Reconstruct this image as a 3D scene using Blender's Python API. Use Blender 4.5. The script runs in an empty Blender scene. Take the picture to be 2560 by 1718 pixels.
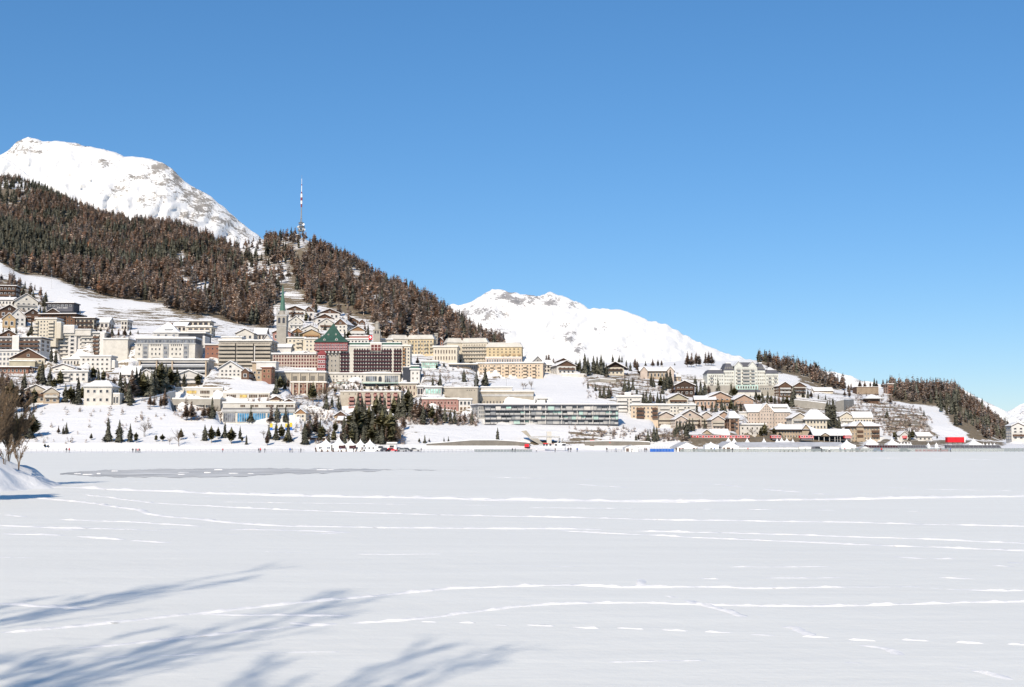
import bpy, math, random
import numpy as np
from mathutils import Vector, Matrix

random.seed(7); RNG = np.random.default_rng(7)
SC = bpy.context.scene
COL = SC.collection
# ------------------------------------------------------------------ camera
F = 3090.0; CX = 1280.0; CY = 859.0; HORIZON = 1110.0; CAM_H = 3.2
TH = math.atan((HORIZON - CY) / F); CT, ST = math.cos(TH), math.sin(TH)
cam = bpy.data.cameras.new('camera'); cam.sensor_width = 36; cam.lens = F / 2560 * 36
cam.clip_start = 0.5; cam.clip_end = 60000
cam_o = bpy.data.objects.new('camera', cam); COL.objects.link(cam_o)
cam_o.location = (0, 0, CAM_H); cam_o.rotation_euler = (math.pi / 2 + TH, 0, 0)
SC.camera = cam_o
# ------------------------------------------------------------------ sky, sun, exposure
SUN_EL = math.radians(33); SUN_AZ = math.radians(15)      # behind the camera, to the left
TO_SUN = Vector((-math.sin(SUN_AZ) * math.cos(SUN_EL), -math.cos(SUN_AZ) * math.cos(SUN_EL), math.sin(SUN_EL)))
world = bpy.data.worlds.new('World'); SC.world = world; world.use_nodes = True
wn = world.node_tree.nodes; wl = world.node_tree.links; wn.clear()
sky = wn.new('ShaderNodeTexSky'); sky.sky_type = 'NISHITA'; sky.sun_disc = False
sky.sun_elevation = SUN_EL; sky.sun_rotation = math.pi + SUN_AZ
sky.altitude = 1800; sky.air_density = 1.28; sky.dust_density = 0.2; sky.ozone_density = 10.0
bg = wn.new('ShaderNodeBackground'); bg.inputs[1].default_value = 0.15
hs = wn.new('ShaderNodeHueSaturation'); hs.inputs['Saturation'].default_value = 1.11; hs.inputs['Hue'].default_value = 0.503; wl.new(sky.outputs[0], hs.inputs['Color'])
gmn = wn.new('ShaderNodeGamma'); gmn.inputs[1].default_value = 0.75; wl.new(hs.outputs[0], gmn.inputs[0])     # the film's softer sky contrast
wo = wn.new('ShaderNodeOutputWorld'); wl.new(gmn.outputs[0], bg.inputs[0]); wl.new(bg.outputs[0], wo.inputs[0])
sun = bpy.data.lights.new('sun', 'SUN'); sun.energy = 4.15; sun.angle = math.radians(0.8); sun.color = (1.0, 0.89, 0.74)
sun_o = bpy.data.objects.new('sun', sun); COL.objects.link(sun_o)
sun_o.rotation_euler = TO_SUN.to_track_quat('Z', 'Y').to_euler()
vs = SC.view_settings; vs.view_transform = 'Standard'; vs.look = 'None'; vs.exposure = 0.32; vs.gamma = 1.0; vs.use_curve_mapping = False
SC.cycles.max_bounces = 6; SC.cycles.diffuse_bounces = 3; SC.cycles.glossy_bounces = 2; SC.cycles.transparent_max_bounces = 4

# ------------------------------------------------------------------ helpers
def P(px, py, Y):
    """point of the place seen at photo pixel (px, py) when it lies Y metres ahead"""
    u = (px - CX) / F; v = (CY - py) / F
    t = Y / (CT - v * ST)
    return Vector((u * t, Y, CAM_H + (ST + v * CT) * t))
def on_lake(px, py, z=0.0):
    u = (px - CX) / F; v = (CY - py) / F
    t = (z - CAM_H) / (ST + v * CT)
    return Vector((u * t, (CT - v * ST) * t, z))
def px_of(x, y, z):
    z = z - CAM_H
    d = y * CT + z * ST
    return CX + F * x / d, CY - F * (-y * ST + z * CT) / d

class NG:
    def __init__(s, m): s.t = m.node_tree; s.n = s.t.nodes; s.l = s.t.links
    def add(s, typ, **kw):
        nd = s.n.new(typ)
        for k, v in kw.items():
            if isinstance(k, str) and hasattr(nd, k): setattr(nd, k, v)
        return nd
    def link(s, a, b): s.l.new(a, b)
    def noise(s, scale, detail=4, rough=0.6, vec=None):
        nd = s.n.new('ShaderNodeTexNoise'); nd.inputs['Scale'].default_value = scale
        nd.inputs['Detail'].default_value = detail; nd.inputs['Roughness'].default_value = rough
        if vec is not None: s.l.new(vec, nd.inputs['Vector'])
        return nd.outputs['Fac']
    def math(s, op, a, b=None, clamp=False):
        nd = s.n.new('ShaderNodeMath'); nd.operation = op; nd.use_clamp = clamp
        for i, v in enumerate((a, b)):
            if v is None: continue
            if isinstance(v, (int, float)): nd.inputs[i].default_value = v
            else: s.l.new(v, nd.inputs[i])
        return nd.outputs[0]
    def ramp(s, fac, lo, hi):
        nd = s.n.new('ShaderNodeMapRange'); nd.clamp = True
        nd.inputs[1].default_value = lo; nd.inputs[2].default_value = hi
        s.l.new(fac, nd.inputs[0]); return nd.outputs[0]
    def mix(s, fac, a, b, mode='MIX'):
        nd = s.n.new('ShaderNodeMix'); nd.data_type = 'RGBA'; nd.blend_type = mode
        for i, v in ((0, fac), (6, a), (7, b)):
            if isinstance(v, (int, float)): nd.inputs[i].default_value = v
            elif isinstance(v, tuple): nd.inputs[i].default_value = (*v, 1)
            else: s.l.new(v, nd.inputs[i])
        return nd.outputs[2]
    def bump(s, h, strength=0.3, dist=0.1):
        nd = s.n.new('ShaderNodeBump'); nd.inputs['Strength'].default_value = strength
        nd.inputs['Distance'].default_value = dist; s.l.new(h, nd.inputs['Height']); return nd.outputs[0]
    def attr(s, name):
        nd = s.n.new('ShaderNodeAttribute'); nd.attribute_name = name; return nd
    def pos(s):
        return s.n.new('ShaderNodeNewGeometry').outputs['Position']

def new_mat(name, rough=0.8, spec=0.2):
    m = bpy.data.materials.new(name); m.use_nodes = True
    g = NG(m); b = m.node_tree.nodes['Principled BSDF']
    b.inputs['Roughness'].default_value = rough; b.inputs['Specular IOR Level'].default_value = spec
    return m, g, b
MATS = {}
def mat(name, col, rough=0.8, var=0.12, scale=0.6, spec=0.2, metal=0.0):
    """plain painted / built surface: base colour with weathering blotches"""
    if name in MATS: return MATS[name]
    m, g, b = new_mat(name, rough, spec)
    p = g.pos()
    n = g.noise(scale, 5, 0.65, p)
    c = g.mix(g.ramp(n, 0.3, 0.75), tuple(x * (1 - var) for x in col), tuple(min(1, x * (1 + var)) for x in col))
    g.link(c, b.inputs['Base Color']); b.inputs['Metallic'].default_value = metal
    MATS[name] = m; return m

def mesh_obj(name, verts, faces, mats=(), parent=None, midx=None, smooth=False, loc=None):
    me = bpy.data.meshes.new(name)
    me.from_pydata([tuple(v) for v in verts], [], faces)
    for m in mats: me.materials.append(m)
    if midx is not None: me.polygons.foreach_set('material_index', midx)
    if smooth: me.polygons.foreach_set('use_smooth', [True] * len(me.polygons))
    me.update()
    o = bpy.data.objects.new(name, me); COL.objects.link(o)
    if parent is not None: o.parent = parent
    if loc is not None: o.location = loc
    return o
def np_mesh(name, V, Fq, mats=(), smooth=False, attrs=None, cols=None, normals=None):
    """big mesh from numpy arrays; Fq is (n,3) or (n,4)"""
    me = bpy.data.meshes.new(name); k = Fq.shape[1]
    me.vertices.add(len(V)); me.vertices.foreach_set('co', np.asarray(V, np.float32).ravel())
    me.loops.add(Fq.size); me.loops.foreach_set('vertex_index', Fq.astype(np.int32).ravel())
    me.polygons.add(len(Fq)); me.polygons.foreach_set('loop_start', np.arange(0, Fq.size, k, dtype=np.int32))
    for m in mats: me.materials.append(m)
    me.update(calc_edges=True)
    if smooth: me.polygons.foreach_set('use_smooth', np.ones(len(Fq), bool))
    for an, a in (attrs or {}).items():
        at = me.attributes.new(an, 'FLOAT', 'POINT'); at.data.foreach_set('value', np.asarray(a, np.float32))
    if cols is not None:
        at = me.attributes.new('tint', 'FLOAT_COLOR', 'POINT')
        c4 = np.ones((len(V), 4), np.float32); c4[:, :3] = cols
        at.data.foreach_set('color', c4.ravel())
    me.validate()
    if normals is not None:                                        # foliage shaded as one rounded crown
        me.polygons.foreach_set('use_smooth', np.ones(len(me.polygons), bool)); me.normals_split_custom_set_from_vertices(np.asarray(normals, np.float32))
    o = bpy.data.objects.new(name, me); COL.objects.link(o); return o
def tag(o, label=None, cat=None, group=None, kind=None):
    if label: o['label'] = label
    if cat: o['category'] = cat
    if group: o['group'] = group
    if kind: o['kind'] = kind
    return o
def empty(name, loc=(0, 0, 0), rz=0.0):
    o = bpy.data.objects.new(name, None); COL.objects.link(o)
    o.location = loc; o.rotation_euler = (0, 0, rz); o.empty_display_size = 1
    return o

def _hash(ix, iy, seed):
    h = (ix * 374761393 + iy * 668265263 + seed * 1442695041) & 0xffffffff
    h = ((h ^ (h >> 13)) * 1274126177) & 0xffffffff
    return ((h ^ (h >> 16)) & 0xffff) / 65535.0
def vnoise(x, y, seed=0):
    x = np.asarray(x, float); y = np.asarray(y, float)
    ix = np.floor(x).astype(np.int64); iy = np.floor(y).astype(np.int64)
    fx = x - ix; fy = y - iy; fx = fx * fx * (3 - 2 * fx); fy = fy * fy * (3 - 2 * fy)
    a = _hash(ix, iy, seed); b = _hash(ix + 1, iy, seed); c = _hash(ix, iy + 1, seed); d = _hash(ix + 1, iy + 1, seed)
    return (a * (1 - fx) + b * fx) * (1 - fy) + (c * (1 - fx) + d * fx) * fy
def fbm(x, y, seed=0, octv=5, gain=0.5):
    s = 0; a = 1; t = 0
    for i in range(octv):
        s = s + a * vnoise(x * 2 ** i, y * 2 ** i, seed + i * 17); t += a; a *= gain
    return s / t
def in_poly(px, py, poly):
    px = np.asarray(px, float); py = np.asarray(py, float); r = np.zeros(px.shape, bool)
    n = len(poly)
    for i in range(n):
        x1, y1 = poly[i]; x2, y2 = poly[(i + 1) % n]
        if y1 == y2: continue
        c = ((y1 > py) != (y2 > py)) & (px < (x2 - x1) * (py - y1) / (y2 - y1) + x1)
        r ^= c
    return r

# ------------------------------------------------------------------ snow and ground materials
SNOW_C = (0.80, 0.79, 0.775)
def snow_mat(name, bumps=((2.0, 0.25, 0.08), (0.15, 0.3, 0.6)), col=SNOW_C, scour=0.0):
    m, g, b = new_mat(name, 0.75, 0.15)
    p = g.pos()
    n = g.noise(0.05, 5, 0.6, p)
    cc = g.mix(g.ramp(n, 0.3, 0.7), tuple(c * 0.965 for c in col), tuple(min(1, c * 1.02) for c in col))
    h = None
    if scour:                                                      # thin crust and drift streaks left by the wind
        mp = g.add('ShaderNodeMapping'); g.link(p, mp.inputs[0]); mp.inputs['Scale'].default_value = (0.06, 0.9, 1)
        ns = g.noise(0.7, 6, 0.65, mp.outputs[0])
        cc = g.mix(g.ramp(ns, 0.35, 0.68), cc, tuple(c * (1 - scour) for c in col)); h = g.math('MULTIPLY', ns, -0.05)
    g.link(cc, b.inputs['Base Color'])
    for sc, st, d in bumps:
        x = g.math('MULTIPLY', g.noise(sc, 5, 0.6, p), d)
        h = x if h is None else g.math('ADD', h, x)
    g.link(g.bump(h, 0.6, 1.0), b.inputs['Normal'])
    return m
SNOW = snow_mat('snow'); MATS['snow'] = SNOW
LAKE_M = snow_mat('lake_snow', ((0.9, 0.3, 0.045), (5.0, 0.2, 0.010), (0.06, 0.2, 0.16)), (0.835, 0.825, 0.765), 0.05)

def hill_mat(name):
    """snow with bare grass, scrub and earth where the 'bare' mask and broken noise say so"""
    m, g, b = new_mat(name, 0.85, 0.1)
    p = g.pos()
    mp = g.add('ShaderNodeMapping'); g.link(p, mp.inputs[0]); mp.inputs['Scale'].default_value = (0.35, 1.0, 2.6)
    n1 = g.noise(0.16, 6, 0.68, mp.outputs[0]); n2 = g.noise(0.9, 5, 0.65, p)
    k = g.math('ADD', g.math('MULTIPLY', n1, 0.75), g.math('MULTIPLY', n2, 0.25))
    k = g.ramp(k, 0.30, 0.70)
    f = g.math('ADD', k, g.math('SUBTRACT', g.attr('bare').outputs['Fac'], 1.0))
    f = g.ramp(f, 0.0, 0.06)
    n3 = g.noise(0.5, 5, 0.7, p)
    earth = g.mix(g.ramp(n3, 0.3, 0.7), (0.13, 0.10, 0.065), (0.29, 0.225, 0.15))
    earth = g.mix(g.ramp(g.noise(2.2, 3, 0.6, p), 0.45, 0.7), earth, (0.16, 0.15, 0.12))
    g.link(g.mix(f, SNOW_C, earth), b.inputs['Base Color'])
    h = g.math('ADD', g.math('MULTIPLY', n2, 0.5), g.math('MULTIPLY', n1, 1.5))
    g.link(g.bump(h, 0.55, 1.0), b.inputs['Normal'])
    return m
HILL = hill_mat('hillside_ground')

def rock_mat(name, rock_lo, rock_hi, scale):
    m, g, b = new_mat(name, 0.85, 0.1)
    p = g.pos()
    n1 = g.noise(0.026 * scale, 9, 0.75, p); n2 = g.noise(0.12 * scale, 6, 0.75, p)
    k = g.math('ADD', g.math('MULTIPLY', n1, 0.6), g.math('MULTIPLY', n2, 0.4))
    k = g.ramp(k, 0.30, 0.70)
    f = g.math('ADD', k, g.math('SUBTRACT', g.attr('rock').outputs['Fac'], 1.0))
    f = g.ramp(f, 0.0, 0.05)
    rk = g.mix(g.ramp(g.noise(0.03 * scale, 6, 0.7, p), 0.3, 0.7), rock_lo, rock_hi)
    g.link(g.mix(f, (0.84, 0.835, 0.82), rk), b.inputs['Base Color'])
    g.link(g.bump(g.math('ADD', g.math('MULTIPLY', n1, 15 / scale), g.math('MULTIPLY', n2, 4 / scale)), 0.65, 1.0), b.inputs['Normal'])
    return m

# ------------------------------------------------------------------ terrain rows (photo pixel of the ground, metres ahead)
ROWS = [  # each: [(px, py, Y) ...]; the shore edge and promenade come from their distance alone
 [(-600, 0, 440), (900, 0, 450), (1500, 0, 490), (3200, 0, 560)],
 [(-600, 1, 462), (900, 1, 470), (1500, 1, 515), (3200, 1, 590)],
 [(-600, 1112, 468), (300, 1112, 470), (900, 1113, 482), (1060, 1114, 486), (1350, 1112, 512), (1500, 1112, 520), (1800, 1096, 545), (2000, 1098, 560), (2250, 1108, 590), (2420, 1106, 600), (2500, 1112, 610), (3200, 1112, 640)],
 [(-600, 1015, 545), (60, 1013, 545), (250, 1014, 545), (380, 1020, 540), (480, 1032, 532), (560, 1052, 520), (700, 1062, 515), (800, 1066, 518), (880, 1080, 515), (960, 1070, 515), (1040, 1058, 525), (1200, 1060, 540), (1350, 1062, 550), (1560, 1064, 555), (1650, 1075, 560), (1800, 1086, 570), (1950, 1092, 585), (2100, 1098, 600), (2250, 1085, 625), (2400, 1098, 640), (2450, 1102, 650), (2500, 1108, 650), (3200, 1105, 680)],
 [(-600, 950, 612), (0, 950, 612), (150, 962, 600), (300, 975, 590), (450, 984, 590), (600, 985, 600), (750, 1000, 595), (900, 1020, 590), (1050, 1005, 595), (1200, 1010, 600), (1350, 1012, 605), (1500, 1020, 605), (1650, 1035, 605), (1800, 1050, 610), (1950, 1065, 625), (2100, 1068, 640), (2250, 1055, 660), (2400, 1068, 670), (2460, 1085, 680), (2520, 1104, 690), (3200, 1100, 740)],
 [(-600, 890, 690), (0, 890, 690), (150, 900, 680), (300, 915, 665), (450, 925, 660), (600, 925, 665), (750, 935, 665), (900, 945, 660), (1050, 950, 655), (1200, 955, 655), (1350, 972, 655), (1500, 978, 660), (1650, 990, 665), (1800, 1008, 670), (1950, 1015, 690), (2100, 1024, 700), (2250, 1022, 715), (2400, 1040, 720), (2460, 1060, 730), (2520, 1098, 740), (3200, 1095, 800)],
 [(-600, 760, 830), (0, 745, 840), (60, 760, 835), (150, 798, 810), (300, 820, 790), (450, 830, 780), (600, 850, 780), (750, 862, 775), (900, 875, 765), (1050, 890, 750), (1200, 905, 740), (1350, 936, 715), (1500, 940, 715), (1650, 952, 720), (1800, 978, 730), (1950, 978, 760), (2100, 988, 770), (2250, 998, 780), (2400, 1012, 775), (2460, 1040, 780), (2520, 1090, 790), (3200, 1092, 860)],
 [(-600, 660, 1000), (0, 656, 1010), (60, 688, 985), (130, 695, 985), (230, 733, 950), (300, 750, 940), (415, 760, 930), (535, 788, 900), (620, 812, 880), (700, 820, 870), (750, 810, 885), (850, 825, 880), (950, 848, 850), (1050, 862, 835), (1200, 888, 805), (1280, 905, 790), (1350, 922, 770), (1500, 920, 780), (1650, 925, 790), (1720, 918, 790), (1800, 930, 790), (1950, 948, 810), (2100, 978, 820), (2250, 985, 830), (2400, 998, 820), (2460, 1030, 820), (2520, 1085, 830), (3200, 1090, 920)],
 [(-600, 560, 1400), (0, 560, 1400), (150, 600, 1340), (300, 655, 1250), (450, 680, 1200), (600, 712, 1120), (750, 695, 1150), (850, 720, 1110), (950, 755, 1050), (1050, 800, 990), (1200, 866, 890), (1280, 895, 850), (1350, 915, 830), (1500, 912, 850), (1650, 915, 860), (1720, 908, 850), (1800, 912, 850), (1950, 925, 870), (2050, 950, 870), (2100, 971, 860), (2250, 978, 870), (2330, 982, 870), (2400, 990, 860), (2460, 1028, 860), (2520, 1080, 870), (3200, 1088, 980)],
 [(-600, 380, 1950), (-300, 405, 1950), (0, 450, 1900), (34, 452, 1890), (83, 465, 1870), (117, 480, 1850), (155, 497, 1830), (193, 512, 1800), (255, 540, 1760), (310, 550, 1730), (379, 558, 1690), (434, 563, 1660), (482, 583, 1620), (537, 600, 1570), (579, 615, 1530), (603, 626, 1510), (622, 614, 1500), (640, 602, 1490), (700, 594, 1470), (750, 589, 1450), (781, 603, 1430), (831, 634, 1400), (874, 650, 1370), (898, 662, 1350), (938, 688, 1320), (979, 714, 1290), (1014, 727, 1260), (1049, 742, 1230), (1084, 762, 1190), (1122, 790, 1150), (1156, 814, 1110), (1200, 845, 1060), (1235, 870, 1010), (1280, 888, 960), (1350, 908, 920), (1500, 906, 930), (1650, 908, 940), (1700, 902, 930), (1760, 902, 930), (1800, 904, 920), (1880, 900, 920), (1940, 905, 930), (2000, 922, 930), (2050, 942, 920), (2100, 965, 900), (2250, 972, 910), (2330, 976, 910), (2400, 984, 900), (2440, 1008, 900), (2490, 1050, 900), (2530, 1080, 910), (2620, 1094, 940), (3200, 1086, 1040)],
]
SUBS = [3, 2, 14, 12, 12, 12, 12, 26, 26]
GPX = np.arange(-600, 3161, 8.0)
def _build_grid():
    K = len(ROWS)
    py = np.zeros((len(GPX), K)); yy = np.zeros((len(GPX), K)); zz = np.zeros((len(GPX), K))
    ker = np.array([1, 2, 3, 2, 1.0]); ker /= ker.sum()
    for k, r in enumerate(ROWS):
        a = np.array(r, float)
        yy[:, k] = np.interp(GPX, a[:, 0], a[:, 2]); py[:, k] = np.interp(GPX, a[:, 0], a[:, 1])
        for arr in (yy, py):
            e = np.pad(arr[:, k], 2, mode='edge'); arr[:, k] = np.convolve(e, ker, 'valid')
        v = (CY - py[:, k]) / F
        zz[:, k] = CAM_H + (ST + v * CT) * yy[:, k] / (CT - v * ST)
    zz[:, 0] = -0.05; zz[:, 1] = 0.5
    Ys, Zs, R = [yy[:, 0]], [zz[:, 0]], [np.zeros(len(GPX))]
    for k in range(K - 1):
        for j in range(1, SUBS[k] + 1):
            t = j / SUBS[k]; tt = t
            if k >= 2: tt = 0.75 * t + 0.25 * t * t * (3 - 2 * t)
            Ys.append(yy[:, k] * (1 - t) + yy[:, k + 1] * t)
            Zs.append(zz[:, k] * (1 - tt) + zz[:, k + 1] * tt)
            R.append(np.full(len(GPX), k + t))
    for d, q in ((60, 0.97), (160, 0.85), (320, 0.6), (600, 0.3)):     # the far side of the ridge, falling away
        Ys.append(yy[:, -1] + d); Zs.append(zz[:, -1] * q); R.append(np.full(len(GPX), K - 1 + d / 600))
    Y = np.stack(Ys, 1); Z = np.stack(Zs, 1); R = np.stack(R, 1)
    u = ((GPX - CX) / F)[:, None]
    v = np.zeros_like(Y); dz = (Z - CAM_H) / Y
    v = (dz * CT - ST) / (CT + dz * ST)
    X = u * Y / (CT - v * ST)
    nz = (fbm(X / 45, Y / 45, 3) - 0.5)
    amp = np.clip((Y - 470) / 60, 0, 1) * 1.2 + np.clip((Y - 900) / 300, 0, 1) * 9.0
    amp = amp * np.where(R > 8.6, 0.5, 1)
    Z2 = Z + nz * amp
    Z2[:, :3] = Z[:, :3]
    return X, Y, Z2, R
GX, GY, GZ, GR = _build_grid()
_dz = (GZ - CAM_H) / GY
GPY = CY - F * (_dz * CT - ST) / (CT + _dz * ST)
NVIS = GY.shape[1] - 4

def col_at(px):
    c = (px - GPX[0]) / 8.0; i = int(min(max(math.floor(c), 0), len(GPX) - 2)); f = min(max(c - i, 0), 1)
    return i, f
def depth_at(px, py, kmin=3):
    """metres ahead of the first ground point seen at this pixel"""
    i, f = col_at(px)
    yy = GY[i] * (1 - f) + GY[i + 1] * f; pp = GPY[i] * (1 - f) + GPY[i + 1] * f
    for k in range(kmin, NVIS):
        if pp[k] <= py:
            d = pp[k - 1] - pp[k]; t = 0 if d <= 1e-6 else min(max((pp[k - 1] - py) / d, 0), 1)
            return yy[k - 1] * (1 - t) + yy[k] * t
    return yy[NVIS - 1]
def ground_z(px, Y):
    i, f = col_at(px)
    a = np.interp(Y, GY[i], GZ[i]); b = np.interp(Y, GY[i + 1], GZ[i + 1])
    return a * (1 - f) + b * f

# mask of ground without snow: forest floor and the bare slopes
BARE = [
 ([(1690, 1086), (2145, 1084), (2145, 1122), (1690, 1122)], 0.9), ([(2145, 1098), (2420, 1100), (2520, 1106), (2520, 1118), (2145, 1120)], 0.7), ([(1840, 1070), (1990, 1072), (2140, 1076), (2140, 1090), (1840, 1090)], 0.6), ([(1326, 1100), (1470, 1100), (1640, 1100), (1640, 1113), (1326, 1115)], 0.62),
 ([(150, 735), (205, 712), (250, 725), (290, 738), (310, 748), (250, 752), (190, 745)], 0.56),
 ([(300, 765), (420, 770), (470, 782), (460, 800), (380, 812), (250, 815), (230, 795), (250, 770)], 0.53),
 ([(230, 760), (330, 775), (420, 795), (420, 820), (330, 822), (250, 815)], 0.53),
 ([(2089, 1028), (2133, 1000), (2200, 1005), (2290, 1018), (2325, 1040), (2330, 1075), (2290, 1095), (2220, 1090), (2190, 1062), (2140, 1045)], 0.52),
 ([(2200, 1060), (2300, 1030), (2320, 1060), (2280, 1090)], 0.58),
 ([(2300, 1060), (2340, 1070), (2350, 1095), (2320, 1090)], 0.56),
 ([(2350, 1020), (2420, 1075), (2440, 1100), (2520, 1104), (2500, 1060), (2440, 1010), (2380, 985)], 0.56),
 ([(1515, 935), (1600, 930), (1650, 945), (1640, 975), (1580, 972), (1520, 955)], 0.56),
 ([(1460, 945), (1520, 940), (1560, 960), (1500, 985), (1465, 965)], 0.53),
 ([(1420, 1078), (1550, 1070), (1560, 1095), (1430, 1100)], 0.50),
 ([(1000, 1050), (1040, 1068), (1065, 1085), (1045, 1088), (1010, 1065)], 0.6),
 ([(600, 640), (740, 640), (740, 720), (600, 710)], 0.5),
 ([(680, 585), (790, 585), (760, 625), (690, 625)], 0.5),
 ([(1985, 1022), (2065, 1022), (2090, 1032), (2000, 1036)], 0.6),
 ([(1600, 1090), (1700, 1080), (1710, 1096), (1600, 1104)], 0.55),
]
FOREST_CLEAR = [
 ([(560, 555), (598, 575), (662, 590), (660, 634), (627, 640), (598, 626), (572, 600)], 0.22),
 ([(738, 583), (782, 583), (784, 606), (748, 628), (733, 628)], 0.15),
 ([(694, 588), (717, 580), (735, 605), (700, 622)], 0.3),
 ([(705, 630), (722, 630), (726, 671), (738, 720), (717, 712), (676, 704), (633, 713), (588, 704), (600, 675), (618, 650), (656, 656), (688, 664), (703, 660)], 0.28),
 ([(698, 722), (757, 732), (764, 748), (698, 742)], 0.15),
 ([(440, 622), (475, 650), (525, 700), (535, 742), (470, 732), (445, 690)], 0.45),
 ([(680, 760), (800, 760), (920, 800), (960, 835), (940, 850), (680, 830)], 0.05),
 ([(885, 660), (905, 690), (895, 700), (880, 680)], 0.2),
 ([(925, 720), (965, 750), (955, 762), (920, 735)], 0.3),
 ([(-400, 420), (80, 455), (75, 475), (-400, 450)], 0.45),
]
def forest_density(px, py, r, crowns=False):
    """how wooded the ground at this place is, 0..1"""
    d = np.zeros(np.shape(px))
    main = (px < 1262) & (r >= 7.0) & (r <= 9.0)
    lower = (px > 520) & (px < 720) & (r > 6.75) & (r <= 7.0)
    d = np.where(main | lower, 1.0, 0.0)
    for poly, v in FOREST_CLEAR:
        hit = in_poly(px, py, poly)
        if crowns: hit = hit | in_poly(px, py - 15, poly) | in_poly(px, py - 30, poly)      # nor do crowns stand before a clearing
        d = np.where(hit & (d > 0), v, d)
    d = np.where(in_poly(px, py, [(-20, 708), (-20, 700), (20, 703), (60, 716), (100, 744), (132, 766), (112, 771), (85, 758), (55, 748), (30, 740), (-20, 728)]), 1.0, d)
    d = np.where(in_poly(px, py, [(418, 772), (440, 786), (520, 792), (535, 772), (450, 750), (420, 752)]), 1.0, d)
    d = np.where(in_poly(px, py, [(1893, 905), (1945, 935), (1988, 938), (2000, 955), (2034, 968), (2110, 977), (2118, 955), (2060, 930), (2000, 908), (1940, 890), (1893, 885)]), 0.9, d)
    d = np.where(in_poly(px, py, [(2225, 1000), (2297, 1014), (2340, 1016), (2352, 1026), (2366, 1045), (2383, 1064), (2415, 1078), (2425, 1099), (2495, 1102), (2527, 1098), (2550, 1085), (2490, 1040), (2440, 1000), (2400, 975), (2300, 965), (2225, 968)]), 1.0, d)
    return d
CARVE = []          # (px0, px1, ground row, front distance, depth): every building stands on its own levelled plot
def level_plots():
    global GZ, GPY
    Z0 = GZ.copy(); tot = np.zeros_like(GZ)
    for (x0, x1, yb, Yf, D) in CARVE:
        c = np.nonzero((GPX >= x0 - 5) & (GPX <= x1 + 5))[0]
        if not len(c): continue
        zb = P((x0 + x1) / 2, yb, Yf).z
        lim = CAM_H + (zb - CAM_H) * GY[c] / Yf - 0.15              # ground before the house stays under the sight line to its foot
        m = (GY[c] <= Yf + 0.5) & (GY[c] > 490)
        z = GZ[c]; z = np.where(m, np.minimum(z, np.maximum(lim, 0.3)), z)
        f = (GY[c] > Yf - 2) & (GY[c] < Yf + D); z = np.where(f, np.maximum(z, zb - 0.4), z)
        GZ[c] = z
    d = GZ - Z0
    k = np.array([0.25, 0.5, 0.25]); e = np.pad(d, ((1, 1), (0, 0)), mode='edge')
    d2 = e[:-2] * .25 + e[1:-1] * .5 + e[2:] * .25
    d = np.where(d < 0, np.minimum(d, d2), d2)
    GZ = Z0 + d
    dz = (GZ - CAM_H) / GY
    GPY = CY - F * (dz * CT - ST) / (CT + dz * ST)
def _terrain():
    nc, nr = GX.shape
    V = np.stack([GX, GY, GZ], 2).reshape(-1, 3)
    i = np.arange(nc - 1)[:, None]; j = np.arange(nr - 1)[None, :]
    a = (i * nr + j).ravel()
    Q = np.stack([a, a + nr, a + nr + 1, a + 1], 1)
    pxg = np.repeat(GPX[:, None], nr, 1)
    bare = np.full(GX.shape, 0.10)
    bare = np.where((GR > 3.6) & (GR < 6.7) & (pxg > -200) & (pxg < 2240), 0.43, bare)       # lived-in ground between the houses
    for poly in ([(1240, 950), (1460, 930), (1520, 1010), (1340, 1012), (1240, 1000)], [(590, 930), (690, 935), (760, 985), (700, 1000), (590, 990)], [(0, 700), (420, 780), (420, 835), (100, 800)]):
        bare = np.where(in_poly(pxg, GPY, poly), 0.12, bare)
    for poly, v in BARE:
        bare = np.where(in_poly(pxg, GPY, poly), np.maximum(bare, v), bare)
    fd = forest_density(pxg, GPY, GR)
    fc = fbm(pxg / 60, GPY / 40, 91)
    bare = np.where(fd > 0.8, np.maximum(bare, 0.50 + 0.6 * fc), bare)
    bare = np.where((fd > 0.02) & (fd <= 0.8), np.maximum(bare, 0.38), bare)
    k = np.ones(3) / 3                                             # feather the mask
    for ax in (0, 1):
        bare = np.apply_along_axis(lambda q: np.convolve(np.pad(q, 1, mode='edge'), k, 'valid'), ax, bare)
    o = np_mesh('hillside_terrain', V, Q, [HILL], smooth=True, attrs={'bare': bare.ravel()})
    tag(o, kind='structure'); return o

# ------------------------------------------------------------------ lake: one sheet of snow on ice out to the horizon
def _lake():
    xs = np.concatenate([-np.geomspace(30000, 60, 22), np.arange(-50, 51, 10.0), np.geomspace(60, 30000, 22)])
    ys = np.concatenate([-np.geomspace(30000, 50, 18), np.arange(-40, 121, 8.0), np.geomspace(130, 30000, 26)])
    X, Y = np.meshgrid(xs, ys, indexing='ij')
    Z = np.zeros_like(X)
    V = np.stack([X, Y, Z], 2).reshape(-1, 3); nr = len(ys)
    i = np.arange(len(xs) - 1)[:, None]; j = np.arange(nr - 1)[None, :]; a = (i * nr + j).ravel()
    o = np_mesh('frozen_lake', V, np.stack([a, a + nr, a + nr + 1, a + 1], 1), [LAKE_M], smooth=True)
    tag(o, kind='structure')
_lake()

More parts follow.
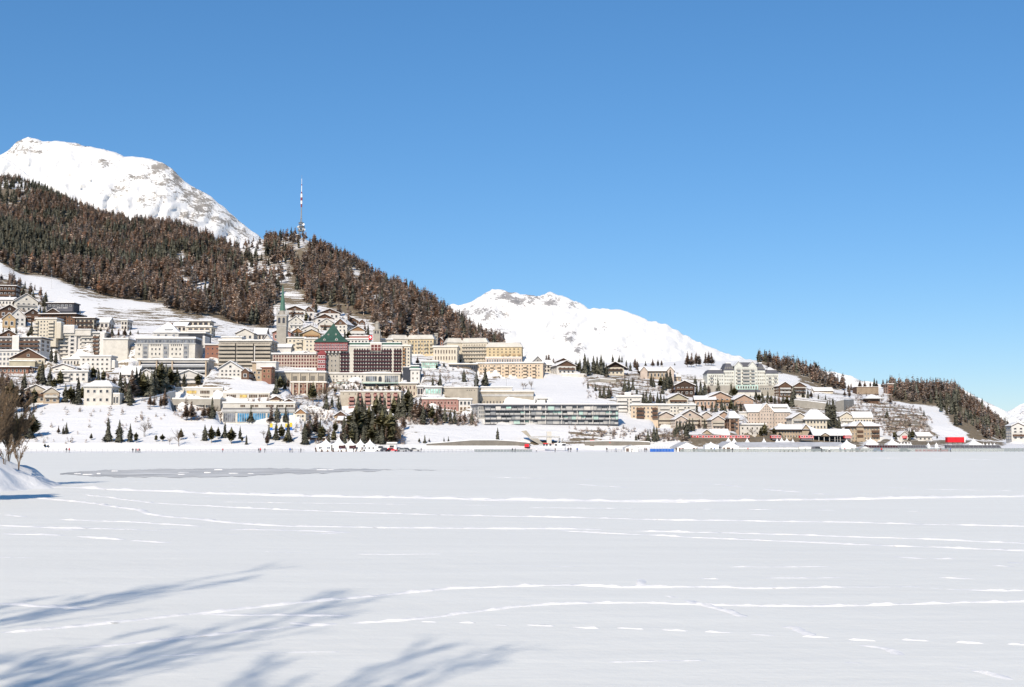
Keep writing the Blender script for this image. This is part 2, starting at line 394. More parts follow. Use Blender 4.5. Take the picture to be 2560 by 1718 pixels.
# ------------------------------------------------------------------ far mountains
def mountain(name, sky, Yf, Yr, base_py, m, rocks, seed, amp, jag, step=5.0):
    a = np.array(sky, float)
    px = np.arange(a[0, 0], a[-1, 0] + 1, step)
    top = np.interp(px, a[:, 0], a[:, 1])
    jg = ((fbm(px / 14, px * 0, seed, 4) - 0.5) * jag)[:, None]
    ns = 70; s = np.linspace(0, 1, ns)
    S, PX = np.meshgrid(s, px); TOP = top[:, None]
    PY = base_py + (TOP - base_py) * (S ** 0.92) + jg * S ** 9
    Y = Yf + (Yr - Yf) * S
    v = (CY - PY) / F; t = Y / (CT - v * ST)
    X = (PX - CX) / F * t; Z = CAM_H + (ST + v * CT) * t
    q1 = (PX + PY * 0.7) / 70; q2 = (PY * 1.3 - PX * 0.25) / 90
    rid = 1 - np.abs(2 * fbm(q1, q2, seed + 5, 6, 0.55) - 1)
    n = rid - 0.7 + 0.6 * (fbm(PX / 16, PY / 16, seed + 9, 4) - 0.5)
    w = np.sin(np.pi * np.clip(S, 0, 1)) ** 0.6
    Y = Y - n * amp * 2.2 * w; Z = Z + n * amp * 0.5 * w * 0
    # keep the pixel row while the surface bulges towards the viewer
    t = Y / (CT - v * ST); X = (PX - CX) / F * t; Z = CAM_H + (ST + v * CT) * t
    X2 = np.concatenate([X, X[:, -1:] * 1.02, X[:, -1:] * 1.1], 1)
    Y2 = np.concatenate([Y, Y[:, -1:] + 150, Y[:, -1:] + 1500], 1)
    Z2 = np.concatenate([Z, Z[:, -1:] - 40, Z[:, -1:] * 0.2], 1)
    rock = np.full(PX.shape, 0.16)
    for (cx, cy, rx, ry, val) in rocks:
        q = np.exp(-(((PX - cx) / rx) ** 2 + ((PY - cy) / ry) ** 2))
        rock = np.maximum(rock, 0.16 + (val - 0.02 - 0.16) * q)
    rock = np.concatenate([rock, rock[:, -1:], rock[:, -1:]], 1)
    nr = ns + 2; V = np.stack([X2, Y2, Z2], 2).reshape(-1, 3)
    i = np.arange(len(px) - 1)[:, None]; j = np.arange(nr - 1)[None, :]; q = (i * nr + j).ravel()
    o = np_mesh(name, V, np.stack([q, q + nr, q + nr + 1, q + 1], 1), [m], smooth=True, attrs={'rock': rock.ravel()})
    return tag(o, kind='structure')
RK1 = rock_mat('warm_rock', (0.20, 0.188, 0.172), (0.41, 0.38, 0.345), 1.0)
RK2 = rock_mat('grey_rock', (0.20, 0.20, 0.21), (0.42, 0.40, 0.39), 0.8)
mountain('left_mountain', [(-500, 330), (-200, 345), (-60, 372), (0, 388), (17, 378), (38, 358), (69, 342), (103, 351), (138, 353), (186, 356), (214, 366), (248, 372), (286, 380), (310, 391), (355, 392), (406, 406), (431, 423), (462, 454), (493, 472), (527, 492), (565, 523), (599, 554), (637, 582), (700, 640), (800, 720)],
         2850, 3500, 800, RK1,
         [(60, 360, 70, 40, 0.56), (260, 410, 45, 14, 0.60), (330, 445, 60, 14, 0.56), (400, 415, 40, 20, 0.66), (300, 480, 60, 22, 0.54), (430, 450, 65, 50, 0.60), (480, 490, 60, 45, 0.58), (500, 515, 60, 40, 0.64), (470, 540, 50, 25, 0.62), (560, 550, 60, 35, 0.60), (380, 500, 60, 30, 0.54), (600, 580, 40, 30, 0.58), (190, 362, 60, 9, 0.56)], 11, 38, 6)
mountain('left_snow_shoulder', [(-500, 300), (-200, 345), (-80, 366), (0, 389), (28, 403), (69, 436), (110, 462), (160, 500)],
         2280, 2400, 700, RK1, [(20, 400, 20, 12, 0.45)], 15, 20, 3)
mountain('middle_mountain', [(900, 880), (1000, 820), (1080, 785), (1127, 763), (1162, 760), (1189, 750), (1213, 731), (1230, 722), (1251, 726), (1281, 732), (1305, 734), (1340, 739), (1374, 732), (1391, 739), (1418, 744), (1442, 756), (1473, 770), (1552, 777), (1586, 787), (1631, 803), (1661, 810), (1689, 825), (1740, 854), (1785, 871), (1829, 890), (1853, 891), (1870, 898), (1960, 925), (2050, 950)],
         4550, 5200, 1000, RK2,
         [(1260, 738, 50, 18, 0.68), (1300, 752, 50, 20, 0.62), (1380, 755, 30, 16, 0.66), (1230, 790, 70, 40, 0.53), (1170, 780, 50, 25, 0.56), (1340, 745, 60, 14, 0.62), (1430, 765, 30, 14, 0.57), (1425, 845, 25, 22, 0.62), (1450, 870, 22, 20, 0.60), (1410, 815, 18, 12, 0.58), (1500, 820, 30, 25, 0.50), (1240, 830, 40, 22, 0.52), (1560, 870, 40, 22, 0.46)], 31, 42, 10)
mountain('right_far_peak', [(1980, 940), (2040, 925), (2078, 929), (2104, 934), (2128, 940), (2148, 951), (2178, 953), (2200, 960), (2260, 985), (2340, 1020)],
         5700, 6000, 1050, RK2, [(2150, 955, 40, 12, 0.42)], 41, 60, 4)
mountain('right_edge_ridge', [(2380, 960), (2420, 980), (2441, 992), (2452, 996), (2463, 1004), (2489, 1016), (2514, 1027), (2540, 1045), (2600, 1080), (2660, 1100)],
         5550, 5800, 1105, RK2, [(2470, 1010, 40, 12, 0.45)], 43, 60, 3)
mountain('right_edge_peak', [(2440, 1075), (2500, 1040), (2524, 1026), (2543, 1016), (2560, 1008), (2620, 980), (2700, 950), (2900, 930), (3100, 960)],
         7700, 8200, 1112, RK2, [(2560, 1040, 40, 30, 0.48)], 47, 90, 4)
# ------------------------------------------------------------------ building kit
C = {  # real surface colours
 'white': (0.62, 0.59, 0.545), 'cream': (0.60, 0.535, 0.42), 'pale': (0.58, 0.545, 0.48), 'beige': (0.48, 0.42, 0.33), 'khaki': (0.45, 0.40, 0.28),
 'yellow': (0.57, 0.445, 0.26), 'peach': (0.61, 0.475, 0.335), 'ochre': (0.45, 0.31, 0.16), 'orange': (0.46, 0.305, 0.215), 'pink': (0.53, 0.43, 0.355),
 'tan': (0.44, 0.34, 0.235), 'grey': (0.40, 0.38, 0.35), 'lightgrey': (0.47, 0.46, 0.44), 'darkgrey': (0.13, 0.13, 0.14), 'charcoal': (0.045, 0.05, 0.065),
 'brown': (0.12, 0.065, 0.04), 'darkbrown': (0.06, 0.036, 0.026), 'wood': (0.30, 0.16, 0.07), 'terracotta': (0.25, 0.115, 0.075), 'red': (0.29, 0.055, 0.06),
 'maroon': (0.055, 0.018, 0.025), 'rose': (0.37, 0.185, 0.155), 'green': (0.034, 0.082, 0.064), 'stone': (0.36, 0.33, 0.28), 'concrete': (0.41, 0.36, 0.285), 'mint': (0.61, 0.612, 0.555),
 'blue': (0.03, 0.12, 0.42), 'signred': (0.62, 0.02, 0.03), 'wallstone': (0.22, 0.195, 0.16), 'tentroof': (0.47, 0.475, 0.49), 'tentwhite': (0.80, 0.79, 0.77), 'slate': (0.10, 0.10, 0.12), 'frost': (0.45, 0.62, 0.55), 'copper': (0.085, 0.17, 0.13), 'steel': (0.30, 0.31, 0.32),
}
def M(n):
    c = C[n]; g_ = sum(c) / 3; keep = n in ('tentwhite', 'tentroof', 'signred', 'blue', 'copper', 'green')
    c = c if keep else tuple((x * .88 + g_ * .12) * (.93 if g_ > .25 else 1) for x in c)      # weathered
    return mat(n, c, 0.75, 0.10 if n in ('white', 'cream', 'tentwhite') else 0.16, 0.35)
def glass_mat(name, col, rough=0.12):
    if name in MATS: return MATS[name]
    m, g, b = new_mat(name, rough, 0.3)
    n = g.noise(0.45, 2, 0.5, g.pos())
    g.link(g.mix(g.ramp(n, 0.35, 0.65), tuple(c * 0.5 for c in col), tuple(c * 1.6 for c in col)), b.inputs['Base Color'])
    MATS[name] = m; return m
GLASS = glass_mat('window_glass', (0.045, 0.05, 0.06)); WARMG = glass_mat('curtained_glass', (0.09, 0.06, 0.042)); REDG = glass_mat('wine_red_glass', (0.10, 0.035, 0.03))
BLUEG = glass_mat('blue_glass', (0.06, 0.18, 0.30)); GREENG = glass_mat('green_glass', (0.30, 0.48, 0.42)); GREYG = glass_mat('grey_glass', (0.14, 0.15, 0.17)); YELG = glass_mat('yellow_blind', (0.50, 0.34, 0.08), 0.6)
GL = {'d': GLASS, 'w': WARMG, 'r': REDG, 'b': BLUEG, 'g': GREENG, 'y': YELG, 'x': GREYG}

def box_vf(x0, x1, y0, y1, z0, z1):
    return [(x0, y0, z0), (x1, y0, z0), (x1, y1, z0), (x0, y1, z0), (x0, y0, z1), (x1, y0, z1), (x1, y1, z1), (x0, y1, z1)], \
           [(0, 3, 2, 1), (4, 5, 6, 7), (0, 1, 5, 4), (1, 2, 6, 5), (2, 3, 7, 6), (3, 0, 4, 7)]
class MB:
    """collects shapes of ONE part"""
    def __init__(s): s.v = []; s.f = []; s.m = []
    def raw(s, v, f, m=0):
        o = len(s.v); s.v += list(v); s.f += [tuple(i + o for i in q) for q in f]; s.m += [m] * len(f); return s
    def box(s, x0, x1, y0, y1, z0, z1, m=0): return s.raw(*box_vf(x0, x1, y0, y1, z0, z1), m)
    def cyl(s, cx, cy, z0, z1, r0, r1, n=8, m=0, ph=0.0):
        a = [ph + i * 2 * math.pi / n for i in range(n)]
        v = [(cx + math.cos(t) * r0, cy + math.sin(t) * r0, z0) for t in a] + [(cx + math.cos(t) * r1, cy + math.sin(t) * r1, z1) for t in a]
        f = [(i, (i + 1) % n, n + (i + 1) % n, n + i) for i in range(n)] + [tuple(range(n))[::-1], tuple(range(n, 2 * n))]
        return s.raw(v, f, m)
    def bar(s, a, b, r, n=4, m=0):
        a = Vector(a); b = Vector(b); d = (b - a).normalized()
        u = d.cross(Vector((0.31, 0.52, 0.79))).normalized(); w = d.cross(u)
        v = [tuple(c + (u * math.cos(i * 2 * math.pi / n) + w * math.sin(i * 2 * math.pi / n)) * r) for c in (a, b) for i in range(n)]
        f = [(i, (i + 1) % n, n + (i + 1) % n, n + i) for i in range(n)] + [tuple(range(n))[::-1], tuple(range(n, 2 * n))]
        return s.raw(v, f, m)
    def build(s, name, mats, parent=None, smooth=False):
        if not isinstance(mats, (list, tuple)): mats = [mats]
        return mesh_obj(name, s.v, s.f, mats, parent, s.m, smooth)

WIN = {}
def win_mesh(frame, glass, mull=0):
    """unit window: 1 x 1, frame standing proud of a set-back pane, sill below"""
    k = (frame, glass, mull)
    if k in WIN: return WIN[k]
    b = MB(); t = 0.11 if mull < 2 else 0.07; tx = 0.11 if mull < 2 else 0.02
    for (x0, x1, z0, z1) in ((-.5, .5, .5 - t, .5), (-.5, .5, -.5, -.5 + t), (-.5, -.5 + tx, -.5 + t, .5 - t), (.5 - tx, .5, -.5 + t, .5 - t)):
        b.box(x0, x1, -1, 0.5, z0, z1, 0)
    for i in range(mull):
        x = -.5 + (i + 1) / (mull + 1); b.box(x - 0.012, x + 0.012, -0.8, 0.5, -.5 + t, .5 - t, 0)
    b.raw([(-.5 + tx, -0.35, -.5 + t), (.5 - tx, -0.35, -.5 + t), (.5 - tx, -0.35, .5 - t), (-.5 + tx, -0.35, .5 - t)], [(0, 1, 2, 3)], 1)
    o = b.build('window', [M(frame), GL[glass]]); me = o.data; bpy.data.objects.remove(o)
    WIN[k] = me; return me
BAL = {}
def bal_mesh(m):
    if m in BAL: return BAL[m]
    b = MB(); b.box(-.5, .5, -1, 0, -.08, .08); b.box(-.5, .5, -1, -.93, .08, 1); b.box(-.5, -.5 + .012, -.93, 0, .08, 1); b.box(.5 - .012, .5, -.93, 0, .08, 1)
    o = b.build('balcony', [M(m)]); me = o.data; bpy.data.objects.remove(o); BAL[m] = me; return me
def put(name, me, parent, loc, scale, rz=0.0):
    o = bpy.data.objects.new(name, me); COL.objects.link(o); o.parent = parent
    o.location = loc; o.scale = scale; o.rotation_euler = (0, 0, rz); return o
def win_grid(root, W, H, cols, rows, frame='white', glass='d', x=(0.06, 0.94), z=(0.08, 0.94), ww=0.55, wh=0.58, yf=0.0, mull=0, skip=(), name='window'):
    """rows x cols windows over a stretch of facade (fractions of its width and height)"""
    me = win_mesh(frame, glass, mull)
    cw = (x[1] - x[0]) * W / cols; rh = (z[1] - z[0]) * H / rows
    for r in range(rows):
        for c in range(cols):
            if (c, r) in skip: continue
            put(name, me, root, (-W / 2 + x[0] * W + (c + 0.5) * cw, yf, z[0] * H + (r + 0.5) * rh), (cw * min(.92, ww * 1.15), 0.16, rh * min(.9, wh * 1.15)))
def win_side(root, W, D, H, cols, rows, side, frame='white', glass='d', z=(0.08, 0.94), ww=0.42, wh=0.55):
    me = win_mesh(frame, glass, 0); cw = D / cols; rh = (z[1] - z[0]) * H / rows
    for r in range(rows):
        for c in range(cols):
            put('window', me, root, (side * W / 2, (c + 0.5) * cw, z[0] * H + (r + .5) * rh), (cw * ww, 0.16, rh * wh), side * math.pi / 2)
def balconies(root, W, H, m, spans, zs, depth=1.3, h=1.0):
    for (a, b) in spans:
        for z in zs:
            put('balcony', bal_mesh(m), root, (-W / 2 + (a + b) / 2 * W, 0, z * H), ((b - a) * W, depth, h))

def gable_roof(root, W, D, H, G, along, m, over=1.0, th=0.35, snow=0.3, x0=0.0, y0=0.0, z0=None):
    """two pitched slabs with a snow blanket as the roof's own part. along 'y': gable to the front; 'x': eaves to the front"""
    z0 = H if z0 is None else z0
    S, L = (W, D) if along == 'y' else (D, W)
    half = S / 2; sl = G / half; e = over
    def slab(lo, hi, ex, le):
        pts = []
        for s in (-1, 1):
            pts.append([(0, G + hi), (s * (half + ex), -ex * sl + hi), (s * (half + ex), -ex * sl + lo), (0, G + lo)])
        v, f = [], []
        for q in pts:
            o = len(v)
            for t in (-le, L + le):
                v += [(a, t, z) for a, z in q]
            f += [tuple(o + i for i in (0, 1, 5, 4)), tuple(o + i for i in (3, 7, 6, 2)), tuple(o + i for i in (1, 2, 6, 5)), tuple(o + i for i in (0, 4, 7, 3)), tuple(o + i for i in (0, 3, 2, 1)), tuple(o + i for i in (4, 5, 6, 7))]
        return v, f
    def place(v):
        if along == 'y': return [(a + x0, t + y0, z + z0) for a, t, z in v]
        return [(t - W / 2 + x0, a + D / 2 + y0, z + z0) for a, t, z in v]
    v, f = slab(0.02, th, e, e); r = mesh_obj('roof', place(v), f, [M(m)], root)
    if snow:
        v, f = slab(th + 0.004, th + snow, e - 0.12, e - 0.12); mesh_obj('snow_cover', place(v), f, [SNOW], r)
    return r
def flat_roof(root, W, D, H, m, over=0.6, th=0.5, snow=0.4, x0=0.0, y0=0.0):
    b = MB(); b.box(x0 - W / 2 - over, x0 + W / 2 + over, y0 - over, y0 + D + over, H, H + th); r = b.build('roof', M(m), root)
    if snow:
        b = MB(); b.box(x0 - W / 2 - over + .1, x0 + W / 2 + over - .1, y0 - over + .1, y0 + D + over - .1, H + th + 0.004, H + th + snow); b.build('snow_cover', SNOW, r)
    return r
def hip_roof(root, W, D, H, G, m, over=0.8, snow=0.4, ridge=0.35, x0=0.0, y0=0.0, mats_snow=True, inset_top=None):
    def hip(z, g, ex):
        a = W / 2 + ex; rx = W / 2 * ridge; cy = D / 2
        v = [(-a, -ex, z), (a, -ex, z), (a, D + ex, z), (-a, D + ex, z), (-rx, cy, z + g), (rx, cy, z + g)]
        f = [(0, 1, 5, 4), (1, 2, 5), (2, 3, 4, 5), (3, 0, 4), (0, 3, 2, 1)]
        return [(p[0] + x0, p[1] + y0, p[2]) for p in v], f
    v, f = hip(H + 0.01, G, over); b = MB(); b.raw(v, f)
    b.box(x0 - W / 2 - over - .1, x0 + W / 2 + over + .1, y0 - over - .1, y0 + D + over + .1, H - 0.3, H)
    r = b.build('roof', M(m), root)
    if snow and mats_snow:
        v, f = hip(H + 0.06, G + snow, over - 0.05); mesh_obj('snow_cover', v, f, [SNOW], r)
    return r
def mansard(root, W, D, H, G, m, inset=2.0, over=0.3, snow=0.4, x0=0.0, y0=0.0):
    a = W / 2 + over; i = inset
    v = [(-a, -over, H), (a, -over, H), (a, D + over, H), (-a, D + over, H), (-a + i, i - over, H + G), (a - i, i - over, H + G), (a - i, D + over - i, H + G), (-a + i, D + over - i, H + G)]
    v = [(p[0] + x0, p[1] + y0, p[2]) for p in v]
    r = mesh_obj('roof', v, [(0, 3, 2, 1), (4, 5, 6, 7), (0, 1, 5, 4), (1, 2, 6, 5), (2, 3, 7, 6), (3, 0, 4, 7)], [M(m)], root)
    if snow:
        b = MB(); b.box(x0 - a + i - .2, x0 + a - i + .2, y0 + i - over - .2, y0 + D + over - i + .2, H + G + .004, H + G + snow); b.build('snow_cover', SNOW, r)
    return r
def walls(root, W, D, H, m, gable=None, G=0, name='wall', x0=0.0, y0=0.0, base=-5.0, z0=0.0):
    """closed wall body; gable 'y' gives pointed front and back, 'x' pointed sides"""
    b = MB()
    if gable == 'y':
        pr = [(-W / 2, base), (W / 2, base), (W / 2, H), (0, H + G), (-W / 2, H)]
        v = [(a + x0, y0, z) for a, z in pr] + [(a + x0, y0 + D, z) for a, z in pr]
    elif gable == 'x':
        pr = [(0, base), (D, base), (D, H), (D / 2, H + G), (0, H)]
        v = [(-W / 2 + x0, a + y0, z) for a, z in pr] + [(W / 2 + x0, a + y0, z) for a, z in pr]
    else:
        b.box(x0 - W / 2, x0 + W / 2, y0, y0 + D, base if z0 == 0 else z0, H); return b.build(name, M(m), root)
    f = [(0, 1, 2, 3, 4), (9, 8, 7, 6, 5)] + [(i, i + 5, (i + 1) % 5 + 5, (i + 1) % 5) for i in range(5)]
    if gable == 'y': f = [q for q in f]
    b.raw(v, f); return b.build(name, M(m), root)

class Site:
    """a thing's place: its width in metres, its height scale and its Empty"""
    def __init__(s, name, label, x0, x1, yb, cat='house', yaw=0.0, Y=None, group=None, py_depth=None):
        xc = (x0 + x1) / 2
        s.Y = Y or depth_at(xc, py_depth or yb); s.xc = xc; s.yb = yb
        b = P(xc, yb, s.Y); s.b = b
        rel = math.radians(yaw)
        s.W = abs(P(x1, yb, s.Y).x - P(x0, yb, s.Y).x) / max(0.6, math.cos(rel))
        s.root = empty(name, b, rel); tag(s.root, label, cat, group)
        s.k = s.Y / F
        if s.Y < 1300: CARVE.append((x0, x1, yb, s.Y, 12))
    def z(s, py): return P(s.xc, py, s.Y).z - s.b.z
    def x(s, px): return P(px, s.yb, s.Y).x - s.b.x

def chalet(label, x0, x1, ye, yp, yb, wall='white', top='brown', along='y', yaw=0, depth=None, cols=3, rows=2, frame='white', bal='brown', nb=1, roofm='darkbrown', name='chalet', cat='house', glass='d', clad=True, Y=None, group=None, over=None, chim=1, sidewin=True):
    """alpine house: ye eave row, yp ridge row, yb ground row in the photograph"""
    s = Site(name, label, x0, x1, yb, cat, yaw, Y, group)
    W = s.W; H = s.z(ye); G = max(1.2, s.z(yp) - H); D = depth or min(max(W * 1.1, 9), 16)
    r = s.root; over = over if over is not None else min(1.2, W * 0.07)
    if along == 'x' : G = min(G, D * 0.45)
    walls(r, W, D, H, wall, along, G)
    if along == 'y' and clad:
        b = MB(); t = 0.06; zc = H * 0.98
        b.raw([(-W / 2 + .02, -t, zc), (W / 2 - .02, -t, zc), (W / 2 - .02, -t, H), (0, -t, H + G - .02), (-W / 2 + .02, -t, H), (-W / 2 + .02, 0.02, zc), (W / 2 - .02, 0.02, zc), (W / 2 - .02, 0.02, H), (0, 0.02, H + G - .02), (-W / 2 + .02, 0.02, H)],
              [(0, 1, 2, 3, 4), (0, 5, 6, 1), (1, 6, 7, 2), (2, 7, 8, 3), (3, 8, 9, 4), (4, 9, 5, 0)])
        b.build('gable_cladding', M(top), r)
    gable_roof(r, W, D, H, G, along, roofm, over, 0.3, 0.3)
    win_grid(r, W, H, cols, rows, frame, glass, ww=0.46, wh=0.5)
    if along == 'y' and G > 3: put('window', win_mesh(frame, glass, 0), r, (0, -0.07, H + G * 0.3), (min(1.4, W * .12), 0.16, min(1.3, G * .35)))
    if sidewin:
        sd = -1 if (yaw > math.degrees(math.atan((CX - s.xc) / F))) else 1
        win_side(r, W, D, H, 3, rows, sd, frame, glass)
    if nb:
        zs = [0.06 + (i + 1) / (rows) for i in range(-1, rows) if 0.2 < 0.03 + (i + 1) / rows < 0.95] or [0.5]
        if bal: balconies(r, W, H, bal, [(0.08, 0.92)], zs[:nb], 1.2, 0.9)
    for c in range(chim):
        cx = W * (0.18 if c == 0 else -0.2); cy = D * 0.45
        zr = H + G * (1 - abs(cx) / (W / 2)) if along == 'y' else H + G
        b = MB(); b.box(cx - .45, cx + .45, cy - .4, cy + .4, zr - .8, zr + 1.3); b.box(cx - .6, cx + .6, cy - .55, cy + .55, zr + 1.3, zr + 1.5)
        b.build('chimney', M('lightgrey'), r)
    return s
def block(label, x0, x1, yt, yb, wall='white', cols=5, rows=3, frame='white', glass='d', roofm='grey', depth=None, yaw=0, name='apartment_block', cat='building', bal=None, spans=(), bz=None, over=0.6, Y=None, group=None, x=(0.04, 0.96), z=(0.06, 0.96), ww=0.5, wh=0.5, roof='flat', G=None, skip=(), mull=0, sidewin=2, snow=0.4, bdepth=1.3, bh=1.0, ridge=0.5, py_depth=None):
    s = Site(name, label, x0, x1, yb, cat, yaw, Y, group, py_depth)
    W = s.W; H = s.z(yt); D = depth or min(max(W * 0.6, 10), 18); r = s.root; s.H = H; s.D = D
    if roof == 'gable':
        walls(r, W, D, H, wall, 'x', G); gable_roof(r, W, D, H, G, 'x', roofm, over, 0.3, snow)
    else:
        walls(r, W, D, H, wall)
        if roof == 'flat': flat_roof(r, W, D, H, roofm, over, 0.45, snow)
        elif roof == 'hip': hip_roof(r, W, D, H, G, roofm, over, snow, ridge)
        elif roof == 'mansard': mansard(r, W, D, H, G, roofm, min(2.5, G * 0.6), over, snow)
    if cols: win_grid(r, W, H, cols, rows, frame, glass, x, z, ww, wh, 0, mull, skip)
    if sidewin and rows:
        sd = -1 if (yaw > math.degrees(math.atan((CX - s.xc) / F))) else 1
        win_side(r, W, D, H, sidewin, rows, sd, frame, glass, z)
    if bal:
        zs = bz if bz is not None else [z[0] + (z[1] - z[0]) * i / rows + 0.012 for i in range(rows)]
        balconies(r, W, H, bal, spans or [(0.05, 0.95)], zs, bdepth, bh)
    return s
def extra_block(s, name, px0, px1, pyt, pyb, m, depth=6, dy=0.0, roofm=None, snow=0.35):
    """a further volume of the same building, its own part"""
    X0, X1, Z0, Z1 = s.x(px0), s.x(px1), s.z(pyb), s.z(pyt)
    b = MB(); b.box(X0, X1, dy, dy + depth, Z0, Z1); o = b.build(name, M(m), s.root)
    if roofm:
        b = MB(); b.box(X0 - .4, X1 + .4, dy - .4, dy + depth + .4, Z1, Z1 + .3); rr = b.build('roof', M(roofm), o)
    if snow:
        b = MB(); zt = Z1 + (.304 if roofm else .004); e = .3 if roofm else -.05; b.box(X0 - e, X1 + e, dy - e, dy + depth + e, zt, zt + snow); b.build('snow_cover', SNOW, o)
    return o
# ------------------------------------------------------------------ the town, left to right, upper rows first
# -- upper left village
block('dark timber flats with a thin snowy roof, topmost at the left edge', -12, 38, 716, 742, 'darkbrown', 5, 2, 'white', 'd', 'darkbrown', bal='brown', yaw=8)
chalet('long white house with snowy roof beside the dark timber flats', -14, 31, 750, 742, 764, 'white', along='x', cols=5, rows=1, nb=0, yaw=5)
chalet('large grey-beige gabled chalet at the foot of the larch clump', 40, 90, 754, 735, 780, 'pale', 'pale', yaw=24, cols=4, rows=2, bal='grey', nb=1)
chalet('small dark brown gabled chalet behind the white gabled house', 2, 44, 777, 763, 796, 'brown', 'darkbrown', yaw=28, cols=3, rows=1, nb=0)
chalet('dark brown chalet with overhanging eaves right of the white gabled house', 64, 99, 786, 773, 806, 'brown', 'darkbrown', yaw=20, cols=2, rows=1, nb=1)
chalet('tall white gabled house with paired windows at the left', 26, 60, 792, 773, 818, 'white', 'white', yaw=26, cols=3, rows=2, nb=0, bal=None, clad=False, depth=18)
chalet('little ochre gabled house in front of the tall white one', 8, 36, 797, 784, 820, 'ochre', 'ochre', yaw=22, cols=2, rows=1, nb=0, clad=False)
s = block('charcoal hotel with white lettering under the snowy meadow', 116, 184, 759, 783, 'charcoal', 6, 1, 'grey', 'x', 'darkbrown', z=(0.62, 0.95), ww=0.6, wh=0.6, sidewin=0, name='hotel')
b = MB(); b.box(s.x(134), s.x(182), -0.5, 0, s.z(779), s.z(767)); pn = b.build('sign_board', M('slate'), s.root)
for i, x in enumerate([145, 149, 153, 158.5, 162, 165, 168]):      # the sign's letters, too far off to read: pale upright strokes
    b = MB(); b.box(s.x(x - 1.1), s.x(x + 1.1), -0.58, -0.5, s.z(771.5), s.z(768.6)); b.build('letter', M('lightgrey'), pn)
chalet('small dark cottage under the charcoal hotel', 118, 146, 781, 772, 793, 'brown', 'darkbrown', yaw=14, cols=2, rows=1, nb=0)
block('long brown timber residence with a thin flat snowy roof', 101, 188, 787, 818, 'brown', 8, 3, 'wood', 'd', 'darkbrown', bal='darkbrown', over=1.6, spans=[(0.3, 0.72)], yaw=-4)
block('brown and cream timber flats right of the long residence', 188, 234, 797, 822, 'beige', 4, 2, 'brown', 'd', 'darkbrown', bal='darkbrown', over=1.4)
block('small snowy-roofed white house in the trees above the cream hotel', 238, 272, 806, 822, 'white', 3, 1, 'brown', 'd', 'lightgrey', roof='gable', G=3)
block('pale house with vertical boards by the meadow edge', 302, 318, 802, 826, 'pale', 2, 2, 'brown', 'd', 'grey')
s = block('cream curved apartment tower with stacked balconies at the left', 88, 140, 798, 846, 'cream', 6, 5, 'pale', 'd', 'pale', bal='cream', spans=[(-0.08, 0.14), (0.62, 0.9)], ww=0.4, wh=0.42)
extra_block(s, 'stair_tower', 141, 152, 806, 846, 'cream', 6, -0.5)
extra_block(s, 'rooftop_room', 153, 182, 813, 832, 'white', 6, 2)
extra_block(s, 'rooftop_room', 150, 222, 824, 838, 'pale', 8, 3, 'grey')
# -- chalets and flats at the left edge
chalet('snow-roofed gabled chalet above the white balcony flats', -4, 46, 842, 826, 858, 'pale', 'brown', yaw=22, cols=4, rows=1, nb=0)
s = block('white flats with brown balcony bands at the left edge', -14, 100, 846, 880, 'white', 9, 3, 'brown', 'd', 'darkbrown', bal='brown', spans=[(0.02, 0.4), (0.56, 0.98)], over=1.2, bdepth=1.6)
extra_block(s, 'white_pier', 33, 50, 841, 880, 'white', 5, -2.0)
block('plain white house with three rows of windows at the left edge', -16, 46, 878, 918, 'white', 6, 3, 'lightgrey', 'x', 'grey', Y=690)
s = chalet('broad khaki chalet with a deep brown gable below the white flats', 31, 108, 895, 873, 926, 'cream', 'brown', yaw=12, cols=5, rows=2, bal='khaki', nb=1, roofm='brown', Y=672)
extra_block(s, 'ground_floor', 28, 88, 905, 926, 'khaki', 3, -3, 'khaki')
block('long low red-brown building under the khaki chalet', -16, 70, 920, 934, 'terracotta', 8, 1, 'pale', 'd', 'darkbrown', over=1.5, depth=8)
# -- big cream hotel
s = block('wide cream hotel with white centre pier and brown balcony stacks', 107, 260, 833, 900, 'white', 12, 6, 'white', 'd', 'lightgrey', name='hotel', ww=0.42, wh=0.52, over=1.2, Y=745, depth=18,
          bal='pale', spans=[(0.19, 0.42), (0.62, 0.82)], bh=0.7)
extra_block(s, 'white_pier', 172, 192, 829, 900, 'white', 4, -1.6)
for a, b2 in ((119, 133), (230, 246)):
    for i in range(6):
        zz = 0.07 + i * 0.148; put('loggia', bal_mesh('brown'), s.root, ((s.x(a) + s.x(b2)) / 2, -0.1, s.H * zz), (s.x(b2) - s.x(a), 1.1, 1.1))
extra_block(s, 'corner_pier', 104, 116, 833, 905, 'white', 3, -1.2)
extra_block(s, 'corner_pier', 250, 261, 834, 905, 'white', 3, -1.2)
win_grid(s.root, s.W, s.H, 1, 6, 'white', 'd', (0.45, 0.53), (0.06, 0.94), 0.75, 0.6, -1.62)
block('low white annex with arched windows below the wide cream hotel', 157, 200, 899, 916, 'white', 5, 1, 'pale', 'd', 'lightgrey', ww=0.45, wh=0.6, Y=690, name='annex')
s = block('white two-storey annex with five windows below the wide cream hotel', 199, 276, 892, 930, 'white', 6, 3, 'pale', 'd', 'lightgrey', ww=0.42, wh=0.42, Y=682, name='annex')
extra_block(s, 'side_wing', 276, 285, 902, 920, 'white', 6, 1)
block('beige hall with blank walls between the cream and grey hotels', 257, 318, 849, 918, 'pale', 4, 1, 'pale', 'd', 'lightgrey', z=(0.02, 0.12), ww=0.5, wh=0.8, Y=720, name='hall', depth=20)
chalet('little white house with a curved snowy roof among the pines', 131, 184, 920, 911, 931, 'white', 'white', along='y', cols=3, rows=1, nb=0, clad=False, Y=668)
block('white terraced house with a flat snowy roof among the pines', 138, 219, 930, 955, 'white', 5, 2, 'lightgrey', 'd', 'lightgrey', ww=0.42, wh=0.5, bal='white', spans=[(0.1, 0.45)])
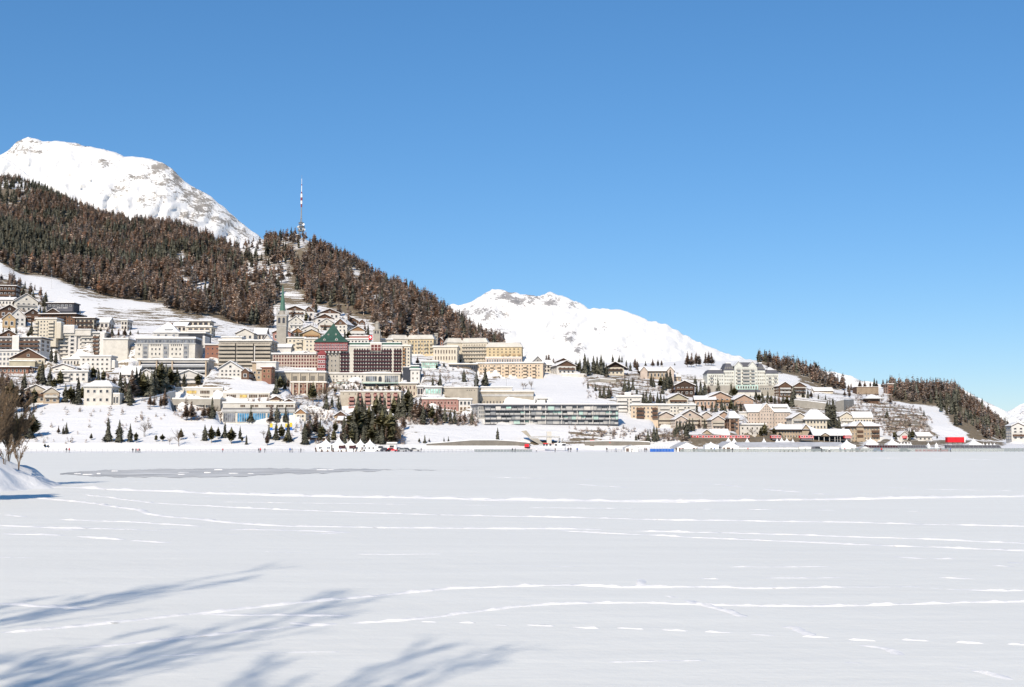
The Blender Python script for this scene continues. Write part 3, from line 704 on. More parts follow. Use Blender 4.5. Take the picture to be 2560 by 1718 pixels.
s = block('pale villa with snowy hip roof and tall ground-floor windows', 209, 278, 966, 1013, 'pale', 4, 2, 'white', 'd', 'lightgrey', roof='hip', G=2.4, ww=0.42, wh=0.36, name='villa', cat='house')
extra_block(s, 'garden_wing', 280, 297, 984, 1013, 'pale', 6, 1)
win_grid(s.root, s.W, s.H, 2, 1, 'white', 'd', (1.03, 1.24), (0.05, 0.5), 0.6, 0.85, 0.9)
chalet('beige twin chalet above the shore slope, left one', 64, 112, 976, 963, 1008, 'tan', 'beige', yaw=18, cols=3, rows=2, bal='brown', nb=2)
chalet('beige twin chalet above the shore slope, right one', 110, 145, 982, 970, 1009, 'tan', 'beige', yaw=18, cols=2, rows=2, bal='pale', nb=2)
# -- grey hotel group
s = block('large grey and white hotel with arched base and glazed top floor', 337, 487, 860, 902, 'pale', 0, 0, roofm='lightgrey', name='hotel', Y=705, depth=18, over=0.4, snow=0)
r = s.root
extra_block(s, 'glazed_top_floor', 337, 486, 847, 859, 'darkgrey', 14, 1.0, 'lightgrey', 0.9)
win_grid(r, s.W, s.z(847), 16, 1, 'steel', 'x', (0.02, 0.98), (s.z(858.5) / s.z(847), 0.985), 0.9, 0.85, 0.95)
for a, b2 in ((356, 370), (407, 421), (458, 471)):
    b = MB(); b.box(s.x(a), s.x(b2), -0.35, 0.2, s.z(900), s.z(861)); o = b.build('glass_bay', M('steel'), r)
    for i in range(3): put('window', win_mesh('grey', 'x', 1), r, ((s.x(a) + s.x(b2)) / 2, -0.36, s.z(894 - i * 12)), (s.x(b2) - s.x(a) - .5, .16, 2.0))
for a, b2, n in ((375, 403, 3), (425, 455, 3), (341, 354, 1)):
    for rr in range(2):
        for c in range(n):
            put('window', win_mesh('pale', 'd', 0), r, (s.x(a + (c + .5) * (b2 - a) / n), 0, s.z(885 - rr * 12)), (0.95, .16, 1.4))
    for c in range(n * 2): put('window', win_mesh('pale', 'd', 0), r, (s.x(a + (c + .5) * (b2 - a) / n / 2), 0, s.z(863)), (0.6, .16, 1.3))
for a, b2 in ((376, 402), (426, 454)):
    b = MB(); n = 10
    for i in range(n):
        t0, t1 = math.pi * i / n, math.pi * (i + 1) / n; cx = (s.x(a) + s.x(b2)) / 2; w = (s.x(b2) - s.x(a)) / 2; zb = s.z(898)
        q = [(cx - math.cos(t) * w * k, zb + math.sin(t) * 1.2 * k + .0) for t in (t0, t1) for k in (1, .86)]
        b.raw([(x, yv, z) for yv in (-.3, 0.05) for (x, z) in q], [(0, 2, 3, 1), (0, 4, 6, 2), (1, 3, 7, 5)])
    b.build('arch_moulding', M('grey'), r)
s2 = block('grey terraced base with dark balcony bands before the grey hotel', 344, 520, 901, 942, 'grey', 0, 0, roofm='lightgrey', Y=684, depth=14, name='terrace_building', snow=0.5, over=0.6)
for i, (zt, zb2) in enumerate(((912, 904), (926, 917), (938, 929))):
    extra_block(s2, 'glazing_band', 352, 513, zt - 5, zt + 1, 'charcoal', 0.5, -0.15, None, 0)
    extra_block(s2, 'parapet', 348, 517, zt + 1, zt + 6, 'steel', 1.6, -1.6, None, 0.3)
for x in (351, 393, 432, 516): extra_block(s2, 'pillar', x - 1.6, x + 1.6, 903, 942, 'tan', 1.2, -1.9, None, 0)
s = block('grey pavilion with a pointed glass roof behind the grey hotel', 384, 446, 832, 850, 'lightgrey', 3, 1, 'white', 'x', 'lightgrey', roof='hip', G=6.5, ridge=0.12, Y=760, name='pavilion', ww=0.4, wh=0.7, snow=0.15)
extra_block(s, 'dormer', 410, 430, 822, 832, 'steel', 4, 0.5)
extra_block(s, 'chimney', 418, 424, 806, 814, 'terracotta', 2, 5, None, 0.2)
s = block('tall dark grey slab with a white edge right of the grey hotel', 448, 510, 834, 905, 'darkgrey', 0, 0, roofm='lightgrey', Y=728, depth=16, name='hotel_slab', over=1.0)
extra_block(s, 'white_edge', 506, 512, 842, 905, 'white', 12, -0.6)
extra_block(s, 'top_glazing', 470, 505, 836, 846, 'charcoal', .5, -.2, None, 0)
block('red-brown block right of the grey hotel', 512, 549, 863, 920, 'terracotta', 3, 4, 'rose', 'd', 'lightgrey', Y=710, ww=0.3, wh=0.35)
block('cream terraced flats on the meadow edge, upper storey', 453, 524, 804, 818, 'cream', 5, 1, 'brown', 'd', 'grey', bal='pale', ww=0.6, wh=0.6, over=1.2)
block('cream terraced flats on the meadow edge, lower storeys', 466, 528, 818, 842, 'cream', 4, 2, 'brown', 'd', 'pale', bal='white', ww=0.6, wh=0.55, over=0.8)
block('low snow-roofed house left of the cream terraced flats', 432, 466, 816, 830, 'pale', 3, 1, 'brown', 'd', 'brown', roof='gable', G=2.5)
# -- beige terraced slab and neighbours
s = block('big beige apartment slab with long wavy balcony bands', 546, 678, 853, 928, 'stone', 12, 7, 'darkbrown', 'd', 'pale', bal='concrete', spans=[(0.0, 0.32), (0.34, 0.66), (0.68, 0.99)], ww=0.75, wh=0.5, Y=706, bdepth=1.8, bh=1.15, depth=18)
extra_block(s, 'rooftop_storey', 550, 600, 843, 853, 'pale', 10, 3, 'lightgrey')
extra_block(s, 'white_rib', 636.5, 638.5, 866, 928, 'white', 2, -2.2, None, 0)
chalet('pale gabled house standing above the beige apartment slab', 590, 634, 834, 823, 852, 'pale', 'pale', cols=3, rows=1, nb=0, clad=False, Y=752)
chalet('white church-like house with a round gable window beside the slab', 651, 683, 858, 837, 890, 'white', 'white', cols=3, rows=1, nb=0, clad=False, chim=0, Y=735)
block('dark roofed house left of the church tower', 634, 664, 836, 852, 'pale', 3, 1, 'brown', 'd', 'slate', roof='gable', G=4, snow=0.1, Y=770)
chalet('white gabled house with dark eaves below the beige slab', 547, 604, 922, 904, 943, 'white', 'white', cols=5, rows=2, nb=0, clad=False, roofm='darkgrey', yaw=3)
chalet('small brown barn beside the white gabled house', 603, 622, 930, 922, 948, 'brown', 'brown', cols=1, rows=1, nb=0)
s = block('orange-brown villa with white top storey under the slab', 630, 664, 908, 952, 'tan', 3, 2, 'white', 'd', 'brown', z=(.05, .6), Y=648)
extra_block(s, 'white_storey', 641, 690, 907, 924, 'white', 8, -1, 'lightgrey')
block('small rust-red house with yellow windows below the long grid building', 654, 678, 920, 950, 'terracotta', 2, 2, 'ochre', 'w', 'terracotta', Y=640)
s = block('ribbed snow-roofed house at the left of the dark grove', 300, 345, 936, 946, 'white', 3, 1, 'brown', 'd', 'lightgrey', roof='gable', G=4)
chalet('white gabled house in the top of the dark grove', 346, 384, 938, 925, 955, 'white', 'white', cols=3, rows=1, nb=0, clad=False, yaw=14)
s = chalet('white flats with a long slanting roof and stacked balconies', 440, 500, 938, 926, 970, 'white', 'white', cols=3, rows=3, bal='white', nb=2, clad=False, yaw=14, roofm='lightgrey', Y=640)
# -- school
s = block('upper school wing with yellow and brown window bands', 437, 557, 972, 1000, 'pale', 0, 0, roofm='pale', name='school_building', Y=612, over=0.1, depth=16)
for i, (a, b2) in enumerate(((466, 491), (500, 524), (533, 557))):
    for zc, hh in ((980.5, 9), (993.5, 6)):
        put('window_band', win_mesh('pale', 'y' if i == 0 else 'w', 5), s.root, ((s.x(a) + s.x(b2)) / 2, 0, s.z(zc)), (s.x(b2) - s.x(a), 0.2, hh * s.k))
s = block('right school wing with brown window bands under the snowy slope', 557, 674, 985, 1010, 'pale', 0, 0, roofm='pale', name='school_building', Y=602, over=0.1, depth=16)
for i, (a, b2) in enumerate(((566, 590), (599, 618), (622, 643), (646, 670))):
    for zc, hh in ((990.5, 9), (1003, 6)):
        put('window_band', win_mesh('pale', ('w', 'y', 'w', 'w')[i], 4), s.root, ((s.x(a) + s.x(b2)) / 2, 0, s.z(zc)), (s.x(b2) - s.x(a), 0.2, hh * s.k))
s = block('low grey school pavilion with dark windows on the bank', 430, 550, 999, 1028, 'stone', 0, 0, roofm='pale', name='school_building', Y=585, depth=12, over=0.2)
for a, b2 in ((434, 462), (490, 510), (514, 530)):
    put('window_band', win_mesh('pale', 'd', 3), s.root, ((s.x(a) + s.x(b2)) / 2, 0, s.z(1016)), (s.x(b2) - s.x(a), 0.2, 8 * s.k))
extra_block(s, 'side_wing', 412, 431, 1003, 1028, 'pale', 8, 0.5)
s = block('sports hall with a tall blue glass front below the school', 556, 737, 1009, 1060, 'pale', 0, 0, roofm='pale', name='sports_hall', Y=566, over=0.3, depth=16)
for i, (a, b2) in enumerate(((558, 588), (593, 628), (632, 664), (668, 698), (702, 733))):
    put('glass_front', win_mesh('lightgrey', 'x' if i == 0 else 'b', 5), s.root, ((s.x(a) + s.x(b2)) / 2, 0, s.z(1044)), (s.x(b2) - s.x(a), 0.25, 25 * s.k))
for a, b2 in ((625, 634), (636, 645), (664, 684), (690, 708), (713, 733), (600, 612)):
    put('window_band', win_mesh('pale', 'w', 2), s.root, ((s.x(a) + s.x(b2)) / 2, 0, s.z(1015)), (s.x(b2) - s.x(a), 0.2, 6 * s.k))
b = MB(); b.box(s.x(556), s.x(737), -0.6, -.02, s.z(1030), s.z(1024)); b.build('fascia', M('lightgrey'), s.root)
b = MB(); b.box(s.x(556), s.x(737), -0.3, -.02, s.z(1024), s.z(1020.5)); b.build('painted_shade_strip', M('darkgrey'), s.root)  # solid dark strip above the fascia, a gap's shade put in as colour
# -- little ochre houses on the bank
chalet('ochre gabled house touching the right school wing', 675, 706, 1000, 992, 1012, 'cream', 'brown', cols=3, rows=1, nb=0, Y=592)
chalet('snow-roofed wooden house beside the ochre gabled house', 703, 742, 1009, 999, 1016, 'wood', 'brown', cols=3, rows=1, nb=0, Y=586)
chalet('cream gabled cottage right of the sports hall', 738, 764, 1034, 1024, 1058, 'cream', 'wood', cols=2, rows=2, nb=0, Y=560)
chalet('ochre cottage with a long snowy roof above the bare trees', 764, 816, 1034, 1024, 1050, 'ochre', 'wood', along='x', cols=4, rows=1, nb=0, Y=572)
chalet('ochre gabled cottage behind the pointed tents', 836, 866, 1040, 1030, 1056, 'ochre', 'brown', cols=2, rows=1, nb=0, Y=552)
chalet('low snow-roofed shed in front of the ochre gabled cottage', 844, 890, 1052, 1043, 1064, 'wood', 'wood', along='x', cols=3, rows=1, nb=0, Y=540)
chalet('red-brown shelter behind the left pointed tents', 760, 812, 1096, 1090, 1106, 'terracotta', 'brown', along='x', cols=3, rows=1, nb=0, Y=492, chim=0)
# -- hillside chalets behind the church
chalet('white chalet with wide brown gable highest behind the church tower', 712, 762, 776, 766, 797, 'white', 'brown', yaw=16, cols=5, rows=2, bal='brown', nb=1)
chalet('white gabled chalet right of the highest one', 758, 785, 779, 767, 794, 'white', 'brown', yaw=18, cols=2, rows=1, nb=0)
chalet('pale gabled chalet just right of the church belfry', 722, 756, 804, 791, 824, 'pale', 'pale', yaw=16, cols=3, rows=2, bal='white', nb=1)
chalet('white chalet with dark eaves high in the trees', 800, 848, 783, 773, 799, 'white', 'brown', yaw=16, cols=4, rows=1, bal='brown', nb=0)
chalet('snow-roofed brown chalet below the white one high in the trees', 790, 832, 796, 786, 809, 'white', 'brown', yaw=22, cols=3, rows=1, nb=0)
chalet('pale chalet right above the green pyramid roof', 798, 834, 808, 797, 826, 'pale', 'pale', yaw=12, cols=3, rows=1, nb=1, bal='brown')
chalet('pale steep-roofed chalet right of the green pyramid roof', 834, 868, 812, 798, 832, 'pale', 'brown', yaw=-16, cols=3, rows=2, nb=0)
chalet('small snow-roofed cabin at the forest edge, upper one', 868, 895, 803, 795, 810, 'brown', 'brown', yaw=20, cols=2, rows=1, nb=0)
chalet('small snow-roofed cabin at the forest edge, lower one', 862, 892, 811, 803, 820, 'wood', 'brown', yaw=20, cols=2, rows=1, nb=0)
chalet('white chalet with brown gable at the forest edge', 876, 912, 827, 817, 842, 'white', 'wood', yaw=14, cols=3, rows=1, bal='white', nb=1)
chalet('snow-roofed house between the church and the orange chalet', 756, 794, 823, 814, 832, 'pale', 'pale', yaw=10, cols=3, rows=1, nb=0)
chalet('orange wooden chalet with broad snowy gable', 757, 800, 834, 824, 848, 'ochre', 'ochre', yaw=8, cols=4, rows=1, nb=1, bal='wood')
chalet('dark wooden chalet left of the orange chalet', 731, 757, 830, 821, 844, 'brown', 'wood', yaw=10, cols=2, rows=1, nb=0)
chalet('red house half hidden behind the church tower', 682, 726, 832, 822, 852, 'rose', 'terracotta', yaw=4, cols=4, rows=1, nb=0)
block('cream flats with four balconies right of the church', 718, 762, 846, 880, 'cream', 4, 3, 'pale', 'd', 'lightgrey', bal='cream', spans=[(0.5, 0.85)], Y=760, ww=0.4, wh=0.42)
block('cream flats hidden behind the red-banded tower', 762, 792, 848, 880, 'cream', 3, 3, 'pale', 'd', 'lightgrey', Y=755, ww=0.4, wh=0.42)
s = block('white house with a red roof storey right of the green pyramid roof', 866, 922, 849, 862, 'white', 6, 1, 'pale', 'd', 'lightgrey', Y=745, ww=0.5, wh=0.6)
extra_block(s, 'red_roof_storey', 872, 922, 841, 849, 'rose', 6, 2, 'rose')
chalet('brown cabin with snowy roof left of the stone bell tower', 898, 912, 806, 800, 812, 'brown', 'brown', cols=1, rows=1, nb=0, yaw=15)
chalet('brown hillside chalet behind the stone bell tower', 940, 974, 808, 800, 820, 'wood', 'brown', yaw=-18, cols=3, rows=1, nb=0)
chalet('snow-roofed chalet right of the stone bell tower', 952, 980, 822, 812, 836, 'brown', 'brown', yaw=14, cols=2, rows=1, nb=0)
chalet('tiny hillside cabin above the left yellow hotel', 1004, 1021, 822, 816, 830, 'pale', 'brown', cols=1, rows=1, nb=0)
chalet('red-brown cabin between the two yellow hotels', 1094, 1108, 852, 845, 866, 'terracotta', 'brown', cols=2, rows=1, nb=0, Y=790)
chalet('snow-roofed hut at the forest edge behind the yellow hotels', 1058, 1080, 834, 829, 840, 'brown', 'brown', cols=2, rows=1, nb=0)

# -- church: square grey tower, belfry, pinnacles and green spire; nave roof
s = Site('church', 'grey stone church tower with slender green copper spire', 690, 715, 884, 'church', 0, 760)
r = s.root; w = s.W / 2; zb, zt = s.z(886), s.z(786); zs = s.z(766)
b = MB(); b.box(-w * .96, w * .96, 0, 2 * w, zb - 6, s.z(815)); b.box(-w, w, -.15, 2 * w + .15, s.z(815), zt); b.build('tower', M('stone'), r)
b = MB(); b.box(-w * 1.12, w * 1.12, -w * .12, 2.12 * w, s.z(790), s.z(787)); b.box(-w * 1.06, w * 1.06, -w * .06, 2.06 * w, s.z(816), s.z(814.6)); b.build('cornice', M('lightgrey'), r)
for sx in (-.45, .45):
    m_ = MB(); hw = w * .24; n = 8; z0, z1 = s.z(808), s.z(797)
    prof = [(-hw, z0), (hw, z0)] + [(hw * math.cos(math.pi * i / n), z1 + hw * math.sin(math.pi * i / n)) for i in range(n + 1)]
    m_.raw([(x + sx * w, yv, z) for yv in (-.22, -.1) for x, z in prof], [tuple(range(len(prof)))] + [(i, i + len(prof), (i + 1) % len(prof) + len(prof), (i + 1) % len(prof)) for i in range(len(prof))])
    m_.build('belfry_opening', M('charcoal'), r)
b = MB(); b.cyl(0, w, zt, s.z(776), w * .95, w * .62, 8, 0, math.pi / 8); b.build('spire_base', M('stone'), r)
b = MB(); b.cyl(0, w, s.z(776), s.z(709), w * .60, 0.08, 8, 0, math.pi / 8); sp = b.build('spire', M('copper'), r)
b = MB(); b.bar((0, w, s.z(709)), (0, w, s.z(703)), .09); b.bar((-.5, w, s.z(705)), (.5, w, s.z(705)), .07); b.build('cross', M('darkgrey'), sp)
for sx in (-1, 1):
    for sy in (0, 2):
        b = MB(); b.box(sx * w * .9 - .5, sx * w * .9 + .5, sy * w - .5 + (0.3 if sy == 0 else -.3), sy * w + .5 + (0.3 if sy == 0 else -.3), zt, s.z(779)); b.cyl(sx * w * .9, sy * w + (0.3 if sy == 0 else -.3), s.z(779), s.z(771), .62, .03, 4, 0, math.pi / 4); b.build('pinnacle', M('lightgrey'), r)
b = MB(); b.box(s.x(686), s.x(730), -4, 8, s.z(900), s.z(870)); b.build('nave_wall', M('white'), r)
o = gable_roof(r, s.x(730) - s.x(686), 12, s.z(870), s.z(859) - s.z(870), 'x', 'slate', .6, .3, .4, (s.x(730) + s.x(686)) / 2, -4)
# -- old stone bell tower and flag
s = Site('bell_tower', 'old pale stone bell tower with octagonal top, right of the red-banded tower', 933, 950, 860, 'tower', 0, 748)
w = s.W / 2; r = s.root
b = MB(); b.box(-w, w, 0, 2 * w, -8, s.z(825)); b.build('shaft', M('stone'), r)
b = MB(); b.box(-w * 1.15, w * 1.15, -w * .15, 2.15 * w, s.z(826), s.z(824)); b.build('cornice', M('concrete'), r)
b = MB(); b.cyl(0, w, s.z(824), s.z(808), w * .78, w * .74, 8, 0, math.pi / 8); b.build('octagon', M('stone'), r)
b = MB(); b.cyl(0, w, s.z(808), s.z(802), w * .85, .15, 8, 0, math.pi / 8); b.build('cap', M('concrete'), r)
for sx in (-.4, .4):
    b = MB(); b.box(sx * w - .45, sx * w + .45, -.12, .05, s.z(834), s.z(828)); b.build('bell_opening', M('charcoal'), r)
s = Site('swiss_flag', 'red flag with white cross on a pole beside the old bell tower', 922, 931, 858, 'flag', 0, 700)
b = MB(); b.bar((s.x(931), 0, -8), (s.x(931), 0, s.z(836)), .09); b.build('pole', M('lightgrey'), s.root)
n = 6; fv = []; fw = s.x(931) - s.x(921.5); fh = s.z(838) - s.z(849)
for yo in (0, .05):
    for i in range(n + 1):
        for j in range(2): fv.append((s.x(931) - fw * i / n, math.sin(i * 1.4) * .22 + yo, s.z(849) + fh * j - .15 * i * .3))
ff = []
for k in range(2):
    for i in range(n): a = k * 2 * (n + 1) + 2 * i; ff.append((a, a + 1, a + 3, a + 2))
fl = mesh_obj('cloth', fv, ff, [M('signred')], s.root)
b = MB(); cx = s.x(931) - fw / 2; cz = s.z(843.6); b.box(cx - fw * .28, cx + fw * .28, -.32, -.26, cz - fh * .1, cz + fh * .1); b.box(cx - fh * .1, cx + fh * .1, -.33, -.27, cz - fh * .3, cz + fh * .3); b.build('white_cross', M('tentwhite'), fl)

# -- palace hotel: green pyramid roof, red gallery, stone tower, dark balcony wing
s = Site('palace_hotel_tower', 'stone hotel tower with red timber gallery and steep green roof', 787, 869, 942, 'hotel', 0, 690)
r = s.root; W = s.W
b = MB(); b.box(s.x(813), s.x(849), 0, 13, -6, s.z(878)); b.build('tower', M('stone'), r)
b = MB(); b.box(s.x(787), s.x(869), -2.2, 15, s.z(878), s.z(856)); g_ = b.build('timber_gallery', M('rose'), r)
b = MB()
for i in range(22):
    x = s.x(788) + (s.x(868) - s.x(788)) * i / 21; b.box(x - .16, x + .16, -2.36, -2.2, s.z(877.5), s.z(857))
for z in (860, 868, 876.5): b.box(s.x(787), s.x(869), -2.42, -2.36, s.z(z + .6), s.z(z - .6))
b.build('gallery_frame', M('red'), r)
me = win_mesh('tentwhite', 'd', 0)
for i in range(21): put('window', me, r, (s.x(788) + (s.x(868) - s.x(788)) * (i + .5) / 21, -2.2, s.z(864.2)), (.62, .14, 1.3)); 
for i in range(21): put('window', me, r, (s.x(788) + (s.x(868) - s.x(788)) * (i + .5) / 21, -2.2, s.z(872.3)), (.62, .14, 1.3))
def pyr(zs_, hw, cy): 
    v, f = [], []
    for z, h_ in zip(zs_, hw): v += [(cx_ - h_, cy - h_, z), (cx_ + h_, cy - h_, z), (cx_ + h_, cy + h_, z), (cx_ - h_, cy + h_, z)]
    for k in range(len(zs_) - 1):
        for i in range(4): f.append((4 * k + i, 4 * k + (i + 1) % 4, 4 * k + 4 + (i + 1) % 4, 4 * k + 4 + i))
    f += [(3, 2, 1, 0), tuple(4 * (len(zs_) - 1) + i for i in range(4))]
    return v, f
cx_ = s.x(828); hw0 = W / 2 + .35
v, f = pyr([s.z(856), s.z(852), s.z(843), s.z(836), s.z(822), s.z(806)], [hw0, hw0 * .93, hw0 * .64, hw0 * .46, hw0 * .24, .12], 6.4)
rf = mesh_obj('green_roof', v, f, [M('green')], r)
for (dx, z0, z1, hw_) in ((-16, 853, 845, 5), (14, 853, 844, 6), (-9, 838, 832, 3.4), (10, 838, 831, 3.4)):
    b = MB(); X = s.x(828 + dx); hh = hw_ * s.k; yv = 6.4 - hw0 * (.98 if z0 > 845 else .55)
    b.raw([(X - hh, yv, s.z(z0)), (X + hh, yv, s.z(z0)), (X, yv, s.z(z1)), (X - hh, yv + 5, s.z(z0)), (X + hh, yv + 5, s.z(z0)), (X, yv + 5, s.z(z1))], [(0, 1, 2), (1, 4, 5, 2), (0, 2, 5, 3)])
    d_ = b.build('dormer', M('copper'), rf)
    put('window', win_mesh('tentwhite', 'r', 0), rf, (X, yv - .05, s.z(z0) + (s.z(z1) - s.z(z0)) * .3), (hh * .9, .1, (s.z(z1) - s.z(z0)) * .45))
for x in range(5): b = MB(); X = s.x(814 + x * 9); b.box(X - .5, X + .5, -2, 0, s.z(883), s.z(878)); b.build('corbel', M('lightgrey'), r)
me = win_mesh('pale', 'd', 0)
for i in range(4):
    for x in (820, 829, 838): put('window', me, r, (s.x(x), 0, s.z(926 - i * 12)), (.7, .14, 1.5))
s = block('narrow red oriel tower attached left of the stone hotel tower', 794, 813, 884, 938, 'red', 3, 4, 'tentwhite', 'r', 'red', Y=686, depth=8, roof='hip', G=3, ridge=0.05, snow=0, ww=0.7, wh=0.5, name='oriel_tower', over=.3)
s = block('pale pink grid-fronted wing with rows of square wine-red windows', 681, 795, 886, 922, 'pink', 16, 4, 'pink', 'r', 'lightgrey', Y=692, ww=0.72, wh=0.72, name='hotel_wing', over=0.8, depth=14, x=(0.01, 0.99), z=(0.02, 0.98))
chalet('dark gabled dormer house on the roof of the pink grid wing', 752, 776, 886, 880, 890, 'darkgrey', 'darkgrey', cols=1, rows=1, nb=0, Y=702)
extra_block(s, 'white_terrace', 700, 794, 922, 931, 'white', 8, -4)
s = block('stone arcade base with tall dark windows under the pink grid wing', 676, 813, 932, 960, 'concrete', 0, 0, roofm='lightgrey', Y=660, name='arcade', depth=12)
for i, a in enumerate((683, 703, 733, 755, 777, 799)):
    for c in range(4): put('window', win_mesh('beige', 'd', 0), s.root, (s.x(a + c * 2.8), 0, s.z(946)), (1.9 * s.k, .2, 15 * s.k))
for a in (697, 728, 750, 772, 794): extra_block(s, 'buttress', a - 1.2, a + 1.2, 933, 985, 'beige', 1.5, -1.0, None, 0)
s = block('pillared lower front with rust-red panels under the stone arcade', 728, 814, 958, 988, 'terracotta', 6, 2, 'beige', 'r', 'beige', Y=648, name='lower_front', depth=9, ww=0.6, wh=0.6)
for a in (733, 748, 768, 788, 808): extra_block(s, 'pillar', a - 2, a + 2, 957, 988, 'beige', 1.2, -.9, None, 0)
# dark balcony wing
s = block('wide hotel wing with dark maroon balcony rows', 848, 1006, 866, 936, 'pale', 0, 0, roofm='lightgrey', Y=690, name='hotel_wing', depth=16, over=.3)
for i in range(7):
    zc = s.z(931 - i * 8.6) / s.H
    for sp in ((0.015, 0.16), (0.225, 0.42), (0.425, 0.60), (0.605, 0.83), (0.86, 0.985)):
        if i == 6 and sp[0] < .2: continue
        put('balcony', bal_mesh('maroon'), s.root, (-s.W / 2 + (sp[0] + sp[1]) / 2 * s.W, 0, zc * s.H), ((sp[1] - sp[0]) * s.W, .8, .85))
        n_ = max(2, int((sp[1] - sp[0]) * 26))
        for c in range(n_):
            put('window', win_mesh('darkbrown', 'd', 0), s.root, (-s.W / 2 + (sp[0] + (c + .5) / n_ * (sp[1] - sp[0])) * s.W, 0, zc * s.H + 1.15), ((sp[1] - sp[0]) * s.W / n_ * .58, .14, 1.25))
extra_block(s, 'green_roof_storey', 872, 1000, 858, 867, 'copper', 8, 2, 'copper', .3)
for x in (880, 890, 900, 908, 962, 972, 985, 996): b = MB(); X = s.x(x); b.raw([(X - .9, 1.6, s.z(867)), (X + .9, 1.6, s.z(867)), (X, 1.6, s.z(861)), (X - .9, 4, s.z(867)), (X + .9, 4, s.z(867)), (X, 4, s.z(861))], [(0, 1, 2), (1, 4, 5, 2), (0, 2, 5, 3)]); b.build('dormer', M('red'), s.root)
extra_block(s, 'centre_gable', 925, 954, 858, 880, 'pale', 3, -.8)
win_grid(s.root, s.W, s.H, 3, 2, 'red', 'r', (0.50, 0.66), (0.84, 1.06), .7, .7, -.82)
s = block('cream hotel end tower with small balconies right of the maroon wing', 1009, 1025, 866, 922, 'cream', 2, 6, 'white', 'd', 'cream', Y=686, depth=12, bal='wood', spans=[(-.12, .25)], name='hotel_tower')
s = block('pale hotel ground floors with glass panels and an arch', 815, 1000, 935, 972, 'pale', 0, 0, roofm='pale', Y=668, name='hotel_wing', depth=12, snow=.3)
put('glass_panel', win_mesh('pale', 'x', 6), s.root, (s.x(978), 0, s.z(948)), (34 * s.k, .2, 20 * s.k))
put('glass_panel', win_mesh('pale', 'x', 4), s.root, (s.x(928), 0, s.z(947)), (28 * s.k, .2, 14 * s.k))
b = MB(); hw = 4 * s.k; n = 8; prof = [(-hw, s.z(954)), (hw, s.z(954))] + [(hw * math.cos(math.pi * i / n), s.z(945) + hw * math.sin(math.pi * i / n)) for i in range(n + 1)]
b.raw([(x + s.x(950), yv, z) for yv in (-.2, .05) for x, z in prof], [tuple(range(len(prof)))] + [(i, i + len(prof), (i + 1) % len(prof) + len(prof), (i + 1) % len(prof)) for i in range(len(prof))]); b.build('arch_opening', M('charcoal'), s.root)
for x in (822, 834, 842, 858, 868, 878, 888, 898, 906):
    for z in (941, 950): put('window', win_mesh('pale', 'd', 0), s.root, (s.x(x), 0, s.z(z)), (3.4 * s.k, .16, 5 * s.k))
extra_block(s, 'glass_canopy', 842, 998, 957, 959, 'frost', 2.5, -2.5, None, 0)
extra_block(s, 'dark_gallery', 846, 998, 960, 966, 'charcoal', .3, -.2, None, 0)
s = block('beige flats with red balcony panels below the palace hotel', 850, 1002, 981, 1034, 'beige', 0, 0, roofm='concrete', Y=606, depth=14, over=.2, name='apartment_block')
for i in range(5):
    for a, b2 in ((872, 886), (893, 903), (912, 926), (934, 942), (949, 958), (967, 976), (983, 994)):
        if i == 4 and a < 890: continue
        put('balcony', bal_mesh('rose'), s.root, ((s.x(a) + s.x(b2)) / 2, 0, s.z(1031 - i * 10)), ((b2 - a) * s.k, 1.4, 1.0))
        put('window', win_mesh('red', 'r', 1), s.root, ((s.x(a) + s.x(b2)) / 2, 0, s.z(1025.5 - i * 10)), ((b2 - a) * s.k * .8, .14, 1.3))
for x in range(10): put('window', win_mesh('beige', 'd', 0), s.root, (s.x(858 + x * 15), 0, s.z(985)), (.5, .14, .5))
s = block('white and green modern house right of the maroon wing', 1026, 1049, 925, 968, 'white', 2, 3, 'pale', 'd', 'lightgrey', Y=664, ww=0.3, wh=0.35, depth=10, name='apartment_block')
extra_block(s, 'dark_half', 1007, 1026, 918, 966, 'charcoal', 9, .4)
extra_block(s, 'green_storey', 1026, 1046, 916, 925, 'copper', 7, .8, 'lightgrey')
s = block('beige and red corner house below the white and green one', 999, 1042, 960, 994, 'beige', 4, 2, 'rose', 'd', 'grey', Y=640, ww=0.28, wh=0.45)
block('grey row house with maroon shutters beside the corner house', 1043, 1058, 968, 990, 'lightgrey', 2, 1, 'maroon', 'd', 'lightgrey', Y=636, ww=.55, wh=.6)
# -- yellow grand hotel on the crest
s = block('left yellow hotel wing with pale mansard storey and small balconies', 1018, 1084, 848, 890, 'yellow', 8, 4, 'pale', 'd', 'pale', Y=770, name='hotel_wing', roof='mansard', G=2.6, snow=.12, ww=.42, wh=.5, bal='khaki', spans=[(.04, .22), (.40, .5), (.68, .78), (.86, .98)], bz=[.24, .46, .68], bdepth=1.0, yaw=-6)
s = block('plain yellow side wing turned left of the left yellow hotel wing', 978, 1019, 848, 886, 'cream', 4, 1, 'pale', 'd', 'pale', Y=768, name='hotel_wing', roof='mansard', G=2.6, snow=.12, z=(.7, .95), ww=.25, wh=.4, yaw=20)
block('low yellow link building behind the maroon wing', 948, 980, 850, 875, 'cream', 3, 1, 'pale', 'd', 'lightgrey', Y=760, yaw=10, z=(.5, .9))
s = Site('stone_tower', 'slim square stone tower between the two yellow hotel wings', 1086, 1094, 872, 'tower', 0, 785)
b = MB(); b.box(-s.W / 2, s.W / 2, 0, s.W, -5, s.z(835)); b.box(-s.W / 2 - .3, s.W / 2 + .3, -.3, s.W + .3, s.z(836), s.z(833)); b.build('shaft', M('stone'), s.root)
b = MB(); b.box(-.4, .4, -.08, .1, s.z(845), s.z(841)); b.build('opening', M('charcoal'), s.root)
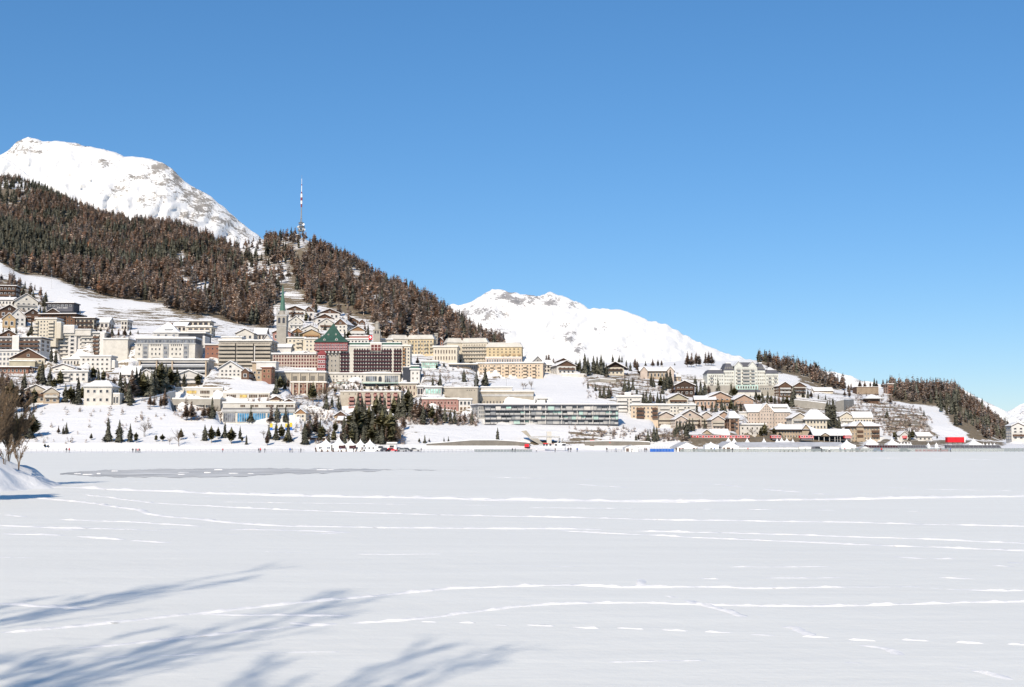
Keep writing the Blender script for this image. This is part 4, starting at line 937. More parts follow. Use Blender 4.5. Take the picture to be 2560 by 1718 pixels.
s = block('middle pale yellow hotel wing with three long balconies and roof sign', 1154, 1218, 857, 908, 'cream', 9, 5, 'pale', 'w', 'pale', Y=748, name='hotel_wing', roof='mansard', G=2.8, snow=.12, bal='beige', spans=[(0.01, .99)], ww=.4, wh=.45, bdepth=1.2, bh=.8, yaw=-8)
b = MB(); xs = [1171 + i * 2.1 for i in range(12)]
for i, ch in enumerate('KULM HOTEL'):
    X = s.x(1172 + i * 2.45); h = 4.2 * s.k; w_ = 1.7 * s.k; z0 = s.z(852.6); t = .22
    def st(ax, az, bx, bz): b.bar((X + ax * w_, 3.2, z0 + az * h), (X + bx * w_, 3.2, z0 + bz * h), t * .62)
    G_ = {'K': [(0, 0, 0, 1), (0, .5, 1, 1), (0, .5, 1, 0)], 'U': [(0, 0, 0, 1), (1, 0, 1, 1), (0, 0, 1, 0)], 'L': [(0, 0, 0, 1), (0, 0, 1, 0)], 'M': [(0, 0, 0, 1), (1, 0, 1, 1), (0, 1, .5, .4), (.5, .4, 1, 1)], 'H': [(0, 0, 0, 1), (1, 0, 1, 1), (0, .5, 1, .5)], 'O': [(0, 0, 0, 1), (1, 0, 1, 1), (0, 0, 1, 0), (0, 1, 1, 1)], 'T': [(.5, 0, .5, 1), (0, 1, 1, 1)], 'E': [(0, 0, 0, 1), (0, 0, 1, 0), (0, 1, 1, 1), (0, .5, .8, .5)], ' ': []}
    for q in G_[ch]: st(*q)
b.build('roof_sign', M('lightgrey'), s.root)
s = block('blank cream flank of the middle yellow hotel wing', 1118, 1156, 857, 906, 'cream', 3, 1, 'pale', 'd', 'pale', Y=750, name='hotel_wing', roof='mansard', G=2.8, snow=.12, z=(.55, .8), ww=.3, wh=.5, yaw=14)
s = block('cream front pavilion of the yellow hotel with snowy roof', 1083, 1143, 868, 908, 'cream', 8, 2, 'pale', 'w', 'pale', Y=735, name='hotel_wing', ww=.4, wh=.62, z=(.12, .9), yaw=-3)
s = block('deep yellow hotel wing at the right end of the crest', 1216, 1304, 868, 912, 'yellow', 8, 4, 'yellow', 'd', 'pale', Y=742, name='hotel_wing', roof='mansard', G=2.8, snow=.12, ww=.34, wh=.42, yaw=-4, z=(.3, .97), bal='ochre', spans=[(.42, .5), (.57, .65), (.74, .82), (.9, .97)], bz=[.34, .52], bdepth=.9)
extra_block(s, 'pale_ground_floor', 1213, 1305, 894, 912, 'pink', 2, -1.0)
win_grid(s.root, s.W, s.H, 14, 1, 'white', 'x', (0, 1), (0.06, 0.36), .5, .75, -1.02)
s = block('long peach lower wing with angled balconies below the deep yellow wing', 1192, 1357, 909, 946, 'peach', 22, 4, 'pale', 'd', 'lightgrey', Y=712, name='hotel_wing', ww=.38, wh=.45, bal='peach', spans=[(.20, .25), (.31, .36), (.43, .48), (.53, .58), (.70, .76), (.84, .89)], bdepth=1.5, yaw=-7, depth=14)
block('glass conservatory on the terrace left of the hotel pavilion', 1054, 1094, 905, 924, 'frost', 6, 2, 'lightgrey', 'g', 'lightgrey', Y=705, name='conservatory', ww=.85, wh=.8)
block('long low dark-glazed terrace building below the yellow hotel', 1124, 1192, 912, 926, 'charcoal', 12, 1, 'slate', 'd', 'concrete', Y=712, name='terrace_building', ww=.8, wh=.85)
# -- concrete garage, red brick row, glass flats
s = block('large sand-coloured concrete car park with snowy roof', 1104, 1194, 971, 1016, 'concrete', 0, 0, roofm='concrete', Y=620, name='car_park', depth=18, over=.3, yaw=-3)
for x in (1168, 1174, 1179, 1186): put('window', win_mesh('concrete', 'd', 0), s.root, (s.x(x), 0, s.z(976)), (.5, .15, .5))
block('green-glazed pavilion left of the concrete car park', 1062, 1104, 969, 988, 'lightgrey', 6, 1, 'lightgrey', 'g', 'lightgrey', Y=618, name='pavilion', ww=.85, wh=.75)
s = block('long sand-coloured car park extension above the glass flats', 1192, 1334, 981, 1014, 'concrete', 16, 1, 'concrete', 'd', 'concrete', Y=628, name='car_park', z=(.05, .45), ww=.3, wh=.5, depth=16, over=.3)
extra_block(s, 'stone_band', 1200, 1333, 986, 991, 'lightgrey', .3, -.2, None, 0)
extra_block(s, 'rooftop_storey', 1202, 1280, 968, 980, 'pale', 6, 6, 'lightgrey')
block('pink brick row house above the wooded knoll', 1054, 1146, 999, 1030, 'rose', 10, 2, 'pink', 'r', 'pink', Y=600, ww=.5, wh=.5, name='row_house')
s = block('white house with square openings beside the brick row', 1147, 1178, 1000, 1036, 'white', 3, 1, 'white', 'd', 'white', Y=598, z=(.6, .95), ww=.6, wh=.7)
win_grid(s.root, s.W, s.H, 3, 2, 'tan', 'w', (.04, .96), (.02, .52), .6, .8)
block('little grey-green pump house on the snow slope', 1346, 1366, 998, 1010, 'khaki', 4, 1, 'white', 'd', 'lightgrey', Y=625, name='pump_house', cat='shed')
s = block('long grey glass-fronted apartment building with dark floor slabs', 1212, 1546, 1014, 1062, 'steel', 0, 0, roofm='slate', Y=552, name='apartment_block', depth=14, over=1.0, snow=.35)
KIT = ['lightgrey', 'lightgrey', 'steel', 'frost', 'white']
rg = random.Random(5)
for rr in range(4):
    z0 = 1061 - rr * 11.6; x = 1213.0
    while x < 1543:
        w_ = rg.choice((9, 11, 13, 16)); x2 = min(x + w_, 1545); k = rg.random()
        if k < .36: b = MB(); b.box(s.x(x + .3), s.x(x2 - .3), -.3, .02, s.z(z0 - .6), s.z(z0 - 10.4)); b.build('shutter_panel', M(rg.choice(KIT)), s.root)
        else: put('glazing', win_mesh('steel', rg.choice('xxdgd'), 2), s.root, ((s.x(x) + s.x(x2)) / 2, 0, s.z(z0 - 5.5)), (s.x(x2) - s.x(x) - .1, .18, 9.6 * s.k)); put('parapet', bal_mesh('lightgrey'), s.root, ((s.x(x) + s.x(x2)) / 2, 0, s.z(z0)), (s.x(x2) - s.x(x) - .3, .9, .85))
        x = x2
    b = MB(); b.box(s.x(1211), s.x(1547), -1.3, .02, s.z(z0 + .7), s.z(z0 - .6)); b.build('floor_slab', M('slate'), s.root)
for x in (1311, 1324, 1364, 1404, 1443, 1482, 1524): extra_block(s, 'white_fin', x - .8, x + .8, 1015, 1061, 'white', 1.0, -1.0, None, 0)
s = block('angled grey end of the glass apartment building', 1196, 1213, 1014, 1048, 'lightgrey', 3, 3, 'steel', 'x', 'slate', Y=556, name='apartment_block', yaw=16, depth=12)
# -- crest houses in the centre
chalet('grey gabled chapel-like house at the end of the peach wing', 1330, 1358, 906, 892, 922, 'grey', 'grey', yaw=20, cols=2, rows=1, nb=0, chim=0, roofm='darkgrey', Y=740)
block('snowy low barn left of the grey gabled house', 1304, 1336, 905, 920, 'pale', 3, 1, 'brown', 'd', 'brown', roof='gable', G=3, Y=748, name='barn')
block('low white house between the chapel-like house and the white chalet', 1358, 1384, 912, 932, 'pale', 3, 2, 'brown', 'd', 'lightgrey', roof='gable', G=2.5, Y=735)
chalet('white timbered chalet with two balconies left of the dark stand', 1392, 1440, 915, 903, 936, 'white', 'brown', yaw=14, cols=4, rows=2, bal='brown', nb=2, Y=722)
chalet('snow-roofed house behind the white timbered chalet', 1388, 1428, 906, 897, 918, 'pale', 'brown', yaw=18, cols=3, rows=1, nb=0, Y=760)
chalet('chalet with dark brown upper storey and cream base on the crest', 1516, 1560, 918, 906, 938, 'cream', 'darkbrown', yaw=-2, cols=4, rows=2, bal='darkbrown', nb=1, over=2.2)
s = chalet('tan stone villa with twin gables and long snowy roof', 1602, 1682, 928, 918, 948, 'tan', 'tan', along='x', cols=8, rows=1, nb=0, yaw=-4)
for sx in (-.40, .42): 
    W_ = s.W * .22; walls(s.root, W_, 4, s.z(928), 'pink', 'y', 2.4, 'gable_wing', s.W * sx, -1.5); gable_roof(s.root, W_, 4.5, s.z(928), 2.4, 'y', 'darkbrown', .5, .25, .4, s.W * sx, -1.5)
chalet('small tan garage house right of the tan villa', 1683, 1703, 943, 937, 952, 'tan', 'tan', along='x', cols=2, rows=1, nb=0)
chalet('large dark brown barn-like chalet among the spruces', 1688, 1736, 964, 953, 990, 'darkbrown', 'darkbrown', yaw=-8, cols=4, rows=2, nb=1, bal='brown')
s = block('white modern hotel with four balcony rows right of the glass flats', 1543, 1603, 993, 1032, 'white', 6, 4, 'lightgrey', 'd', 'white', bal='white', spans=[(.02, .42), (.6, .95)], ww=.5, wh=.45, name='hotel', yaw=-4)
extra_block(s, 'rooftop_room', 1562, 1578, 982, 993, 'white', 5, 3)
chalet('yellow ochre chalet above the long cream apartment row', 1670, 1720, 997, 985, 1012, 'cream', 'khaki', yaw=10, cols=4, rows=1, bal='brown', nb=1)
s = block('left part of the cream apartment row with brown balconies', 1578, 1645, 1014, 1048, 'peach', 7, 3, 'pale', 'd', 'lightgrey', bal='brown', spans=[(.2, .48), (.78, .98)], name='apartment_block', yaw=-5, ww=.42, wh=.45)
s = block('right part of the cream apartment row with grey balconies', 1645, 1738, 1014, 1042, 'pale', 10, 3, 'white', 'd', 'lightgrey', bal='pale', spans=[(.06, .3), (.55, .7), (.85, .98)], name='apartment_block', yaw=-2, ww=.5, wh=.45)
for i, (a, b2, ye, yp, yb, lab) in enumerate(((1640, 1690, 1043, 1031, 1070, 'pink-cream gabled flats, leftmost of the gabled row'), (1696, 1754, 1042, 1026, 1072, 'tallest pink-cream gabled flats in the gabled row'), (1688, 1718, 1050, 1041, 1076, 'small pink-cream gabled house before the tallest gabled flats'), (1746, 1786, 1044, 1031, 1070, 'pink-cream gabled flats right of the tallest in the row'), (1779, 1812, 1051, 1041, 1074, 'small peach gabled house at the right of the gabled row'))):
    chalet(lab, a, b2, ye, yp, yb, 'pink', 'pink', yaw=(6, 2, 6, 4, 4)[i], cols=(5, 5, 3, 4, 3)[i], rows=3, bal='beige', nb=2 if i != 2 else 1, clad=False, name='apartment_house', Y=586 - (14 if i in (2, 4) else 0) + i)
# -- white grand hotel on the right
s = Site('grand_hotel', 'white grand hotel with twin gables, dark mansards and stone plinth', 1768, 1946, 990, 'hotel', 0, 742)
r = s.root
walls(r, s.x(1893) - s.x(1836), 18, s.z(918), 'mint', None, 0, 'centre_block', (s.x(1836) + s.x(1893)) / 2, -1.5)
for gx in (1846, 1881):
    hw = 10 * s.k; walls(r, 2 * hw, 10, s.z(916), 'mint', 'y', 11 * s.k, 'gable', s.x(gx), -1.6, s.z(925)); 
    gable_roof(r, 2 * hw, 10, s.z(916), 11 * s.k, 'y', 'slate', .3, .25, .2, s.x(gx), -1.6)
b = MB(); b.box(s.x(1850), s.x(1880), 0, 10, s.z(918), s.z(906)); b.build('centre_mansard', M('slate'), r)
for a, b2 in ((1810, 1836), (1893, 1914)):
    W_ = s.x(b2) - s.x(a); xc_ = (s.x(a) + s.x(b2)) / 2
    walls(r, W_, 16, s.z(926), 'mint', None, 0, 'side_block', xc_, 0); mansard(r, W_, 16, s.z(926), 18 * s.k, 'slate', 2.0, .2, .5, xc_, 0)
for a, b2 in ((1768, 1810), (1914, 1946)):
    W_ = s.x(b2) - s.x(a); xc_ = (s.x(a) + s.x(b2)) / 2
    walls(r, W_, 16, s.z(934), 'mint', None, 0, 'end_pavilion', xc_, -1); mansard(r, W_, 16, s.z(934), 9 * s.k, 'slate', 1.6, .4, .2, xc_, -1); hip_roof(r, W_ - 4, 12, s.z(925), 6 * s.k, 'lightgrey', .4, .5, .4, xc_, 1)
b = MB(); b.box(s.x(1767), s.x(1836), -1.6, 2, -6, s.z(964)); b.build('stone_plinth', M('stone'), r); b = MB(); b.box(s.x(1893), s.x(1947), -2.0, 2, -6, s.z(964)); b.build('stone_plinth', M('stone'), r)
b = MB(); b.box(s.x(1838), s.x(1892), -4.5, -1.6, s.z(975), s.z(964)); b.build('verandah', M('frost'), r)
b = MB(); b.box(s.x(1836), s.x(1898), -7, -1.7, -4, s.z(977)); b.build('terrace_wall', M('pale'), r)
b = MB(); b.box(s.x(1837), s.x(1896), -7.4, -4.5, s.z(981.5), s.z(976.5)); b.build('terrace_awning', M('slate'), r)
mw = win_mesh('mint', 'w', 0); md = win_mesh('mint', 'd', 0); rg = random.Random(3)
def wrow(xa, xb, n, rows, y, zt_, zb_, wpx=2.6, hpx=4.2):
    for j in range(rows):
        for i in range(n):
            put('window', rg.choice((mw, mw, md)), r, (s.x(xa + (i + .5) * (xb - xa) / n), y, s.z(zt_ + (j + .5) * (zb_ - zt_) / rows)), (wpx * s.k, .16, hpx * s.k))
wrow(1770, 1808, 7, 3, -1, 936, 963); wrow(1811, 1835, 5, 4, 0, 928, 963); wrow(1838, 1892, 11, 5, -1.5, 920, 963); wrow(1894, 1913, 4, 4, 0, 928, 963); wrow(1915, 1945, 6, 3, -1, 936, 963)
wrow(1840, 1890, 8, 1, -4.5, 965, 974, 4, 7); wrow(1812, 1834, 4, 1, -.3, 915, 925, 2.4, 4); wrow(1895, 1912, 3, 1, -.3, 915, 925, 2.4, 4)
for a, b2 in ((1842, 1850), (1856, 1872), (1877, 1885)):
    for j in range(5): put('balcony', bal_mesh('grey'), r, ((s.x(a) + s.x(b2)) / 2, -1.5, s.z(926.4 + j * 8.6)), ((b2 - a) * s.k, 1.3, .8))
for a, b2 in ((1775, 1782), (1921, 1927), (1935, 1941)):
    for j in range(3): put('balcony', bal_mesh('grey'), r, ((s.x(a) + s.x(b2)) / 2, -1, s.z(944.5 + j * 9)), ((b2 - a) * s.k, 1.2, .8))
wrow(1898, 1944, 8, 1, -2.0, 967, 978, 3.2, 6)
# -- orange houses and right-hand villas
chalet('orange-pink chalet below the grand hotel trees, left one', 1772, 1828, 993, 981, 1020, 'orange', 'orange', yaw=8, cols=4, rows=2, bal='wood', nb=1, clad=False)
chalet('low orange-tan house with long snowy roof', 1738, 1788, 1000, 991, 1018, 'orange', 'orange', along='x', cols=5, rows=1, nb=0, yaw=-6)
chalet('orange-pink chalet with a corner balcony, right one', 1836, 1884, 1000, 988, 1022, 'orange', 'pink', yaw=8, cols=4, rows=2, bal='orange', nb=1, clad=False)
chalet('orange gabled flats right of the pink-cream gabled row', 1788, 1832, 1044, 1030, 1076, 'orange', 'orange', yaw=4, cols=4, rows=3, bal='terracotta', nb=2, clad=False, Y=600)
block('narrow orange house with brown balconies by the pink hotel', 1824, 1848, 1045, 1078, 'orange', 2, 3, 'brown', 'd', 'lightgrey', Y=588, bal='brown', spans=[(.1, .6)], roof='hip', G=3)
chalet('wooden chalet with white balconies beside the grand hotel, left one', 1947, 1979, 966, 956, 993, 'brown', 'brown', yaw=6, cols=3, rows=3, bal='lightgrey', nb=2)
chalet('wooden chalet with cream lower floors beside the grand hotel, right one', 1982, 2016, 967, 957, 993, 'pale', 'brown', yaw=6, cols=3, rows=3, bal='darkbrown', nb=2)
s = block('big pale pink hotel with a tall pointed centre gable', 1870, 1976, 1030, 1072, 'pink', 0, 0, roofm='lightgrey', Y=640, name='hotel', roof='gable', G=3.6, depth=16, over=.6)
hw = 17.5 * s.k; walls(s.root, 2 * hw, 8, s.z(1030), 'pink', 'y', 20 * s.k, 'centre_gable', s.x(1916), -1.2); gable_roof(s.root, 2 * hw, 9, s.z(1030), 20 * s.k, 'y', 'pink', .3, .25, .35, s.x(1916), -1.2)
for j in range(4):
    for i in range(14):
        x = 1874 + i * 7.4; yv = -1.2 if 1899 < x < 1934 else 0
        put('window', win_mesh('pale', 'd', 0), s.root, (s.x(x), yv, s.z(1066 - j * 9.5)), (2.4 * s.k, .16, 4.6 * s.k))
for j, n in ((0, 6), (1, 4), (2, 2)):
    for i in range(n): put('window', win_mesh('pale', 'd', 0), s.root, (s.x(1916 + (i - (n - 1) / 2) * 4.6), -1.2, s.z(1029 - j * 6)), (2.0 * s.k, .16, 3.6 * s.k))
extra_block(s, 'left_wing', 1850, 1872, 1032, 1072, 'pale', 12, 1, 'lightgrey')
extra_block(s, 'dormer_band', 1936, 1970, 1018, 1022, 'grey', 2, 2, 'lightgrey')
block('low white block with a flat roof before the pink hotel', 1848, 1914, 1063, 1092, 'white', 5, 2, 'pale', 'd', 'lightgrey', Y=592, ww=.3, wh=.35)
chalet('white chalet with grey balconies right of the pink hotel', 1980, 2020, 1046, 1034, 1072, 'pale', 'beige', yaw=6, cols=4, rows=3, bal='grey', nb=2, Y=628)
block('cream house with a big snowy hip roof', 2014, 2068, 1048, 1076, 'cream', 6, 2, 'pale', 'd', 'lightgrey', roof='hip', G=4.5, ridge=.35, Y=626, name='villa', cat='house', over=1.2)
s = block('beige station building with snowy hip roof and centre gable', 1942, 2034, 1074, 1098, 'tan', 12, 2, 'pale', 'd', 'darkbrown', roof='hip', G=2.1, ridge=.7, Y=594, name='station_building', over=1.5, ww=.4, wh=.55)
W_ = s.W * .2; walls(s.root, W_, 5, s.z(1074), 'tan', 'y', 2.2, 'centre_gable', s.W * .28, -1); gable_roof(s.root, W_, 5, s.z(1074), 2.2, 'y', 'darkbrown', .5, .25, .4, s.W * .28, -1)
chalet('cream villa with curved gable among the right-hand trees', 2100, 2134, 1042, 1032, 1066, 'cream', 'cream', cols=4, rows=2, nb=1, bal='pale', clad=False, Y=664, name='villa')
block('cream annex with two white dormers beside the curved-gable villa', 2135, 2180, 1044, 1064, 'cream', 6, 1, 'pale', 'd', 'lightgrey', roof='gable', G=2.6, Y=662, yaw=-6)
s = block('large tan house with dark balconies near the station', 2126, 2200, 1066, 1104, 'tan', 9, 3, 'white', 'd', 'brown', roof='hip', G=2, ridge=.6, Y=606, name='villa', cat='house', over=1.3, ww=.36, wh=.5, bal='brown', spans=[(.22, .42), (.72, .97)], bz=[.3, .6])
W_ = s.W * .24; walls(s.root, W_, 4, s.z(1066), 'tan', 'y', 2.0, 'centre_gable', -s.W * .18, -.8); gable_roof(s.root, W_, 4, s.z(1066), 2.0, 'y', 'brown', .5, .25, .4, -s.W * .18, -.8)
s = block('brown block with close vertical slats on the skyline', 2142, 2196, 969, 985, 'brown', 0, 0, roofm='brown', Y=800, name='slatted_building', over=.1, snow=.2, depth=10)
for i in range(18): X = s.x(2143 + i * 3.07); b = MB(); b.box(X - .22, X + .22, -.5, .02, 0, s.H); b.build('slat', M('tan'), s.root)
s = block('orange-brown stepped tower among the skyline trees', 2220, 2236, 962, 984, 'orange', 2, 3, 'brown', 'd', 'brown', Y=820, name='tower_block', bal='terracotta', spans=[(.02, .98)])
s = block('small round-roofed pavilion on a terrace above the rocks', 2170, 2200, 996, 1006, 'brown', 6, 1, 'brown', 'd', 'lightgrey', roof='hip', G=2.2, ridge=.1, Y=740, name='pavilion', over=2)
block('long low beige shed with snowy roof behind the stone wall', 2036, 2083, 978, 984, 'cream', 0, 0, roofm='brown', roof='gable', G=2, Y=790, name='shed', cat='shed')
chalet('white gabled house at the far right edge', 2530, 2562, 1066, 1058, 1102, 'white', 'pale', yaw=-4, cols=2, rows=4, nb=1, bal='brown', clad=False, Y=640)
chalet('white shed with snowy roof right of the rocky slope', 2294, 2330, 1092, 1083, 1102, 'white', 'white', along='x', cols=3, rows=1, nb=0, Y=612, chim=0)
chalet('white cabin above the red number sign at the right', 2250, 2274, 1090, 1080, 1104, 'white', 'white', cols=1, rows=1, nb=0, Y=610, chim=0)

# -- retaining walls, ramp
def rwall(label, pts, m='wallstone', th=1.2, Y=None, coping=True):
    """stone wall following the slope: pts (px, top py, bottom py)"""
    root = None; b = MB(); c = MB()
    Ys = [Y or depth_at(p[0], p[2]) for p in pts]
    o = P(pts[0][0], pts[0][2], Ys[0]); root = empty('retaining_wall', o)
    for i in range(len(pts) - 1):
        A0, A1 = P(pts[i][0], pts[i][2] + 1, Ys[i]) - o, P(pts[i][0], pts[i][1], Ys[i]) - o
        B0, B1 = P(pts[i + 1][0], pts[i + 1][2] + 1, Ys[i + 1]) - o, P(pts[i + 1][0], pts[i + 1][1], Ys[i + 1]) - o
        for bb, lo, hi, ex in ((b, 0, 0, 0), (c, 1, .35, .15)):
            z0, z1 = (A0.z - 2, A1.z) if not lo else (A1.z + .003, A1.z + hi); y0, y1 = (B0.z - 2, B1.z) if not lo else (B1.z + .003, B1.z + hi)
            v = [(A0.x, A0.y - ex, z0), (B0.x, B0.y - ex, y0), (B0.x, B0.y + th + ex, y0), (A0.x, A0.y + th + ex, z0), (A0.x, A0.y - ex, z1), (B0.x, B0.y - ex, y1), (B0.x, B0.y + th + ex, y1), (A0.x, A0.y + th + ex, z1)]
            bb.raw(v, box_vf(0, 1, 0, 1, 0, 1)[1])
    b.build('masonry', M(m), root)
    if coping: c.build('snow_coping', SNOW, root)
    tag(root, label, 'wall'); return root
rwall('long tan retaining wall along the shore road at the centre', [(1066, 1110, 1114), (1120, 1106, 1114), (1180, 1101, 1114), (1240, 1101, 1114), (1290, 1104, 1114), (1326, 1108, 1115)])
rwall('grey-tan retaining wall right of the concrete ramp', [(1462, 1104, 1114), (1520, 1103, 1114), (1600, 1104, 1113), (1625, 1106, 1113)])
rwall('grey stone wall below the wooden chalets on the right', [(1986, 1000, 1018), (2020, 1003, 1020), (2066, 1009, 1023)], 'stone')
rwall('grey stone wall under the skyline pavilion', [(2090, 1004, 1028), (2110, 1000, 1027), (2135, 1000, 1014)], 'stone')
rwall('low wall under the white timbered chalet', [(1404, 934, 940), (1466, 936, 944)], 'pale')
rwall('terrace wall below the brown-topped chalet', [(1470, 952, 958), (1500, 947, 955), (1540, 950, 957)], 'stone')
rwall('snow-topped wall beside the school bank', [(352, 1000, 1004), (395, 990, 994), (437, 978, 984)], 'pale')
s = Site('concrete_ramp', 'curved concrete ramp with a square pier by the shore road', 1306, 1416, 1112, 'ramp', 0, 514)
b = MB(); n = 12
for i in range(n):
    x0_, x1_ = s.x(1322 + 78 * i / n), s.x(1322 + 78 * (i + 1) / n); z_ = s.z(1095) + math.sin(i / n * math.pi) * .3
    b.box(x0_, x1_ + .02, -.2, 5, z_, z_ + .55)
b.build('deck', M('lightgrey'), s.root)
b = MB(); b.box(s.x(1367), s.x(1379), 0, 4, -1, s.z(1079)); b.build('pier', M('pale'), s.root)
b = MB(); a_ = [(s.x(1322), s.z(1096)), (s.x(1345), s.z(1096)), (s.x(1360), s.z(1112)), (s.x(1350), s.z(1112))]
b.raw([(x, yv, z) for yv in (0, 3) for x, z in a_], box_vf(0, 1, 0, 1, 0, 1)[1] if False else [(0, 1, 2, 3)[::-1], (4, 5, 6, 7), (0, 4, 5, 1)[::-1], (1, 5, 6, 2)[::-1], (2, 6, 7, 3)[::-1], (3, 7, 4, 0)[::-1]]); b.build('slanting_wall', M('stone'), s.root)
b = MB(); a_ = [(s.x(1303), s.z(1078)), (s.x(1316), s.z(1076)), (s.x(1330), s.z(1094)), (s.x(1324), s.z(1095))]
b.raw([(x, yv, z) for yv in (1, 4) for x, z in a_], [(0, 1, 2, 3)[::-1], (4, 5, 6, 7), (0, 4, 5, 1)[::-1], (1, 5, 6, 2)[::-1], (2, 6, 7, 3)[::-1], (3, 7, 4, 0)[::-1]]); b.build('wing_wall', M('concrete'), s.root)
for x in (1392, 1400): b = MB(); b.bar((s.x(x), 1, s.z(1112)), (s.x(x + 8), 1, s.z(1096)), .35); b.build('strut', M('lightgrey'), s.root)

# -- transmitter mast on the forested hill
s = Site('radio_mast', 'tall red and white transmitter mast on top of the forested hill', 747, 758, 592, 'mast', 0, 1445)
r = s.root; z = s.z; hw = 4.5 * s.k
b = MB()
lv = [592, 584, 576, 568, 560, 552, 546]; wd_ = [1.0, .9, .8, .66, .5, .36, .3]
for i in range(len(lv) - 1):
    for (sx, sy) in ((-1, -1), (1, -1), (1, 1), (-1, 1)):
        p0 = (sx * hw * wd_[i], sy * hw * wd_[i], z(lv[i])); p1 = (sx * hw * wd_[i + 1], sy * hw * wd_[i + 1], z(lv[i + 1])); b.bar(p0, p1, .28)
        nx = {(-1, -1): (1, -1), (1, -1): (1, 1), (1, 1): (-1, 1), (-1, 1): (-1, -1)}[(sx, sy)]
        b.bar(p0, (nx[0] * hw * wd_[i + 1], nx[1] * hw * wd_[i + 1], z(lv[i + 1])), .18); b.bar(p1, (nx[0] * hw * wd_[i + 1], nx[1] * hw * wd_[i + 1], z(lv[i + 1])), .18)
b.build('lattice_base', M('steel'), r)
for py_, k in ((578, 2.0), (570, 2.1), (561, 1.6)):
    b = MB(); b.cyl(0, 0, z(py_), z(py_) + .7, hw * k, hw * k, 10); b.cyl(0, 0, z(py_) + 1.7, z(py_) + 1.9, hw * k, hw * k, 10); b.build('platform', M('steel'), r)
for i in range(9):
    a = i * 2.4; rr = hw * 1.7; zz = z(574 - (i % 3) * 6)
    b = MB(); b.cyl(0, 0, 0, .5, .3, 1.5, 10); o = b.build('dish_antenna', M('tentwhite'), r); o.location = (math.cos(a) * rr, -abs(math.sin(a)) * rr, zz); o.rotation_euler = (math.pi / 2, 0, a * .3)
b = MB(); b.cyl(0, 0, z(546), z(518), hw * .38, hw * .3, 8); b.build('mid_shaft', M('steel'), r)
for i, (a, b2, m_, w_) in enumerate(((518, 510.5, 'red', .26), (510.5, 502, 'tentwhite', .36), (502, 494, 'red', .36), (494, 484.5, 'tentwhite', .36), (484.5, 480, 'red', .2), (480, 464, 'tentwhite', .14), (464, 461, 'red', .15), (461, 447, 'tentwhite', .08), (447, 438, 'steel', .04))):
    b = MB(); b.cyl(0, 0, z(a), z(b2), hw * w_ * 1.5, hw * w_ * 1.5, 8); b.build('banded_section', M(m_), r)
block('small service building at the foot of the transmitter mast', 738, 746, 588, 594, 'brown', 2, 1, 'tan', 'd', 'brown', Y=1440, name='service_building', cat='shed')
# ------------------------------------------------------------------ ground sheet, now that every plot is levelled
level_plots(); _terrain()
# ------------------------------------------------------------------ trees: prototypes as arrays (height 1, base at 0)
def leafy_mat(name, base, var=0.35, rough=0.9):
    m, g, b = new_mat(name, rough, 0.05)
    t = g.attr('tint').outputs['Color']
    oi = g.add('ShaderNodeObjectInfo')
    n = g.noise(0.35, 3, 0.6, g.pos())
    c = g.mix(1.0, t, g.mix(g.ramp(n, 0.3, 0.7), tuple(x * (1 - var) for x in base), tuple(x * (1 + var) for x in base)), 'MULTIPLY')
    k = g.math('ADD', g.math('MULTIPLY', oi.outputs['Random'], 0.5), 0.75)
    v = g.add('ShaderNodeHueSaturation'); g.link(k, v.inputs['Value']); g.link(c, v.inputs['Color'])
    g.link(v.outputs[0], b.inputs['Base Color'])
    return m
EVERGREEN = leafy_mat('evergreen_needles', (0.135, 0.132, 0.10))
PINE = leafy_mat('olive_pine_needles', (0.165, 0.152, 0.085))
LARCH = leafy_mat('bare_larch_twigs', (0.40, 0.318, 0.262))
TWIG = leafy_mat('grey_brown_twigs', (0.17, 0.125, 0.085))
BARK = mat('bark', (0.13, 0.095, 0.07), 0.95, 0.3, 1.5)

